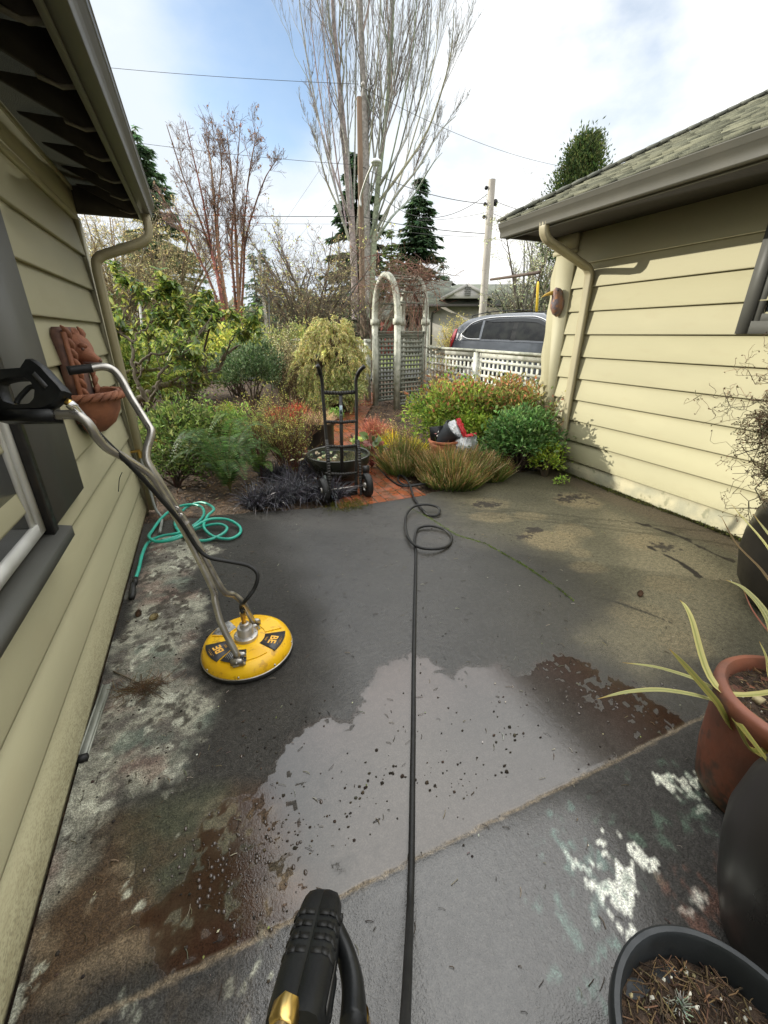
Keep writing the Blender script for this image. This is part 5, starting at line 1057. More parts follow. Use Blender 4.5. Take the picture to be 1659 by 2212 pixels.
def twiggy(name, label, cat, c, rx, rz, nst, r0, twc, leafpal, nleaf, L=.02, up=.35, ang=.5, group=None, lv=2, wig=.10, n1=10, n2=7, bushy=1., stemcol=None, ry=None):
    t = thing(name, label, cat, c, group); a = RNG.random(nst)*2*pi; q = np.sqrt(RNG.random(nst)); ry = ry or rx
    top = c+RT*(np.cos(a)*q*rx)[:, None]+FH*(np.sin(a)*q*ry)[:, None]+np.array([0, 0, 1.])*(rz*(1-.35*q*q)*RNG.uniform(.75, 1.05, nst))[:, None]
    b_ = np.repeat(c[None]-[0, 0, .04], nst, 0)+RT*(np.cos(a)*q*rx*.15)[:, None]+FH*(np.sin(a)*q*ry*.15)[:, None]
    u = np.linspace(0, 1, 7)[None, :, None]; mid = b_[:, None]*(1-u)+top[:, None]*u; mid = mid-(RT*(np.cos(a)*q*rx)[:, None]+FH*(np.sin(a)*q*ry)[:, None])[:, None]*(u*(1-u))*.5
    mid[:, 1:] += np.cumsum(RNG.normal(size=(nst, 6, 3)), 1)*wig*.06*rz; R = r0*np.linspace(1, .3, 7)[None]*RNG.uniform(.6, 1.15, (nst, 1))
    mb = MB(); mb.twigs(mid, R, 5, pick([stemcol or twc[0]], nst)); Pa, Ra = grow(mid, R, n1, .42*bushy, ang, up, 5, .25, 1, .55, .35, wig=wig); mb.twigs(Pa, Ra, 4, pick(twc, len(Pa)))
    E_ = Pa
    if lv > 1: Pb, Rb = grow(Pa, Ra, n2, .5*bushy, ang, up*.6, 4, .15, 1, .6, .4, wig=wig); mb.twigs(Pb, Rb, 3, pick(twc, len(Pb))); E_ = Pb
    mb.build('branches', BARK, t)
    if nleaf:
        i = RNG.integers(0, len(E_), nleaf); s_ = RNG.random(nleaf)*(E_.shape[1]-1.01); j = s_.astype(int); f = (s_-j)[:, None]; p = E_[i, j]*(1-f)+E_[i, j+1]*f
        mb = MB(); mb.cards(p+rnd(nleaf)*.004, unit(rnd(nleaf)+[0, 0, .25]), rnd(nleaf), L*RNG.uniform(.6, 1.3, nleaf), L*.5, pick(leafpal, nleaf)); mb.build('foliage', LEAF, t)
    return t
twiggy('twiggy_shrub', 'dense red brown twiggy shrub with tiny yellow green leaves left of the hand truck', 'shrub', gp(628, 1010, 4.85), .48, 1.05, 46, .007, [(.16, .07, .04), (.20, .11, .05), (.10, .06, .035)], [(.18, .19, .045), (.26, .24, .07), (.13, .14, .035)], 5200, .020, .28, .55, wig=.14)
twiggy('twiggy_shrub', 'thin dark red stem rising above the fern', 'shrub', gp(563, 1000, 4.7), .06, 1.12, 4, .008, [(.12, .035, .025)], [(.2, .2, .05)], 60, .02, .4, .35, lv=1, n1=7)
heath('heather', 'bright red heather mound left of the hand truck handle', 'heather', gp(625, 868, 7.2), .48, .34, 2600, .24, .007, [(.16, .05, .03), (.20, .08, .04)], [(.42, .075, .045), (.52, .13, .07), (.33, .05, .03)])
heath('heather', 'orange gold heather mound below the mossy limb', 'heather', gp(368, 905, 6.3), .38, .18, 1300, .15, .007, [(.20, .14, .03)], [(.50, .26, .05), (.42, .19, .03)])
heath('heather', 'dusty red brown heather right of the hand truck', 'heather', gp(812, 905, 6.3), .30, .32, 2000, .22, .006, [(.14, .06, .035)], [(.36, .14, .09), (.42, .20, .13), (.28, .09, .06)])
heath('heather', 'bright golden yellow heather behind the bergenia', 'heather', gp(848, 905, 5.7), .16, .20, 1100, .24, .0075, [(.22, .22, .02)], [(.60, .52, .03), (.48, .46, .03)])
heath('heather', 'smaller golden heather right of the bright yellow one', 'heather', gp(892, 905, 5.65), .16, .16, 800, .20, .0075, [(.20, .19, .02)], [(.50, .42, .03), (.42, .36, .04)])
hc0 = [(.045, .085, .018), (.07, .105, .022)]; hc1 = [(.13, .075, .032), (.085, .095, .024), (.19, .10, .042), (.06, .09, .02), (.26, .18, .10)]
heath('heather', 'green and rust heather mound between bergenia and clay pot', 'heather', gp(872, 985, 5.0), .30, .34, 2600, .30, .0065, hc0, hc1)
heath('heather', 'largest green and rust heather mound spilling over the patio edge', 'heather', gp(975, 1040, 4.62), .47, .26, 4200, .32, .0065, hc0, hc1, lean=1.0)
heath('heather', 'low rust heather at the right end of the largest mound', 'heather', gp(1060, 1010, 4.75), .24, .18, 1300, .26, .006, hc0, hc1, lean=1.0)
# bergenia
bt = thing('bergenia', 'bergenia clump with large glossy red tinged leaves beside the brick path', 'plant', gp(803, 965, 5.2))
c = ORG[bt.name]; n = 64; a = RNG.random(n)*2*pi; q = np.sqrt(RNG.random(n)); lat, dep = np.cos(a)*q*.20, np.sin(a)*q*.24; h_ = .10+.30*(1-q)*RNG.random(n)+.05
tipp = c+RT*lat[:, None]+FH*dep[:, None]+np.array([0, 0, 1.])*h_[:, None]; bmid = np.stack([np.repeat(c[None], n, 0), c*.4+tipp*.6+[0, 0, .03], tipp], 1)
mb = MB(); mb.twigs(bmid, np.full((n, 3), .004), 4, pick([(.25, .07, .05)], n)); mb.build('stem', BARK, bt)
mb = MB(); mb.leaves(tipp, RT*(lat*3)[:, None]+FH*(dep*3)[:, None]+rnd(n)*.5+[0, 0, .25], rnd(n)*.6+[0, 0, 1.], RNG.uniform(.10, .15, n), RNG.uniform(.08, .12, n), pick([(.07, .10, .03), (.10, .13, .05), (.14, .055, .04), (.05, .075, .025), (.20, .08, .06)], n), fold=.12); mb.build('foliage', GLOSSLEAF, bt)
# nandinas
ng = [(.11, .17, .03), (.17, .23, .04), (.22, .25, .05), (.07, .11, .022)]; nr_ = [(.24, .09, .045), (.22, .15, .05), (.20, .19, .06), (.15, .13, .04), (.26, .12, .06)]
bush('nandina', 'big nandina bush with red tinged tips under the white lattice fence', 'shrub', gp(985, 905, 6.0), .62, .55, .95, 8200, .064, .026, ng, 150, big=True, pal2=nr_, spread=.12)
bush('nandina', 'nandina bush with orange red tips against the house corner', 'shrub', gp(1108, 915, 5.75), .50, .45, 1.02, 5600, .064, .026, [(.10, .14, .03), (.14, .17, .045), (.2, .17, .06)], 100, big=True, pal2=nr_, spread=.12)
bush('nandina', 'dark green nandina bush beside the downspout', 'shrub', gp(1120, 985, 5.1), .42, .36, .76, 4600, .060, .027, [(.05, .105, .03), (.075, .14, .04), (.11, .18, .06)], 80, big=True, spread=.14)
bush('nandina', 'lime green leafy bush behind the soil bag', 'shrub', gp(1015, 950, 5.55), .34, .3, .62, 2400, .055, .026, [(.20, .27, .04), (.26, .32, .06), (.15, .21, .035)], 60, big=True, spread=.15)
bush('nandina', 'small lime green plant at the foot of the downspout', 'shrub', gp(1180, 1000, 4.85), .17, .17, .40, 800, .042, .018, [(.22, .30, .04), (.30, .36, .06), (.16, .23, .04)], 36, big=True, spread=.17)
bush('nandina', 'tiny green seedling between drain pipe and concrete', 'shrub', gp(1218, 1000, 4.55)+[0, 0, -.0], .07, .07, .10, 90, .03, .016, [(.18, .26, .05)], 12, big=True, stems=4, r0=.004)
twiggy('nandina', 'thin leafy nandina stems casting shadows on the corner board', 'shrub', gp(1172, 975, 5.1), .16, .85, 9, .005, [(.14, .08, .05)], [(.15, .09, .05), (.10, .13, .04), (.18, .16, .06)], 520, .05, .35, .5, lv=1, n1=8)
# middle distance
def plume_bush(label, c, rx, rz, npl, pal, pal2, L0=.25, seed=1):
    rg = np.random.default_rng(seed); t = thing('golden_shrub', label, 'shrub', c); d = rnd(npl*2); d = d[d[:, 2] > -.75][:npl]; npl = len(d); lum = .45+.66*rg.random(npl)
    zf = rg.uniform(.10, 1., npl)**.9; rp = rx*np.sqrt(np.clip(1-((zf-.48)/.56)**2, .03, 1))*lum*(1+.18*np.sin(zf*9+d[:, 0]*4)); hor = unit(d*[1, 1, 0]+1e-4); hor = RT*hor[:, :1]+FH*hor[:, 1:2]; hor0 = hor
    p1 = c+hor*rp[:, None]+np.array([0, 0, 1.])*(rz*zf)[:, None]
    L = L0*rg.uniform(.6, 1.4, npl)[:, None, None]; u = np.linspace(0, 1, 8)[None, :, None]; hor = unit(hor0+1.1*rnd(npl)*[1, 1, 0]); rise = (.25+.75*rg.random(npl)*(.4+zf))[:, None, None]
    P = p1[:, None]+hor[:, None]*L*u*.7+np.array([0, 0, 1.])*L*(rise*u-1.15*u*u); P += np.cumsum(rg.normal(size=P.shape), 1)*.008
    stem = np.stack([np.repeat(c[None]-[0, 0, .05], npl, 0)+RT*(d[:, :1]*.06), c+(p1-c)*.45+[0, 0, .06], p1], 1); mb = MB(); mb.twigs(stem, np.tile([.016, .009, .003], (npl, 1)), 4, pick([(.12, .08, .05)], npl)); mb.twigs(P, np.full((npl, 8), .003), 3, pick([(.24, .17, .08)], npl)); mb.build('stem', BARK, t)
    n = npl*95; i = rg.integers(0, npl, n); s_ = rg.random(n)*6.999; j = s_.astype(int); f = (s_-j)[:, None]; q = P[i, j]*(1-f)+P[i, j+1]*f; T = unit(P[i, j+1]-P[i, j]); tone = (.72+.5*rg.random(npl))[i][:, None]
    h_ = np.clip((q[:, 2]-c[2])/rz, 0, 1); col = pick(pal, n, .2); k = rg.random(n) < np.clip(.75-1.3*h_, .06, .8); col[k] = pick(pal2, k.sum()); dd = unit(T*.9+rnd(n)*.75-np.array([0, 0, .35]))
    mb = MB(); mb.cards(q+rnd(n)*.018, dd, rnd(n), .062*rg.uniform(.5, 1.25, n), .0155, col*tone); mb.build('foliage', LEAF, t)
plume_bush('feathery golden green evergreen left of the arbor', gp(720, 838, 8.4), .58, 1.56, 430, [(.27, .265, .10), (.22, .24, .085), (.34, .29, .13), (.37, .33, .17), (.19, .18, .07)], [(.13, .17, .055), (.17, .20, .08)], seed=3)
bush('golden_shrub', 'grey green lower half of feathery evergreen beside the hand truck handle', 'shrub', gp(742, 842, 8.1), .36, .36, .80, 7000, .055, .018, [(.17, .20, .08), (.24, .26, .11), (.30, .31, .16)], 70, spread=.13, droop=.4)
bush('evergreen_shrub', 'rounded dark green evergreen on several bare stems behind the red heather', 'shrub', gp(548, 865, 8.0), .56, .56, 1.28, 11000, .055, .022, [(.022, .042, .014), (.038, .065, .022), (.07, .10, .045), (.10, .13, .07)], 120, spread=.11, zc=.62, lowz=-.4)
bush('evergreen_shrub', 'dark needled mound under the mossy rhododendron limb', 'shrub', gp(388, 880, 8.6), .50, .5, .72, 3600, .06, .012, [(.02, .04, .014), (.035, .06, .022), (.06, .09, .035)], 60, spread=.13)
bush('evergreen_shrub', 'low dark purple shrub behind the chartreuse dwarf conifer', 'shrub', gp(447, 872, 7.4), .24, .24, .30, 1400, .03, .012, [(.03, .022, .025), (.05, .035, .035)], 40)
bush('dwarf_conifer', 'small chartreuse dwarf conifer in the garden bed', 'shrub', gp(492, 885, 6.9), .16, .16, .44, 1500, .04, .014, [(.28, .34, .04), (.20, .27, .035)], 40, zc=.4)
bush('leafy_shrub', 'yellow green bush in front of the red barked trees', 'shrub', gp(505, 790, 10.2), .95, .7, 1.5, 7500, .07, .036, [(.20, .22, .04), (.28, .27, .06), (.13, .16, .035)], 90, big=True, spread=.13)
twiggy('twiggy_shrub', 'tall olive twiggy shrub with pale buds left of the golden evergreen', 'shrub', gp(612, 830, 9.2), .55, 1.55, 40, .010, [(.16, .13, .06), (.22, .19, .09), (.10, .08, .05)], [(.34, .32, .16), (.24, .26, .10), (.45, .42, .28)], 3600, .026, .35, .5)
bush('leafy_shrub', 'olive hedge along the back fence at centre left', 'shrub', gp(640, 800, 11.2), 1.2, .6, 1.45, 7500, .07, .036, [(.16, .18, .05), (.22, .21, .07), (.10, .12, .04)], 90, big=True, spread=.12)
bush('leafy_shrub', 'low green mound at the far left behind the downspout', 'shrub', gp(350, 800, 9.8), 1.0, .7, 1.3, 7000, .07, .034, [(.13, .17, .035), (.20, .22, .05), (.08, .11, .03)], 70, big=True)
twiggy('climbing_vine', 'tan leafless vine tangled over the white lattice fence', 'vine', gp(955, 830, 8.15), .42, 1.0, 26, .006, [(.26, .17, .10), (.32, .23, .14), (.20, .13, .08)], [(.36, .25, .14), (.28, .16, .08)], 700, .03, .0, .9, wig=.28)
bush('leafy_shrub', 'small pale green perennial at the path bend', 'plant', gp(722, 895, 7.6), .18, .18, .16, 500, .05, .018, [(.14, .24, .05), (.2, .3, .08)], 20, big=True)
bush('leafy_shrub', 'small variegated plant between path and bergenia', 'plant', gp(778, 912, 6.0), .14, .14, .16, 340, .045, .022, [(.2, .28, .08), (.34, .36, .16)], 18, big=True)
bush('leafy_shrub', 'sunny yellow green shrub filling the bed behind the rhododendron limbs', 'shrub', gp(300, 830, 8.2), .75, .6, 1.15, 6500, .06, .03, [(.15, .19, .04), (.24, .26, .06), (.10, .13, .03)], 80, big=True, spread=.14)
bush('leafy_shrub', 'mid green shrub behind the dark needled mound', 'shrub', gp(410, 830, 9.6), .85, .6, 1.20, 6500, .06, .03, [(.11, .16, .04), (.19, .22, .06), (.07, .10, .03)], 80, big=True, spread=.14)
bush('leafy_shrub', 'tall laurel like shrub close behind the downspout', 'shrub', gp(262, 850, 7.4), .40, .4, 1.75, 3600, .085, .036, [(.08, .12, .025), (.14, .18, .04), (.20, .22, .05)], 50, big=True, spread=.16, m=GLOSSLEAF)
bush('leafy_shrub', 'light green ground shrub right of the red heather', 'shrub', gp(690, 850, 9.2), .45, .4, .5, 2400, .05, .024, [(.15, .20, .05), (.10, .14, .03)], 40, big=True)
twiggy('twiggy_shrub', 'bare brown twiggy shrub between dark evergreen and golden evergreen', 'shrub', gp(640, 850, 8.8), .42, 1.15, 34, .008, [(.17, .11, .06), (.24, .17, .09), (.11, .075, .045)], [(.36, .30, .16), (.24, .22, .10)], 1500, .024, .3, .55)
twiggy('twiggy_shrub', 'thin brown twigs rising through the spreading green shrub', 'shrub', gp(450, 985, 5.2), .38, .85, 22, .006, [(.12, .08, .05), (.08, .055, .035)], [(.12, .17, .04)], 900, .04, .3, .6, wig=.16)
for k, (x_, y_, f_, rx_, h_, lab) in enumerate(((585, 900, 6.2, .5, .75, 'dry brown stems between the fern and the red heather'), (470, 905, 6.6, .6, .55, 'dry stems and seed heads around the chartreuse dwarf conifer'), (860, 940, 5.6, .35, .5, 'dry rust stems between the gold heathers and the nandina'), (680, 905, 6.2, .35, .5, 'dry stems crowding the cylinder pot'), (345, 960, 5.6, .5, .6, 'brown stems against the left house corner'))):
    twiggy('dry_stems', lab, 'plant', gp(x_, y_, f_), rx_, h_, 22, .0045, [(.24, .15, .08), (.16, .10, .055), (.30, .21, .12)], [(.26, .17, .08), (.20, .22, .06), (.34, .26, .14)], 700, .026, .3, .6, wig=.16)
# litter over the beds
mb = MB(); n = 9000; lat, f = RNG.uniform(-3.2, 4.2, n), RNG.uniform(3.9, 9.6, n); p = RT*lat[:, None]+FH*f[:, None]; ok = ~((p[:, 1] < 4.0) & (p[:, 0] > -.75)) & (np.abs(p[:, 0]-1.55-.0*p[:, 1]) > .5); p = p[ok]; n = len(p); p[:, 2] = gz(p[:, 0], p[:, 1])-.035+.03*RNG.random(n)
mb.cards(p, rnd(n)*[1, 1, .3], unit(rnd(n)*.6+[0, 0, 1.]), RNG.uniform(.03, .075, n), RNG.uniform(.012, .03, n), pick([(.16, .085, .04), (.26, .16, .08), (.09, .05, .03), (.34, .24, .14), (.12, .07, .04)], n, .3))
k = 1500; lat, f = RNG.uniform(1.2, 3.4, k), RNG.uniform(4.0, 4.7, k); P0 = RT*lat[:, None]+FH*f[:, None]; P0[:, 2] = -.01+.02*RNG.random(k); ok = P0[:, 1] > np.interp(P0[:, 0], px_, edge)-.06; P0 = P0[ok & (P0[:, 0] > 2.1)]; k = len(P0); d = rnd(k)*[1, 1, .12]
mb.twigs(np.stack([P0-d*.07, P0+rnd(k)*.012, P0+d*.08], 1), np.full((k, 3), .0016), 3, pick([(.20, .10, .05), (.30, .19, .10), (.10, .06, .035)], k))
tag(mb.build('leaf_litter', BARK), 'brown leaf and needle litter over the garden beds', 'leaf litter', kind='stuff')
mb = MB(); n = 1500; c = G(752, 1092); p = c+np.c_[RNG.normal(size=(n, 2))*[.10, .07], np.zeros(n)]; p[:, 2] = -.005; mb.cards(p, rnd(n)*[.6, .6, .3]+[0, 0, .7], rnd(n), RNG.uniform(.012, .035, n), .005, pick([(2.2, 2., 1.), (1.5, 1.5, 1), (1.8, 1.2, 1)], n)); tag(mb.build('moss', MOSS), 'yellow green moss at the corner of path and patio', 'moss', kind='stuff')

# pots and bag between the heathers
c = gp(957, 985, 5.25)-[0, 0, .06]; RIB = mat('ribbed_clay', (.42, .15, .07), (.30, .10, .05), scale=9, rough=.6)
prof = [(0, 0), (.13, 0)]+[(.135+.045*t_+.008*(k % 2), .05+.32*t_) for k, t_ in enumerate(np.linspace(0, 1, 13))]+[(.20, .385), (.20, .405), (.17, .405), (.16, .33), (0, .33)]
pot('clay_pot', 'ribbed orange clay pot half hidden by heather and filled with empty pots', c, prof, RIB)
c2 = c+RT*.035+np.array([0, 0, .47]); axp = unit(RT*.60+np.array([0, 0, .62])-FH*.28)
NP = thing('nursery_pot', 'black nursery pot tipped on its side in the ribbed clay pot', 'plant pot', c2); mb = MB(); mb.lathe([(0, -.14), (.10, -.14), (.125, .09), (.137, .095), (.137, .12), (.122, .12), (.10, -.12), (0, -.12)], c2, 32, axis=axp); mb.build('pot_body', mat('faded_black_pot', (.035, .04, .045), (.05, .055, .06), scale=8, rough=.5), NP, smooth=True, sharp=50)
bx0 = c+RT*(-.085)+np.array([0, 0, .36])-FH*.02; up_ = unit(np.array([0, 0, 1.])-RT*.12); TL = thing('plant_tray', 'black square tray with a pale flower emblem standing in the ribbed clay pot', 'tray', bx0)
mb = MB(); mb.bar(bx0, bx0+up_*.215, .165, .05, up=-FH); tb = mb.build('tray', BLACKPL, TL)
mb = MB(); cc = bx0+up_*.125-FH*.0262+RT*.01
for k, (a_, r_) in enumerate(((70, .032), (-10, .03), (250, .028), (170, .028))):
    d_ = RT*cos(radians(a_))+up_*sin(radians(a_)); s_ = RT*-sin(radians(a_))+up_*cos(radians(a_)); q = [cc+d_*.008, cc+d_*r_*.8+s_*.010, cc+d_*(r_*1.5), cc+d_*r_*.8-s_*.010]
    m2 = MB(); m2.prism(q, -FH*.0008); m2.build('petal', WHITE if k != 3 else mat('pink_ink', (.6, .3, .28), rough=.6), tb)
SB = thing('soil_bag', 'crumpled white and red soil bag beside the ribbed clay pot', 'bag', c+RT*.24)
BAGW = mat('white_plastic', (.70, .71, .70), (.50, .52, .54), scale=14, rough=.4, bump=.6, bscale=18, bdist=.02); BAGR = mat('red_plastic', (.55, .025, .035), (.42, .015, .02), scale=10, rough=.4, bump=.6, bscale=18, bdist=.02)
def sheet(P, m, name, par, nz=.012, th=.03):
    A = np.array(P, float); u = np.linspace(0, 1, 14)[:, None, None]; v = np.linspace(0, 1, 14)[None, :, None]
    S_ = (A[0]*(1-u)+A[1]*u)*(1-v)+(A[3]*(1-u)+A[2]*u)*v; S_ = S_+RNG.normal(size=S_.shape)*nz-FH*(th*np.sin(pi*u)*np.sin(pi*v)); B_ = S_+FH*.02
    mb = MB(); f = grid_faces(14, 14); mb.add(S_, f); mb.add(B_, f[:, ::-1]); return mb.build(name, m, par, smooth=True)
zz = lambda x, y, f_: AT(x, y, f_)
sheet([zz(958, 920, 5.22), zz(983, 906, 5.3), zz(1006, 944, 5.2), zz(992, 950, 5.16)], BAGW, 'bag_neck', SB, .006)
sheet([zz(984, 906, 5.27), zz(994, 903, 5.3), zz(1009, 939, 5.17), zz(1001, 945, 5.14)], BAGR, 'red_band', SB, .004)
sheet([zz(985, 948, 5.14), zz(1030, 940, 5.2), zz(1030, 975, 5.2), zz(985, 985, 5.12)], BAGW, 'bag_body', SB, .008, .08)
sheet([zz(1006, 940, 5.10), zz(1030, 935, 5.18), zz(1029, 940, 5.12), zz(1008, 945, 5.06)], BAGR, 'red_band', SB, .005, .04)
# ------------------------------------------------------------------ arbor, fences, stakes
ARB = mat('weathered_white_arbor', (.50, .50, .42), (.30, .31, .25), scale=9, rough=.75, bump=.3, bscale=70, speck=(.16, .19, .10), sscale=14, samt=.55)
ARBG = mat('grey_green_trellis', (.20, .205, .165), (.14, .15, .12), scale=8, rough=.75)
P1, P2, P3, P4 = [gp(*q) for q in ((811, 840, 9.0), (857, 850, 8.52), (914, 840, 9.0), (866, 830, 9.47))]
ab = thing('garden_arbor', 'weathered white wooden arbor with pointed arches and lattice side panels', 'arbor', (P1+P3)/2)
Z0 = .12; ZP = 1.86
def uu(a, b): v = b-a; v[2] = 0; return unit(v)
ux = uu(P1, P2); uy = uu(P2, P3)
for p in (P1, P2, P3, P4):
    mb = MB(); b_ = np.array([p[0], p[1], Z0]); t_ = np.array([p[0], p[1], ZP]); mb.bar(b_, t_, .088, .088, up=ux); po = mb.build('post', ARB, ab)
    mb = MB(); mb.bar(t_+[0, 0, -.10], t_, .125, .125, up=ux); mb.build('post_cap', ARB, po)
def arch(a, b, mbx):
    a = np.array([a[0], a[1], ZP]); b = np.array([b[0], b[1], ZP]); c_ = (a+b)/2; h = np.linalg.norm(a-b)/2; th = np.linspace(0, pi, 25); d = unit(b-a)
    f_ = lambda r, k: [c_-d*(h+r)*cos(q)*1.0+np.array([0, 0, 1.])*(.74+r)*sin(q)**.9 for q in th]
    o, i = f_(.045, 0), f_(-.045, 0); nn_ = np.cross(d, [0, 0, 1.])*.04; V = []
    for k in range(25): V += [o[k]-nn_, o[k]+nn_, i[k]+nn_, i[k]-nn_]
    F = [(4*k+j, 4*k+(j+1) % 4, 4*(k+1)+(j+1) % 4, 4*(k+1)+j) for k in range(24) for j in range(4)]+[(0, 1, 2, 3), (99, 98, 97, 96)]
    mbx.add(np.array(V), F)
for a, b in ((P1, P2), (P4, P3)): mb = MB(); arch(a, b, mb); mb.build('arch', ARB, ab)
c1_ = (P1+P2)/2; c2_ = (P4+P3)/2; h = np.linalg.norm((P1-P2)[:2])/2
for k, q in enumerate((.35, .62, .88, 1.15, 1.57, 2.0, 2.26, 2.52, 2.8)):
    o = -ux*h*cos(q)+np.array([0, 0, ZP+.74*sin(q)**.9]); mb = MB(); a_, b_ = c1_.copy(), c2_.copy(); a_[2] = b_[2] = 0; mb.bar(a_+o, b_+o, .03, .022, up=ux); mb.build('rung', ARBG, ab)
def lattice(a, b, z0, z1, step, w_, mbx, th=.008, z0b=None, z1b=None):
    z0b = z0 if z0b is None else z0b; z1b = z1 if z1b is None else z1b
    a = np.array([a[0], a[1], 0.]); b = np.array([b[0], b[1], 0.]); L = np.linalg.norm(b-a); d = unit(b-a); nn_ = np.array([d[1], -d[0], 0]); n = max(2, int(L/step)); m_ = max(2, int((z1-z0)/step))
    zb = lambda s_: z0+(z0b-z0)*s_; zt = lambda s_: z1+(z1b-z1)*s_
    for k in range(n):
        s_ = (k+.5)/n; p = a+(b-a)*s_; mbx.bar(p+[0, 0, zb(s_)], p+[0, 0, zt(s_)], w_, th, up=nn_)
    for k in range(m_):
        s_ = (k+.5)/m_; mbx.bar(a+nn_*(th+.001)+[0, 0, zb(0)+(zt(0)-zb(0))*s_], b+nn_*(th+.001)+[0, 0, zb(1)+(zt(1)-zb(1))*s_], w_, th, up=nn_)
for a, b in ((P1, P4), (P2, P3)):
    d = uu(a, b); mb = MB(); lattice(a+d*.08, b-d*.08, .32, 1.58, .082, .042, mb); pn_ = mb.build('lattice_panel', ARBG, ab)
    mb = MB(); A_, B_ = np.array([a[0], a[1], 0])+d*.045, np.array([b[0], b[1], 0])-d*.045
    mb.bar(A_+[0, 0, 1.585], B_+[0, 0, 1.585], .05, .05); mb.bar(A_+[0, 0, 1.635], B_+[0, 0, 1.635], .10, .024); mb.bar(A_+[0, 0, .30], B_+[0, 0, .30], .05, .05)
    mb.bar(A_+d*.018+[0, 0, .325], A_+d*.018+[0, 0, 1.56], .035, .045, up=d); mb.bar(B_-d*.018+[0, 0, .325], B_-d*.018+[0, 0, 1.56], .035, .045, up=d); mb.build('panel_frame', ARBG, ab)
# vine over the arbor
vt = thing('climbing_vine', 'red brown leafless vine heaped over the top of the arbor', 'vine', P3)
top = (P1+P3)/2; top[2] = 2.55; b0 = np.array([P3[0]+.05, P3[1]+.05, .2])
Q = np.array([cr([b0, b0+[.02, .06, 1.0], b0+[-.08, .1, 1.8], top+RT*.22+[0, 0, -.2], top+RT*(.3-.2*k)+FH*.2*(k-1)+[0, 0, .05+.1*k]], 3) for k in range(4)]); R = np.repeat(np.linspace(.022, .008, Q.shape[1])[None], 4, 0)
mb = MB(); mb.twigs(Q, R, 6, np.tile([.10, .06, .04], (4, 1))); mb.build('trunk', BARK, vt)
n = 64; s0 = top+RT*RNG.normal(size=(n, 1))*.36+FH*RNG.normal(size=(n, 1))*.32+np.array([0, 0, 1.])*RNG.normal(size=(n, 1))*.16+RT*.12; d = rnd(n)*[1, 1, .5]; Pv = np.stack([s0-d*.22, s0, s0+d*.2+[0, 0, -.03], s0+d*.4+np.array([0, 0, 1.])*RNG.normal(size=(n, 1))*.12], 1)
mb = MB(); vc = [(.22, .095, .065), (.28, .15, .10), (.16, .09, .06), (.28, .19, .13)]; mb.twigs(Pv, np.full((n, 4), .005), 4, pick(vc, n)); Pw, Rw = grow(Pv, np.full((n, 4), .0045), 9, .7, .9, -.05, 5, 0, 1, .6, .5, wig=.3); mb.twigs(Pw, Rw, 3, pick(vc, len(Pw)))
n = 50; s0 = top+RT*RNG.uniform(.1, .5, (n, 1))+FH*RNG.normal(size=(n, 1))*.25-np.array([0, 0, .15]); Px_ = np.stack([s0, s0+rnd(n)*.08-[0, 0, .3], s0+rnd(n)*.14-np.array([0, 0, 1.])*RNG.uniform(.4, 1.0, (n, 1))], 1); mb.twigs(Px_, np.full((n, 3), .004), 3, pick(vc, n)); mb.build('twigs', BARK, vt)
# white lattice fence from arbor to house corner
FW_ = mat('white_fence_paint', (.62, .62, .56), (.44, .45, .38), scale=7, rough=.7, bump=.15, bscale=80, speck=(.22, .25, .15), sscale=18, samt=.5)
fa, fb, fc_ = gp(918, 830, 8.75), gp(1027, 830, 7.45), gp(1196, 830, 5.85)
fn = thing('lattice_fence', 'white painted lattice fence with flat top rail before the parked car', 'fence', fb)
for a, b in ((fa, fb), (fb, fc_)):
    d = uu(a, b); za, zb_ = 1.36 if a is fa else 1.345, 1.345 if b is fb else 1.33; A_, B_ = np.array([a[0], a[1], 0])+d*.06, np.array([b[0], b[1], 0])-d*.06
    mb = MB(); lattice(A_, B_,   .45, za-.10, .105, .044, mb, z0b=.35, z1b=zb_-.10); mb.build('lattice_panel', FW_, fn)
    mb = MB(); mb.bar(A_-d*.06+[0, 0, za], B_+d*.06+[0, 0, zb_], .12, .034); mb.build('top_rail', ARB, fn)
    mb = MB(); mb.bar(A_+[0, 0, za-.06], B_+[0, 0, zb_-.06], .035, .085); mb.build('rail', FW_, fn)
    mb = MB(); mb.bar(A_+[0, 0, .42], B_+[0, 0, .32], .035, .085); mb.build('rail', FW_, fn)
for p in (fb, fc_): mb = MB(); mb.bar(np.array([p[0], p[1], .05]), np.array([p[0], p[1], 1.318]), .10, .10, up=uu(fa, fb)); mb.build('post', FW_, fn)
fd, fe = gp(800, 830, 9.3), gp(590, 830, 12.0)
f2 = thing('lattice_fence', 'weathered lattice fence behind the golden evergreen left of the arbor', 'fence', fd)
d = uu(fd, fe); mb = MB(); lattice(fd, fe, .4, 1.42, .085, .045, mb); mb.build('lattice_panel', ARB, f2); mb = MB(); mb.bar(np.array([fd[0], fd[1], 1.45]), np.array([fe[0], fe[1], 1.45]), .10, .05); mb.build('top_rail', ARB, f2)
for s_ in (0.02, .33, .66, .98): mb = MB(); p = fd+(fe-fd)*s_; mb.bar(np.array([p[0], p[1], .1]), np.array([p[0], p[1], 1.5]), .1, .1, up=d); mb.build('post', ARB, f2)
RUST = mat('rusty_iron', (.10, .06, .04), (.05, .035, .028), scale=30, rough=.7)
p0 = gp(915, 850, 7.6); f_ = 7.6
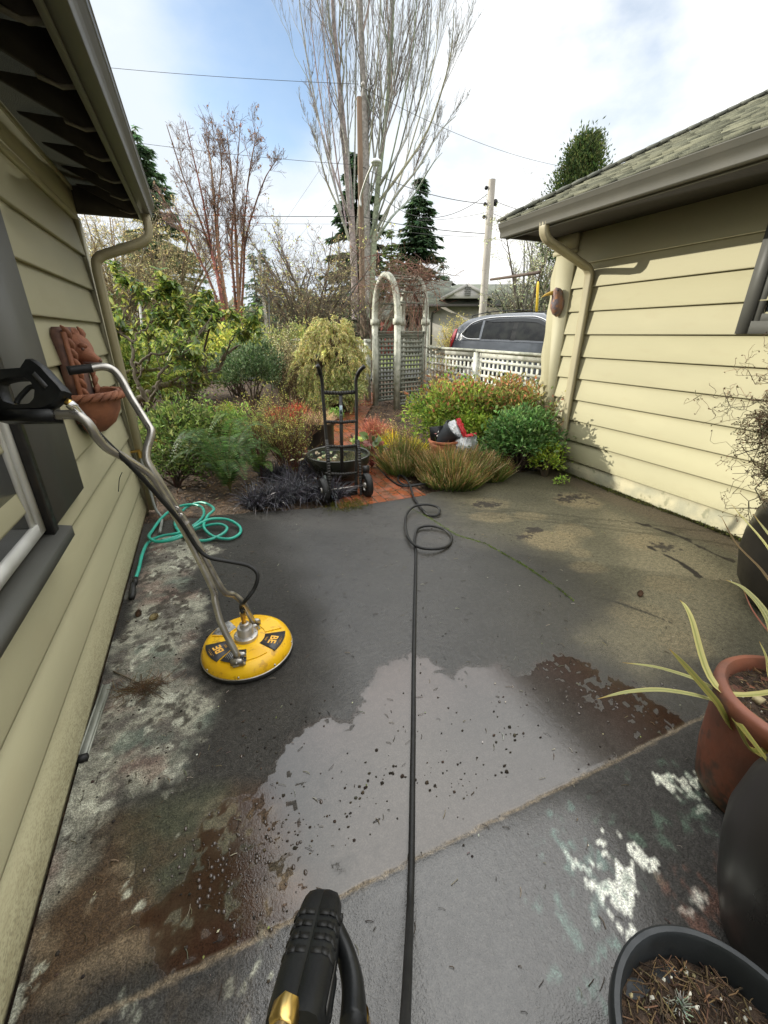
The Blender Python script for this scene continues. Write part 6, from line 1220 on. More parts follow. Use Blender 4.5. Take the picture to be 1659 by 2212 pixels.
mb = MB(); mb.tube(list(cr([p0, AT(918, 760, f_), AT(922, 680, f_), AT(922, 655, f_), AT(918, 635, f_), AT(908, 628, f_), AT(896, 632, f_), AT(889, 648, f_), AT(884, 656, f_), AT(877, 652, f_), AT(876, 643, f_)], 6)), .0075, 8); tag(mb.build('shepherd_hook', RUST, loc=p0, smooth=True), 'thin rusty shepherd hook in front of the arbor', 'plant hook')
p0 = gp(585, 830, 9.6); f_ = 9.6
sh = thing('shepherd_hook', 'black double shepherd hook left of the golden evergreen', 'plant hook', p0)
mb = MB(); mb.tube([p0, AT(583, 720, f_), AT(581, 640, f_)], .010, 8); mb.lathe([(.0, 0), (.02, .02), (.012, .04), (0, .09)], AT(581, 640, f_), 8); mb.build('pole', BLACKMETAL, sh)
for s_ in (-1, 1): mb = MB(); mb.tube(cr([AT(581, 656, f_), AT(581+6*s_, 644, f_), AT(581+18*s_, 640, f_), AT(581+30*s_, 648, f_), AT(581+32*s_, 656, f_)], 5), .008, 7); mb.build('hook_arm', BLACKMETAL, sh)
p0 = gp(438, 872, 6.9); th = np.linspace(0, 1, 60); a = th*2*pi*2.3; r_ = .02+.07*(1-np.abs(2*th-.9)); mb = MB()
mb.tube(np.concatenate([[p0], p0+RT*(np.cos(a)*r_)[:, None]+FH*(np.sin(a)*.02)[:, None]+np.array([0, 0, 1.])*(.14+.10*th+np.sin(a)*r_)[:, None]]), .004, 6); tag(mb.build('garden_stake', mat('pale_wire', (.55, .52, .44), rough=.4), loc=p0, smooth=True), 'pale spiral wire garden stake before the dark purple shrub', 'garden stake')
mb = MB(); p0 = G(709, 1080, 0); mb.bar(p0+[0, .03, -.02], p0+[-.01, .04, .26], .022, .004, up=FH); tag(mb.build('plant_marker', mat('grey_marker', (.12, .14, .13), rough=.6), loc=p0), 'narrow grey plant marker standing in the black mondo grass', 'plant marker')

# ------------------------------------------------------------------ rhododendron with mossy limbs
rt_ = thing('rhododendron', 'sprawling rhododendron with mossy crooked limbs and large drooping leaves', 'tree', gp(330, 930, 6.4))
def Q6(px, py, f): px, py = 219+px*.2400, 564+py*.2400; return AT(px, py, f)
limbs = [([(430, 1290, 5.6), (370, 1180, 5.6), (310, 1080, 5.6), (290, 900, 5.7), (280, 750, 5.8), (200, 660, 5.9), (120, 600, 6.0)], .030, .012),
 ([(430, 1290, 5.6), (480, 1190, 5.5), (520, 1080, 5.5), (535, 1000, 5.5), (640, 900, 5.6), (740, 790, 5.8), (880, 650, 6.0), (1000, 480, 6.2)], .022, .008),
 ([(310, 940, 5.65), (390, 870, 5.6), (500, 835, 5.6), (690, 832, 5.7), (780, 880, 5.7), (900, 960, 5.8)], .018, .007),
 ([(120, 560, 6.0), (200, 500, 6.0), (270, 300, 6.1), (240, 180, 6.1), (140, 90, 6.2)], .014, .006), ([(270, 290, 6.1), (400, 290, 6.1), (560, 240, 6.2), (570, 170, 6.2)], .011, .005),
 ([(150, 1330, 6.6), (380, 1230, 6.6), (500, 1150, 6.7), (620, 1110, 6.7), (800, 1150, 6.7), (920, 1110, 6.8), (950, 1040, 6.8), (1060, 960, 6.9), (1100, 850, 6.9), (1250, 760, 7.0)], .055, .018),
 ([(620, 1110, 6.7), (660, 1060, 6.6), (800, 1030, 6.6), (920, 1050, 6.6)], .025, .010), ([(180, 1000, 6.5), (400, 990, 6.5), (560, 950, 6.5), (660, 880, 6.5), (800, 700, 6.6), (840, 560, 6.7)], .028, .010),
 ([(280, 740, 5.8), (340, 640, 5.9), (450, 540, 6.0), (470, 420, 6.1), (560, 330, 6.2), (690, 360, 6.3)], .014, .006), ([(950, 1040, 6.8), (930, 820, 6.7), (990, 600, 6.6), (1130, 480, 6.6), (1280, 430, 6.6)], .020, .007),
 ([(1100, 900, 6.9), (1180, 700, 6.8), (1300, 620, 6.8), (1390, 560, 6.8)], .014, .006), ([(400, 1000, 6.5), (430, 850, 6.4), (420, 700, 6.4), (500, 560, 6.4), (620, 500, 6.4)], .018, .007), ([(740, 790, 5.8), (700, 640, 6.0), (720, 480, 6.1), (640, 300, 6.2)], .013, .005), ([(880, 640, 6.0), (960, 560, 6.3), (900, 400, 6.4), (930, 290, 6.5)], .012, .005)]
ends = []; mb = MB(); PP = []; RR_ = []
for pts, r0, r1 in limbs:
    q = cr([Q6(*p) for p in pts], 5); q[1:-1] += RNG.normal(size=(len(q)-2, 3))*.012; mb.tube(q, np.linspace(r0, r1, len(q)), 8, col=(.13, .105, .07))
    i = np.linspace(len(q)*.25, len(q)-1, 8).astype(int); PP.append(q[i]); RR_.append(np.linspace(r0*.7, r1, 8))
q0 = ORG[rt_.name]; mb.tube(cr([q0-[0, 0, .1], q0*.5+Q6(430, 1290, 5.6)*.5, Q6(430, 1290, 5.6)], 4), .034, 8, col=(.13, .105, .07)); mb.tube(cr([q0+[0, 0, -.1], q0*.6+Q6(150, 1330, 6.6)*.4, Q6(150, 1330, 6.6)], 4), .055, 8, col=(.13, .105, .07))
mb.build('trunk', BARK, rt_, smooth=True)
PP = np.array(PP); RR_ = np.array(RR_)
mb = MB(); Pa, Ra = grow(PP, RR_, 10, .32, .8, .25, 6, .15, 1, .55, .5, wig=.22); mb.twigs(Pa, Ra, 5, pick([(.13, .11, .07), (.18, .15, .10)], len(Pa))); Pb, Rb = grow(Pa, Ra, 5, .6, .8, .25, 5, .3, 1, .6, .6, wig=.2); mb.twigs(Pb, Rb, 4, pick([(.17, .14, .08), (.20, .17, .07)], len(Pb))); mb.build('branches', BARK, rt_)
tips = np.concatenate([Pa[:, -1], Pb[:, -1], PP[:, -1]]); tips = tips[(tips[:, 2] > 1.28+.15*RNG.normal(size=len(tips))) | (RNG.random(len(tips)) < .22)]; n = len(tips); nl = 6; i = np.repeat(np.arange(n), nl); keep = RNG.random(len(i)) < .82; i = i[keep]; m_ = len(i); az = RNG.random(m_)*2*pi
d = np.c_[np.cos(az), np.sin(az), RNG.uniform(-1.5, .55, m_)]
mb = MB(); mb.leaves(tips[i]+.02*rnd(m_), d, np.c_[np.cos(az)*.6, np.sin(az)*.6, np.ones(m_)]+.4*rnd(m_), RNG.uniform(.07, .13, m_), RNG.uniform(.030, .048, m_), pick([(.055, .09, .02), (.09, .13, .028), (.035, .06, .018), (.17, .20, .04), (.26, .27, .06)], m_), fold=.12, curl=.12); mb.build('foliage', GLOSSLEAF, rt_)
mb = MB(); n = 5200; src = [cr([Q6(*p) for p in limbs[k][0]], 14) for k in (5, 6, 7, 11)]; q = np.concatenate([src[0][:75], src[0][40:80], src[1], src[2], src[3][:40]]); rr = np.concatenate([np.full(75, .05), np.full(len(src[0][40:80]), .05), np.full(len(src[1]), .022), np.full(len(src[2]), .026), np.full(40, .018)])
i = RNG.integers(0, len(q), n); dd = unit(rnd(n)+[0, 0, .55]); mb.cards(q[i]+dd*rr[i][:, None]+rnd(n)*.006, dd+rnd(n)*.5, rnd(n), RNG.uniform(.012, .035, n), .010, pick([(2.6, 2.8, 1.5), (3.6, 3.6, 2), (1.6, 1.9, 1.2)], n)); o = mb.build('moss', MOSS, rt_); o['kind'] = 'stuff'

# ------------------------------------------------------------------ trees
def bare_tree(name, label, cat, base, trunks, levels, tcol, wcol, group=None, leaf=None, sides0=8, minr=.003):
    t = thing(name, label, cat, base, group); mb = MB(); P = np.array([cr(p, 4)[np.linspace(0, (len(p)-1)*4, 12).astype(int)] for p, r0, r1 in trunks]); R = np.array([np.linspace(r0, r1, 12) for p, r0, r1 in trunks])
    mb.twigs(P, R, sides0, pick(tcol, len(P), .1)); mb.build('trunk', BARK, t, smooth=True); cur = [(P, R)]; mb = MB(); last = P
    for k, lv in enumerate(levels):
        P, R = grow(P, R, **lv); mb.twigs(P, np.maximum(R, minr), 5 if k == 0 else 3, pick(wcol if k else tcol, len(P))); last = P
    mb.build('branches', BARK, t)
    if leaf:
        n, L, W, pal = leaf; i = RNG.integers(0, len(last), n); j = RNG.integers(1, last.shape[1], n); mb = MB(); mb.cards(last[i, j], rnd(n)-[0, 0, .6], rnd(n), L*RNG.uniform(.6, 1.2, n), W, pick(pal, n)); mb.build('foliage', LEAF, t)
    return t
f = 26.; rg = np.random.default_rng(11); base = gp(778, 660, f)
def pl(pts, df=0.): return [AT(x, y, f+df+(d_[0] if d_ else 0)) for x, y, *d_ in pts]
tr = [(pl([(790, 690), (793, 560), (791, 430), (789, 280), (782, 120), (776, -60), (772, -300), (770, -560)]), .26, .05),
      (pl([(768, 690), (764, 560), (757, 430), (748, 330), (735, 200), (722, 60), (712, -120), (706, -380)]), .22, .04),
      (pl([(800, 690), (806, 560), (812, 450), (822, 350), (836, 230), (846, 90), (852, -100), (856, -380)]), .20, .04)]
for k in range(13):
    s_ = (k+.5)/13; x0 = 690+150*s_+rg.normal()*3; side = -1 if s_ < .5 else 1; y0 = 400-90*rg.random()+ (60 if side > 0 else 0); x0 = 770+(s_-.5)*70; xe = 625+345*s_; df = rg.uniform(-2.5, 2.5)
    tr.append((pl([(x0, y0+100, 0), (x0+(xe-x0)*.30, y0-10, df*.3), (x0+(xe-x0)*.62, y0-160, df*.7), (x0+(xe-x0)*.9, y0-330, df), (xe, y0-520, df), (xe+(xe-790)*.08, y0-700, df)]), .052, .014))
for a, b_ in (((812, 500), [(850, 430), (905, 360), (945, 290), (985, 250)]), ((815, 440), [(860, 380), (915, 300), (950, 210), (975, 110), (980, 20)]), ((812, 520), [(845, 470), (895, 420), (930, 360), (955, 330)]), ((758, 480), [(738, 420), (708, 330), (680, 230), (655, 130)]), ((755, 520), [(735, 460), (705, 390), (690, 330), (675, 270)]), ((820, 400), [(850, 350), (890, 270), (915, 180), (930, 60), (935, -80)])):
    tr.append((pl([(a[0], a[1], 0)]+[(x, y, rg.uniform(-1, 1)) for x, y in b_]), .08, .015))
bare_tree('poplar_tree', 'very tall bare poplar with upswept pale grey branches behind the arbor', 'tree', base, tr,
    [dict(n=10, ln=.34, ang=.42, up=.55, K=6, t0=.32, t1=.98, rr=.42, tip=.3, curv=.12, wig=.06), dict(n=8, ln=.45, ang=.5, up=.5, K=5, t0=.15, rr=.55, tip=.45, curv=.1, wig=.07), dict(n=5, ln=.42, ang=.55, up=.4, K=4, t0=.2, rr=.7, tip=.6, curv=.05, wig=.08)], [(.40, .385, .335), (.33, .315, .27)], [(.30, .275, .24), (.36, .335, .29), (.23, .21, .185)], minr=.0055)
# paperbark maples
def maple(label, base, stems, f, lv1, seed):
    rg = np.random.default_rng(seed); tr = []
    for pts, r0, r1 in stems: tr.append(([AT(x, y, f+rg.uniform(-.35, .35)*(k > 0)) for k, (x, y) in enumerate(pts)], r0*.62, r1*.7))
    t = bare_tree('maple_tree', label, 'tree', base, tr, [dict(n=lv1, ln=.23, ang=.6, up=.25, K=6, t0=.25, t1=.88, rr=.5, tip=.3, curv=.06, wig=.09), dict(n=8, ln=.56, ang=.65, up=.22, K=5, t0=.2, rr=.55, tip=.45, wig=.12), dict(n=6, ln=.60, ang=.75, up=.2, K=4, t0=.2, rr=.7, tip=.6, wig=.17)], [(.24, .13, .09), (.30, .18, .125), (.20, .11, .075)], [(.25, .18, .145), (.20, .15, .125), (.29, .21, .165)], 'red barked maples beyond the rhododendron', leaf=(190, .07, .05, [(.16, .10, .07), (.12, .07, .05)]))
    mb = MB(); n = 900
    P = np.array([cr(p, 8)[np.linspace(0, (len(p)-1)*8, 40).astype(int)] for p, _, _ in tr]); i = RNG.integers(0, len(P), n); j = RNG.integers(0, 24, n); d = rnd(n); rr = np.array([q[1] for q in tr])[i]*(1-j/40*.8)
    mb.cards(P[i, j]+unit(d*[1, 1, .2])*rr[:, None], d, rnd(n), RNG.uniform(.02, .05, n), .028, pick([(.26, .09, .045), (.17, .055, .03), (.32, .15, .08)], n)); mb.build('peeling_bark', LEAF, t); return t
maple('red barked maple with several leaning stems, nearest the left house', gp(485, 760, 12), [([(492, 690), (478, 620), (462, 560), (430, 470), (395, 380), (360, 270)], .075, .012), ([(486, 690), (470, 600), (455, 530), (440, 440), (418, 340), (400, 262)], .07, .012), ([(494, 690), (480, 600), (468, 510), (462, 420), (452, 330), (436, 290)], .085, .014), ([(480, 690), (455, 610), (420, 540), (385, 480), (352, 430), (330, 400)], .06, .010), ([(490, 690), (474, 560), (470, 450), (480, 350), (470, 300)], .05, .010)], 12.0, 11, 4)
maple('red barked maple with upright stems, right of the leaning one', gp(512, 760, 12.6), [([(512, 700), (506, 620), (500, 540), (505, 450), (512, 360), (520, 262)], .07, .012), ([(518, 700), (514, 620), (510, 520), (505, 430), (498, 350), (490, 290)], .085, .014), ([(520, 700), (526, 600), (530, 520), (552, 440), (575, 380), (598, 345)], .06, .010), ([(514, 700), (520, 590), (526, 500), (535, 400), (548, 320), (556, 285)], .06, .010)], 12.6, 12, 6)
def ring_tree(label, px, py_base, f, h, spread, n0, tcol, wcol, levels, name='bare_tree', leaf=None, r0=.12, lean=0., group=None, seed=1, cat='tree'):
    rg = np.random.default_rng(seed); b = gp(px, py_base, f); tr = []
    for k in range(n0):
        a = rg.random()*2*pi; q = spread*sqrt(rg.random()); dx, dy = cos(a)*q, sin(a)*q*.7
        tr.append(([b-[0, 0, .1], b+RT*(dx*.15+lean*.2)+FH*dy*.15+np.array([0, 0, h*.28]), b+RT*(dx*.5+lean*.5)+FH*dy*.5+np.array([0, 0, h*.6]), b+RT*(dx+lean)+FH*dy+np.array([0, 0, h*(.82+.25*rg.random()*(1-.4*q/spread))])], r0*rg.uniform(.5, 1), .012))
    return bare_tree(name, label, cat, b, tr, levels, tcol, wcol, group, leaf)
L4 = [dict(n=12, ln=.42, ang=.8, up=.15, K=6, t0=.12, rr=.5, tip=.3, wig=.12), dict(n=9, ln=.5, ang=.8, up=.1, K=5, t0=.15, rr=.55, tip=.45, wig=.15), dict(n=6, ln=.55, ang=.8, up=.05, K=4, t0=.1, rr=.7, tip=.6, wig=.2)]
L3 = [dict(n=10, ln=.36, ang=.75, up=.15, K=6, t0=.2, rr=.5, tip=.3, wig=.12), dict(n=8, ln=.5, ang=.75, up=.1, K=5, t0=.15, rr=.55, tip=.4, wig=.15), dict(n=5, ln=.5, ang=.8, up=.05, K=4, t0=.1, rr=.65, tip=.5, wig=.2)]
tan_t = [(.24, .19, .11), (.18, .14, .085)]; tan_w = [(.36, .29, .16), (.42, .36, .20), (.28, .22, .13), (.34, .31, .14)]
ring_tree('dense tan leafless tree behind the left downspout', 262, 700, 15, 5.2, 2.5, 10, tan_t, tan_w, L4, seed=2, leaf=(5200, .05, .03, [(.42, .36, .16), (.34, .30, .12)]))
ring_tree('dense tan leafless tree between rhododendron and red barked maples', 372, 700, 17, 4.9, 2.6, 10, tan_t, tan_w, L4, seed=3, leaf=(5200, .05, .03, [(.40, .34, .16), (.33, .29, .12)]))
ring_tree('spreading olive brown shrub tree behind the golden evergreen', 660, 720, 13.5, 3.3, 1.9, 9, [(.16, .13, .09)], [(.26, .21, .14), (.20, .16, .11), (.32, .28, .17)], L4, seed=4, leaf=(3000, .05, .03, [(.30, .28, .10), (.22, .16, .09), (.38, .34, .16)]))
ring_tree('arching bare shrub tree right of the red barked maples', 690, 720, 15, 4.3, 2.4, 7, [(.14, .11, .08)], [(.22, .17, .12), (.17, .13, .10)], L3, seed=5, leaf=(700, .07, .05, [(.14, .08, .05), (.36, .38, .12)]))
ring_tree('leafless pale thicket behind the arbor', 800, 720, 16, 3.0, 1.6, 8, [(.22, .18, .13)], [(.34, .28, .20), (.28, .2, .15)], L3, seed=6)
ring_tree('lichen covered bare tree behind the parked car', 1130, 700, 17.5, 5.0, 2.0, 7, [(.14, .13, .09)], [(.26, .25, .16), (.34, .34, .22), (.20, .19, .12)], L3, seed=7, r0=.16, leaf=(3400, .05, .035, [(.34, .36, .20), (.42, .43, .28), (.25, .26, .14)]))
ring_tree('bare hazy tree left of the dense leaning cypress', 1165, 690, 25, 8.0, 2.6, 6, [(.26, .23, .18)], [(.40, .36, .28), (.34, .30, .23)], L3, seed=8, r0=.12)
def cb(px, top, f): q = AT(px, top, f); return np.array([q[0], q[1], float(gz(q[0], q[1]))])
def conifer(name, label, base, h, r, n, pal, seed, droop=.35, top=.0, lop=0., dens=1., trunkcol=(.09, .065, .045), card=.34, gaps=.0):
    rg = np.random.default_rng(seed); t = thing(name, label, 'tree', base); mb = MB(); mb.tube([base-[0, 0, .2], base+[0, 0, h*.5], base+[0, 0, h]], [h*.018, h*.011, .01], 8, col=trunkcol); mb.build('trunk', BARK, t, smooth=True)
    nb = int(h*16*dens); z = h*(.06+.94*rg.random(nb)**.85); a = rg.random(nb)*2*pi; L = r*np.clip(1.04-z/h, .02, 1)**.8*(.72+.45*rg.random(nb))+.04*h*.1; L *= 1+lop*np.cos(a-1)
    u = np.linspace(0, 1, 5)[None, :, None]; d = np.c_[np.cos(a), np.sin(a), np.zeros(nb)]
    P = base+np.array([0, 0, 1.])*z[:, None, None]+d[:, None]*L[:, None, None]*u+np.array([0, 0, 1.])*(L[:, None, None]*(.18*u-droop*u*u*1.2+.18*u**3))
    mb = MB(); mb.twigs(P, np.tile(np.linspace(.03, .008, 5)*h/12, (nb, 1)), 3, np.tile(trunkcol, (nb, 1)))
    w_ = L/L.sum(); i = rg.choice(nb, n, p=w_); s_ = rg.random(n)**.75*3.999; j = s_.astype(int); fq = (s_-j)[:, None]; p = P[i, j]*(1-fq)+P[i, j+1]*fq; T = unit(P[i, j+1]-P[i, j])
    side = np.cross(T, [0, 0, 1.]); sg = rg.choice([-1, 1], n)[:, None]; dd = unit(T*.6+side*sg*rg.random(n)[:, None]-np.array([0, 0, .35])+.3*rnd(n)); sz = card*h/12*(.6+.7*rg.random(n))
    mb.cards(p, dd, unit(rnd(n)*.7+[0, 0, 1.]), sz, sz*.34, pick(pal, n)*(.75+.5*rg.random(nb))[i][:, None]); mb.build('crown', LEAF, t); return t
ev = [(.022, .045, .020), (.035, .065, .028), (.016, .032, .016), (.05, .08, .035)]
b = cb(768, 330, 36); conifer('fir_tree', 'dark fir with ragged branches behind the poplar trunks', b, AT(770, 330, 36)[2]-b[2], 3.6, 18000, ev, 21, card=.5, dens=.8, lop=.15)
b = cb(908, 385, 40); conifer('fir_tree', 'dark green pointed fir above the neighbour house roof', b, AT(910, 385, 40)[2]-b[2], 3.5, 24000, ev, 22, card=.46, dens=1.3)
b = cb(846, 495, 33); conifer('fir_tree', 'shorter olive green conifer between poplar and the dark fir', b, AT(850, 495, 33)[2]-b[2], 1.9, 6500, [(.07, .10, .03), (.10, .13, .045), (.05, .075, .025)], 23, card=.42)
b = cb(288, 262, 34); conifer('fir_tree', 'sunlit blue green fir above the left house gutter', b, AT(288, 268, 34)[2]-b[2], 3.9, 24000, [(.06, .10, .05), (.09, .14, .07), (.04, .07, .035)], 24, card=.40)
b = gp(955, 650, 46); conifer('fir_tree', 'dark fir branch mass right of the pointed fir', b, 7.5, 2.0, 3000, ev, 25, card=.5)
b = gp(1040, 640, 60); conifer('fir_tree', 'small distant dark fir left of the pale utility pole', b, 6.2, 1.9, 2200, ev, 26, card=.6)
for k, (x_, h_) in enumerate(((555, 9.), (577, 10.), (600, 7.5))):
    b = gp(x_, 650, 52+4*k); conifer('fir_tree', ['distant fir just right of the red barked maples', 'tallest of the distant firs behind the bare shrubs', 'lowest distant fir behind the golden evergreen'][k], b, h_, 2.4, 2400, [(.05, .08, .05), (.07, .10, .06)], 30+k, card=.55)
# leaning dense cypress at the right
b = gp(1240, 640, 24); t = thing('cypress_tree', 'dense leaning evergreen with feathery top above the right roof', 'tree', b); mb = MB(); Q = cr([b-[0, 0, .2], AT(1242, 560, 24), AT(1250, 420, 24), AT(1268, 305, 24)], 6); mb.tube(Q, np.linspace(.22, .03, len(Q)), 8, col=(.10, .07, .05)); mb.build('trunk', BARK, t, smooth=True)
nb = 230; z_ = RNG.uniform(.08, 1, nb)**.9; i = np.minimum((z_*(len(Q)-1)).astype(int), len(Q)-2); p0 = Q[i]; a = RNG.random(nb)*2*pi; L = 1.75*np.minimum(1, (1.12-z_)*1.3)*RNG.uniform(.6, 1.1, nb); e = p0+RT*(np.cos(a)*L)[:, None]+FH*(np.sin(a)*L)[:, None]+np.array([0, 0, 1.])*(L*.62+.1)[:, None]
n = 38000; i = RNG.integers(0, nb, n); s_ = RNG.uniform(.25, 1.08, n)[:, None]; p = p0[i]*(1-s_)+e[i]*s_+RNG.normal(size=(n, 3))*.20; dd = unit((e-p0)[i])*.8+rnd(n)*.55+[0, 0, .3]
mb = MB(); mb.cards(p, dd, rnd(n), .165*RNG.uniform(.6, 1.2, n), .06, pick([(.034, .055, .016), (.055, .078, .022), (.022, .04, .013), (.085, .10, .032)], n)*(.75+.5*RNG.random(nb))[i][:, None]); mb.build('crown', LEAF, t)
# far tree belt on the horizon
mb = MB(); n = 26000; lat = RNG.uniform(-90, 110, n); fz = RNG.uniform(78, 96, n); hh = 3.0+2.6*np.abs(np.sin(lat*.13))+1.6*np.abs(np.sin(lat*.41+1)); p = RT*lat[:, None]+FH*fz[:, None]; p[:, 2] = .6+hh*RNG.random(n)**.8; mb.cards(p, unit(rnd(n)+[0, 0, .4]), rnd(n), RNG.uniform(.9, 2.0, n), .8, pick([(.07, .085, .05), (.10, .10, .06), (.05, .07, .045), (.14, .12, .08)], n)); tag(mb.build('far_woods', LEAF), 'distant belt of mixed woods along the horizon', 'woods', kind='stuff')

# ------------------------------------------------------------------ poles, wires, lamp
WOOD = mat('pole_wood', (.22, .15, .10), (.14, .10, .07), scale=6, rough=.9, bump=.4, bscale=40, stretch=(1, 1, .15)); PALEW = mat('pale_pole_wood', (.50, .47, .42), (.36, .33, .29), scale=6, rough=.9, bump=.4, bscale=40, stretch=(1, 1, .15))
def pole(label, b, t, r0, r1, m, name='utility_pole'):
    o = thing(name, label, 'utility pole', b); mb = MB(); mb.tube([b-[0, 0, .3], (b+t)/2, t], [r0, (r0+r1)/2, r1], 14); mb.build('pole', m, o, smooth=True, sharp=50); return o
f1 = 22.; b1 = gp(783, 660, f1); t1 = AT(777, 318, f1); t1 = np.array([AT(776, 210, f1)[0], AT(776, 210, f1)[1], AT(776, 210, f1)[2]])
p1 = pole('brown wooden utility pole in front of the poplar trunks', b1, t1, .14, .105, WOOD)
mb = MB(); mb.tube([t1+[0, 0, -.1]+RT*.1, t1+[0, 0, .35]+RT*.16], .02, 6); mb.ball(t1+[0, 0, .4]+RT*.16, .08, 8); mb.build('insulator', mat('porcelain', (.35, .33, .30), rough=.3), p1)
f2_ = 19.; b2 = gp(1043, 690, f2_); t2 = AT(1063, 388, f2_); t2 = t2+(b2-t2)*0; p2 = pole('pale weathered utility pole behind the parked car', b2, t2, .165, .13, PALEW)
for dz in (.25, .75, 1.15):
    mb = MB(); mb.ball(t2+[0, 0, -dz]-RT*.19, .07, 8); mb.tube([t2+[0, 0, -dz]-RT*.19, t2+[0, 0, -dz]], .02, 6); mb.build('insulator', BLACKPL, p2)
mb = MB(); mb.ball(t2+[0, 0, -.7]+RT*.2, .09, 8, sc=(1, 1, 1.4)); mb.build('bracket', BLACKPL, p2)
lp = thing('street_lamp', 'white hooded street lamp on a long arm from the brown pole', 'street lamp', AT(779, 440, f1-.3)); a0 = AT(779, 425, f1-.3); a1 = AT(806, 353, f1-1.2)
GALV = mat('galvanised', (.42, .42, .40), rough=.5, metal=.3)
mb = MB(); mb.tube(cr([a0-[0, 0, .35], a0, (a0+a1)/2+[0, 0, .1], a1], 6), .045, 8); mb.build('arm', GALV, lp, smooth=True)
mb = MB(); mb.lathe([(.08, -.05), (.20, -.04), (.215, .0), (.18, .06), (.09, .10), (0, .105)], a1+RT*.12+[0, 0, .05], 20); mb.build('hood', mat('lamp_white', (.62, .64, .64), rough=.4), lp, smooth=True); mb = MB(); mb.lathe([(0, -.15), (.09, -.13), (.13, -.05)], a1+RT*.12+[0, 0, .05], 16); mb.build('lens', GALV, lp, smooth=True)
WIRE = mat('cable_black', (.03, .03, .032), rough=.6)
def wire(label, a, b_, sag, r=.014):
    t_ = np.linspace(0, 1, 20)[:, None]; P = a*(1-t_)+b_*t_-np.array([0, 0, 1.])*sag*4*t_*(1-t_); mb = MB(); mb.tube(P, r*.62, 5); tag(mb.build('power_line', WIRE, loc=a), label, 'cable', 'overhead cables')
wire('highest overhead cable, from left eave to the brown pole top', AT(60, 128, 24), t1+[0, 0, .4], .1)
wire('overhead cable from the brown pole top sinking to the right over white sky', t1+[0, 0, .35], AT(1330, 370, 34), .7)
wire('middle overhead cable crossing the red barked maples to the brown pole', AT(180, 292, 24), AT(778, 357, f1), .1)
wire('twisted cable from the brown pole down to the top of the pale pole', AT(782, 360, f1), t2+[0, 0, -.75], .25, .02)
wire('upper short cable meeting the pale pole below its top', AT(786, 385, f1), t2+[0, 0, -.35], 1.1, .018)
wire('thick cable level across the left sky to the brown pole', AT(120, 458, 24), AT(782, 468, f1), .05, .022); wire('thin cable just below the thick level one on the left', AT(120, 474, 24), AT(782, 484, f1), .05, .012)
wire('thick low cable from the brown pole to the pale pole', AT(782, 468, f1), AT(1055, 505, f2_), .1, .022); wire('thin low cable under the thick one beside the pale pole', AT(782, 486, f1), AT(1053, 512, f2_), .1, .012); wire('cable rising from the dark fir to the pale pole', AT(900, 475, 30), AT(1056, 458, f2_), .1, .014)
wire('steep guy wire left of the poplar', AT(705, 346, 26), AT(560, 560, 40), .0, .010); wire('second steep guy wire nearer the poplar', AT(735, 405, 26), AT(640, 520, 40), .0, .010)
wire('cable from the pale pole right to behind the roof', t2+[0, 0, -.6], AT(1330, 470, 21), .3, .016); wire('lower cable from the pale pole right to behind the roof', t2+[0, 0, -1.0], AT(1330, 500, 21), .3, .014)
yb = gp(1158, 700, 13.2); mb = MB(); mb.tube([AT(1158, 700, 13.2), AT(1162, 615, 13.2), AT(1162.5, 608, 13.2)], [.035, .035, .02], 10); tag(mb.build('guy_guard', mat('yellow_guard', (.72, .50, .04), rough=.5), loc=yb), 'yellow plastic guy wire guard behind the car', 'pole guard')
mb = MB(); mb.tube([AT(1060, 604, 18.6), AT(1110, 597, 16), AT(1165, 588, 13.2)], .045, 8); tag(mb.build('strut', RUST, loc=AT(1060, 604, 18.6)), 'rusty iron strut reaching right from the pale pole', 'strut')
pole('thin far grey pole between the maples and the olive thicket', gp(572, 660, 34), AT(559, 552, 34), .13, .11, PALEW)
sg = thing('street_sign', 'small green street name sign above the rhododendron', 'sign', gp(300, 700, 13)); mb = MB(); mb.bar(AT(280, 622, 13), AT(316, 624, 13), .01, .14, up=(0, 0, 1)); mb.build('plate', mat('sign_green', (.02, .22, .12), rough=.5), sg); mb = MB(); mb.tube([gp(298, 720, 13), AT(298, 624, 13.03)], .03, 8); mb.build('post', GALV, sg)

# ------------------------------------------------------------------ neighbour house and others
WALLN = mat('pale_board_wall', (.44, .42, .37), (.38, .36, .32), scale=4, rough=.8); ROOFN = mat('green_grey_roof', (.135, .15, .115), (.09, .10, .08), scale=3, rough=.95, bump=.5, bscale=30); GABLE = mat('gable_board', (.36, .35, .33), rough=.8); BLUEG = mat('blue_grey_gable', (.09, .12, .15), rough=.7); TRIMN = mat('dark_fascia', (.045, .04, .036), rough=.6)
fN = 26.
def NP_(px, py, f_): return AT(px, py, f_)
nh = thing('house', 'pale grey neighbour house with green grey roof and small gable across the street', 'house', gp(1000, 720, fN))
zg = float(gz(*gp(1000, 720, fN)[:2])); zE = AT(960, 660, fN)[2]; L0 = (925-CX)/979*fN*1.0; A = AT(927, 660, fN); B = AT(1300, 660, fN); A2 = A+FH*7; B2 = B+FH*9
lat = lambda px, f_: (px-CX)*f_/978.9
xa, xb = lat(927, fN), lat(1330, fN)
mb = MB(); q = [W2(xa, fN), W2(xb, fN), W2(xb, fN+9), W2(xa, fN+9)]; mb.prism([p+[0, 0, zg-.2] for p in q][::-1], (0, 0, zE-zg+.2)); mb.build('wall', WALLN, nh)
mb = MB(); rz_ = AT(1000, 612, fN+4)[2]; o = .6
E_ = [W2(xa-2.2, fN-o), W2(xb, fN-o), W2(xb, fN+9+o), W2(xa-2.2, fN+9+o)]; r0_, r1_ = W2(xa+2.2, fN+4.5)+[0, 0, rz_], W2(xb, fN+4.5)+[0, 0, rz_]
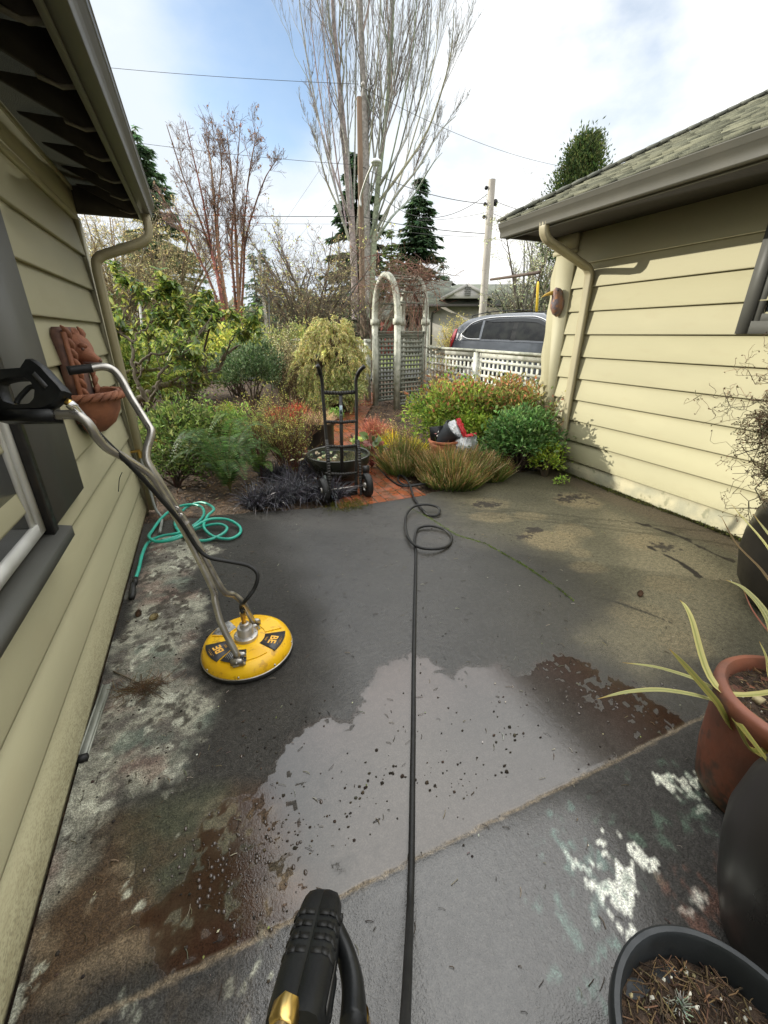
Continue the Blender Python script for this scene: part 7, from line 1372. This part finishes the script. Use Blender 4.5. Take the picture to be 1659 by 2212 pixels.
e = [p+[0, 0, zE] for p in E_]; mb.add([e[0], e[1], e[2], e[3], r0_, r1_], [(0, 1, 5, 4), (3, 0, 4), (2, 3, 4, 5), (0, 3, 2, 1)]); rf = mb.build('roof', ROOFN, nh)
mb = MB(); gA, gB, gP = AT(953, 646, fN-.9), AT(1068, 646, fN-.9), AT(1010, 615, fN-.9); back = FH*4
mb.add([gA, gB, gP, gA+back, gB+back, gP+back], [(0, 2, 5, 3), (1, 4, 5, 2)]); mb.build('gable_roof', ROOFN, nh)
mb = MB(); k_ = FH*.03; mb.prism([gA*.94+gP*.06+k_, gB*.94+gP*.06+k_, gP+k_-[0, 0, .06]], FH*.3); gb_ = mb.build('gable', GABLE, nh)
mb = MB(); v0 = AT(1010, 637, fN-.92); 
for k in range(5): mb.bar(v0-RT*.16+[0, 0, k*.09], v0+RT*.16+[0, 0, k*.09], .02, .05)
mb.build('vent', mat('vent_grey', (.16, .16, .15), rough=.7), gb_)
mb = MB(); mb.bar(gA, gP, .05, .16); mb.bar(gB, gP, .05, .16); mb.build('fascia', GABLE, nh)
mb = MB(); mb.bar(W2(xa-2.2, fN-o)+[0, 0, zE-.04], W2(xb, fN-o)+[0, 0, zE-.04], .12, .15); mb.build('gutter', TRIMN, nh)
mb = MB(); mb.tube([AT(951, 660, fN-.5), AT(949, 668, fN-.4), AT(934, 676, fN-.1), AT(932, 690, fN-.08), AT(931, 745, fN-.08)], .06, 8); mb.build('downspout', TRIMN, nh)
w_ = MB(); w_.prism([AT(1085, 665, fN-.02), AT(1122, 665, fN-.02), AT(1122, 735, fN-.02), AT(1085, 735, fN-.02)], -FH*.04); w_.build('window', mat('neighbour_glass', (.10, .13, .13), rough=.15), nh)
w_ = MB(); w_.prism([AT(1150, 664, fN-.02), AT(1240, 664, fN-.02), AT(1240, 745, fN-.02), AT(1150, 745, fN-.02)], -FH*.05); w_.build('garage_door', mat('brown_door', (.12, .075, .05), rough=.7), nh)
fM = 30.
wh = thing('house', 'white walled wing of the neighbour house seen through the arbor', 'house', gp(895, 720, fM)); xa2, xb2 = lat(868, fM), lat(925, fM); zM = AT(890, 668, fM)[2]
mb = MB(); q = [W2(xa2, fM), W2(xb2, fM), W2(xb2, fM+6), W2(xa2, fM+6)]; mb.prism([p+[0, 0, zg-.2] for p in q][::-1], (0, 0, zM-zg)); mb.build('wall', WHITE, wh)
mb = MB(); z3 = AT(890, 612, fM+4)[2]; q = [W2(xa2-1.2, fM-.8)+[0, 0, zM-.1], W2(xb2+.5, fM-.8)+[0, 0, zM-.1], W2(xb2+2., fM+4)+[0, 0, z3], W2(xa2+.8, fM+4)+[0, 0, z3]]; mb.prism(q[::-1], (0, 0, .15)); mb.build('roof', ROOFN, wh)
for x_ in (876, 897): w_ = MB(); w_.prism([AT(x_, 680, fM-.02), AT(x_+8, 680, fM-.02), AT(x_+8, 708, fM-.02), AT(x_, 708, fM-.02)], -FH*.04); w_.build('window', TRIMN, wh)
bh = thing('house', 'blue grey gabled house with white trim behind the green grey roof', 'house', gp(950, 660, 40)); g1, g2, g3 = AT(905, 640, 40), AT(995, 636, 40), AT(950, 606, 40)
mb = MB(); mb.prism([g1, g2, g3], FH*5); q = [g1, g1-[0, 0, 4], g2-[0, 0, 4], g2]; mb.prism(q, FH*4.9); mb.build('wall', BLUEG, bh); mb = MB(); mb.bar(g1-FH*.1-RT*.4-[0, 0, .27], g3-FH*.1, .3, .3); mb.bar(g2-FH*.1+RT*.4-[0, 0, .27], g3-FH*.1, .3, .3); mb.build('trim', WHITE, bh)
mb = MB(); mb.prism([g1-FH*.3+[0, 0, .2]-RT*.4, g3-FH*.3+[0, 0, .25], g3+FH*6+[0, 0, .25], g1+FH*6+[0, 0, .2]-RT*.4], (0, 0, .1)); mb.prism([g2-FH*.3+[0, 0, .2]+RT*.4, g2+FH*6+[0, 0, .2]+RT*.4, g3+FH*6+[0, 0, .25], g3-FH*.3+[0, 0, .25]], (0, 0, .1)); mb.build('roof', ROOFN, bh)
mb = MB(); mb.prism([AT(945, 616, 39.95), AT(955, 616, 39.95), AT(955, 628, 39.95), AT(945, 628, 39.95)], -FH*.05); mb.build('vent', TRIMN, bh)
rb = thing('shed', 'small red shed glimpsed through the arbor arch', 'shed', gp(836, 720, 27)); mb = MB(); q0, q1 = AT(822, 692, 27), AT(850, 692, 27); mb.prism([np.array([*q0[:2], .3]), np.array([*q1[:2], .3]), q1, q0], FH*2.5); mb.build('wall', mat('red_boards', (.33, .06, .045), (.25, .045, .035), rough=.8), rb); mb = MB(); mb.prism([q0-FH*.3-RT*.2, q1-FH*.3+RT*.2, q1+FH*2.8+RT*.2+[0, 0, .7], q0+FH*2.8-RT*.2+[0, 0, .7]], (0, 0, .1)); mb.build('roof', ROOFN, rb)
lhz = thing('house', 'low white and brown house far behind the rhododendron', 'house', gp(330, 730, 34)); q0, q1 = AT(235, 700, 34), AT(400, 700, 34); mb = MB(); mb.prism([np.array([*q0[:2], .3]), np.array([*q1[:2], .3]), q1, q0], FH*6); mb.build('wall', mat('reddish_wall', (.26, .14, .10), (.2, .11, .08), rough=.8), lhz); mb = MB(); mb.prism([q0-FH*.8-RT*.8, q1-FH*.8+RT*.8, q1+FH*3+[0, 0, 1.3], q0+FH*3+[0, 0, 1.3]], (0, 0, .15)); mb.build('roof', mat('light_roof', (.42, .43, .44), rough=.8), lhz)
for x_ in (262, 312): mb = MB(); mb.prism([AT(x_, 706, 33.97), AT(x_+30, 706, 33.97), AT(x_+30, 722, 33.97), AT(x_, 722, 33.97)], -FH*.05); mb.build('window', WHITE, lhz)
twiggy('twiggy_shrub', 'yellow twigged shrub before the neighbour house wall', 'shrub', gp(985, 745, 15.5), .75, 1.75, 26, .014, [(.34, .25, .09), (.40, .30, .10), (.25, .18, .08)], [(.46, .40, .12), (.38, .32, .08)], 2200, .045, .3, .5)
twiggy('twiggy_shrub', 'dry tan grass and twigs along the far side of the fence', 'shrub', gp(955, 760, 11.5), .6, .8, 40, .006, [(.34, .24, .13), (.26, .18, .10)], [(.4, .32, .18)], 600, .04, .3, .5)

# ------------------------------------------------------------------ parked car
CARP = mat('slate_blue_car_paint', (.082, .094, .112), (.075, .086, .103), rough=.28, spec=.6, coat=.8); TINT = mat('tinted_glass', (.006, .007, .008), (.02, .022, .02), scale=5, rough=.06, spec=.28); CHROME = mat('chrome_trim', (.75, .75, .75), rough=.18, metal=1.)
WSG = mat('windshield_glass', (.06, .085, .08), rough=.03, spec=.9)
cr0 = W2(lat(1004, 13.2), 13.2); hd = unit(W2(.74, -.67)); left = np.array([-hd[1], hd[0], 0]); zc0 = float(gz(cr0[0], cr0[1]))+.03
car = thing('parked_car', 'slate blue parked crossover car with tinted windows behind the white fence', 'car', [cr0[0]+hd[0]*2.2, cr0[1]+hd[1]*2.2, zc0])
KZ = 1.08
def cw(x, y, z): return np.array([cr0[0], cr0[1], zc0])+hd*x+left*y+np.array([0, 0, z*KZ])    # x from the tail, y to its left
RX = [0.0, .06, .18, .45, .9, 1.5, 2.1, 2.5, 2.75, 3.05, 3.3]; RZ = [1.0, 1.16, 1.38, 1.53, 1.61, 1.645, 1.652, 1.63, 1.54, 1.31, 1.08]
RWD = [.70, .70, .68, .66, .64, .63, .63, .63, .65, .70, .76]; BX = [0, .1, .5, 1.5, 3.0, 3.4, 4.0, 4.45]; BW = [.74, .80, .88, .905, .90, .88, .82, .66]; BZ = [1.0, 1.03, 1.05, 1.03, 1.0, 1.02, .93, .76]
bw_ = lambda x: np.interp(x, BX, BW); bz_ = lambda x: np.interp(x, BX, BZ)
mb = MB(); V = []; xs_ = np.linspace(0, 4.45, 28)
sec = [(.86, .24), (.97, .32), (1.0, .55), (1.0, .72), (.985, .86), (.965, 1.0)]
for x in xs_:
    b_ = bw_(x); z_ = bz_(x); row = [(-b_*k, zz_ if zz_ < .9 else z_-.02) for k, zz_ in sec]; row = [(y, min(q, z_-.02)) for y, q in row]; row += [(-b_*.90, z_), (0, z_+.015)]; V.append([cw(x, y, z) for y, z in row+[(-y, z) for y, z in row[::-1][1:]]])
m_ = len(V[0]); mb.add(np.array(V).reshape(-1, 3), np.concatenate([grid_faces(28, m_)[:, ::-1]])); mb.add(np.array(V[0]), [tuple(range(m_))]); mb.add(np.array(V[-1]), [tuple(range(m_))[::-1]])
mb.build('body', CARP, car, smooth=True, sharp=40)
def gh(x, v, s_=1):                                     # greenhouse side surface, v from belt 0 to roof edge 1
    yb, yr = bw_(x)*.955, np.interp(x, RX, RWD); zb_, zr = bz_(x)-.01, np.interp(x, RX, RZ)-.05; zr = max(zr, zb_+.005)
    k = v; y = yb+(yr-yb)*(k**1.15); return y*s_, zb_+(zr-zb_)*k
mb = MB(); V = []; xs_ = np.concatenate([np.linspace(.0, .5, 7), np.linspace(.6, 2.4, 10), np.linspace(2.5, 3.3, 9)])
for x in xs_:
    row = [gh(x, v, -1) for v in (0, .3, .6, .85, 1)]; yr, zr = row[-1]; zt = np.interp(x, RX, RZ); row += [(yr*.9, zt-.02), (yr*.55, zt-.002), (0, zt+.005)]; V.append([cw(x, y, z) for y, z in row+[(-y, z) for y, z in row[::-1][1:]]])
m_ = len(V[0]); mb.add(np.array(V).reshape(-1, 3), grid_faces(len(xs_), m_)[:, ::-1]); mb.build('roof', CARP, car, smooth=True, sharp=50)
def panel(name, m, x0, x1, v0, v1t, s_, off=.006, n=14, top=None, bot0=None):
    mb = MB(); V = []
    for x in np.linspace(x0, x1, n):
        vt = v1t if top is None else top(x); vb = v0 if bot0 is None else bot0(x)
        for v in np.linspace(vb, max(vt, vb+.01), 6): y, z = gh(x, v, s_); V.append(cw(x, y+s_*off, z))
    f_ = grid_faces(n, 6); mb.add(np.array(V), f_ if s_ < 0 else f_[:, ::-1]); return mb.build(name, m, car, smooth=True)
wtop = lambda x: np.interp(x, [.40, .62, .95, 1.4, 2.2, 2.45, 2.7, 3.0, 3.12], [.32, .72, .84, .87, .86, .84, .78, .50, .22])
for s_ in (-1, 1):
    panel('quarter_window', TINT, .42, .96, .14, .8, s_, top=wtop, bot0=lambda x: np.interp(x, [.42, .60], [.30, .10]))
    panel('rear_door_window', TINT, 1.03, 1.86, .08, .8, s_, top=wtop); panel('front_door_window', TINT, 1.98, 2.95, .08, .8, s_, top=wtop)
    panel('door_pillar', BLACKPL, 1.86, 1.98, .06, .8, s_, off=.004, n=4, top=wtop)
    panel('rain_visor', mat('smoked_visor', (.03, .033, .036), rough=.2, spec=.3), 1.02, 2.9, .8, .8, s_, off=.022, n=26, top=wtop, bot0=lambda x: wtop(x)-.13*min(1, (x-1.0)/.3))
    P = [cw(x, gh(x, v, s_)[0]+s_*.012, gh(x, v, s_)[1]) for x, v in [(1.0, .06), (.62, .08), (.40, .30), (.43, .42), (.62, .78), (.95, .90), (1.4, .93), (2.2, .92), (2.45, .90), (2.7, .84), (3.0, .56), (3.16, .2)]]
    mb = MB(); mb.tube(cr(P, 6), .013, 7); mb.build('chrome_trim', CHROME, car, smooth=True)
    P = [cw(x, s_*(np.interp(x, RX, RWD)*.93), np.interp(x, RX, RZ)+.005) for x in (.6, 1.0, 1.6, 2.2)]
    mb = MB(); mb.tube(cr([P[0]-[0, 0, .01], P[0]+[0, 0, .035], P[1]+[0, 0, .04], P[2]+[0, 0, .04], P[3]+[0, 0, .03], P[3]-[0, 0, .01]], 4), .014, 6); mb.build('roof_rail', BLACKPL, car, smooth=True)
    mb = MB(); mb.ball(cw(2.92, s_*1.02, 1.02), .10, 12, sc=(.9, 1.15, .75)); mb.bar(cw(2.95, s_*.9, .98), cw(2.95, s_*.98, 1.0), .04, .05); mb.build('mirror', mat('mirror_paint', (.16, .17, .22), rough=.25, coat=.6), car, smooth=True)
    mb = MB(); V = [cw(x, y*s_, z) for x, y, z in [(-.01, .72, .86), (.10, .80, .86), (.16, .80, 1.02), (.20, .70, 1.30), (.14, .68, 1.30), (.03, .70, 1.08)]]; mb.prism(V, hd*-.02+left*s_*.03); mb.build('tail_light', mat('tail_light_red', (.40, .02, .025), rough=.2, coat=.8), car)
mb = MB(); V = []
for x in np.linspace(2.56, 3.28, 9):
    yr = np.interp(x, RX, RWD)*.90; zt = np.interp(x, RX, RZ); V.append([cw(x, yr*a, zt+.012-.02*abs(a)**3) for a in np.linspace(-1, 1, 13)])
mb.add(np.array(V).reshape(-1, 3), grid_faces(9, 13)[:, ::-1]); ws = mb.build('windshield', WSG, car, smooth=True)
mb = MB(); mb.prism([cw(3.0, -.50, 1.33), cw(2.80, -.47, 1.475), cw(2.80, -.36, 1.48), cw(3.0, -.40, 1.335)], (0, 0, .008)); mb.build('parking_pass', mat('pass_blue', (.03, .35, .50), (.6, .7, .72), scale=40, rough=.5, lo=.45, hi=.55), ws)
mb = MB(); mb.prism([cw(2.6, -.45, 1.60), cw(2.6, .45, 1.60), cw(2.5, .45, 1.645), cw(2.5, -.45, 1.645)], (0, 0, .03)); mb.build('wind_deflector', BLACKPL, car)
mb = MB(); 
V = [[cw(x, y, np.interp(x, RX, RZ)+.011) for y in np.linspace(-.5, .5, 5)] for x in np.linspace(1.5, 2.45, 5)]; mb.add(np.array(V).reshape(-1, 3), grid_faces(5, 5)[:, ::-1]); mb.build('sunroof', TINT, car, smooth=True)
for x in (.82, 3.55):
    for s_ in (-1, 1):
        mb = MB(); c_ = cw(x, s_*.80, .0)+[0, 0, .33]; mb.lathe([(.2, -.11), (.31, -.11), (.335, -.07), (.335, .07), (.31, .11), (.2, .11)], c_, 28, axis=left); wh_ = mb.build('wheel', RUBBER, car, smooth=True, sharp=40); mb = MB(); mb.lathe([(0, .105), (.06, .10), (.2, .085), (.215, .11), (.215, -.11), (.2, -.085), (.06, -.1), (0, -.105)], c_, 24, axis=left); mb.build('rim', GALV, wh_, smooth=True, sharp=30)
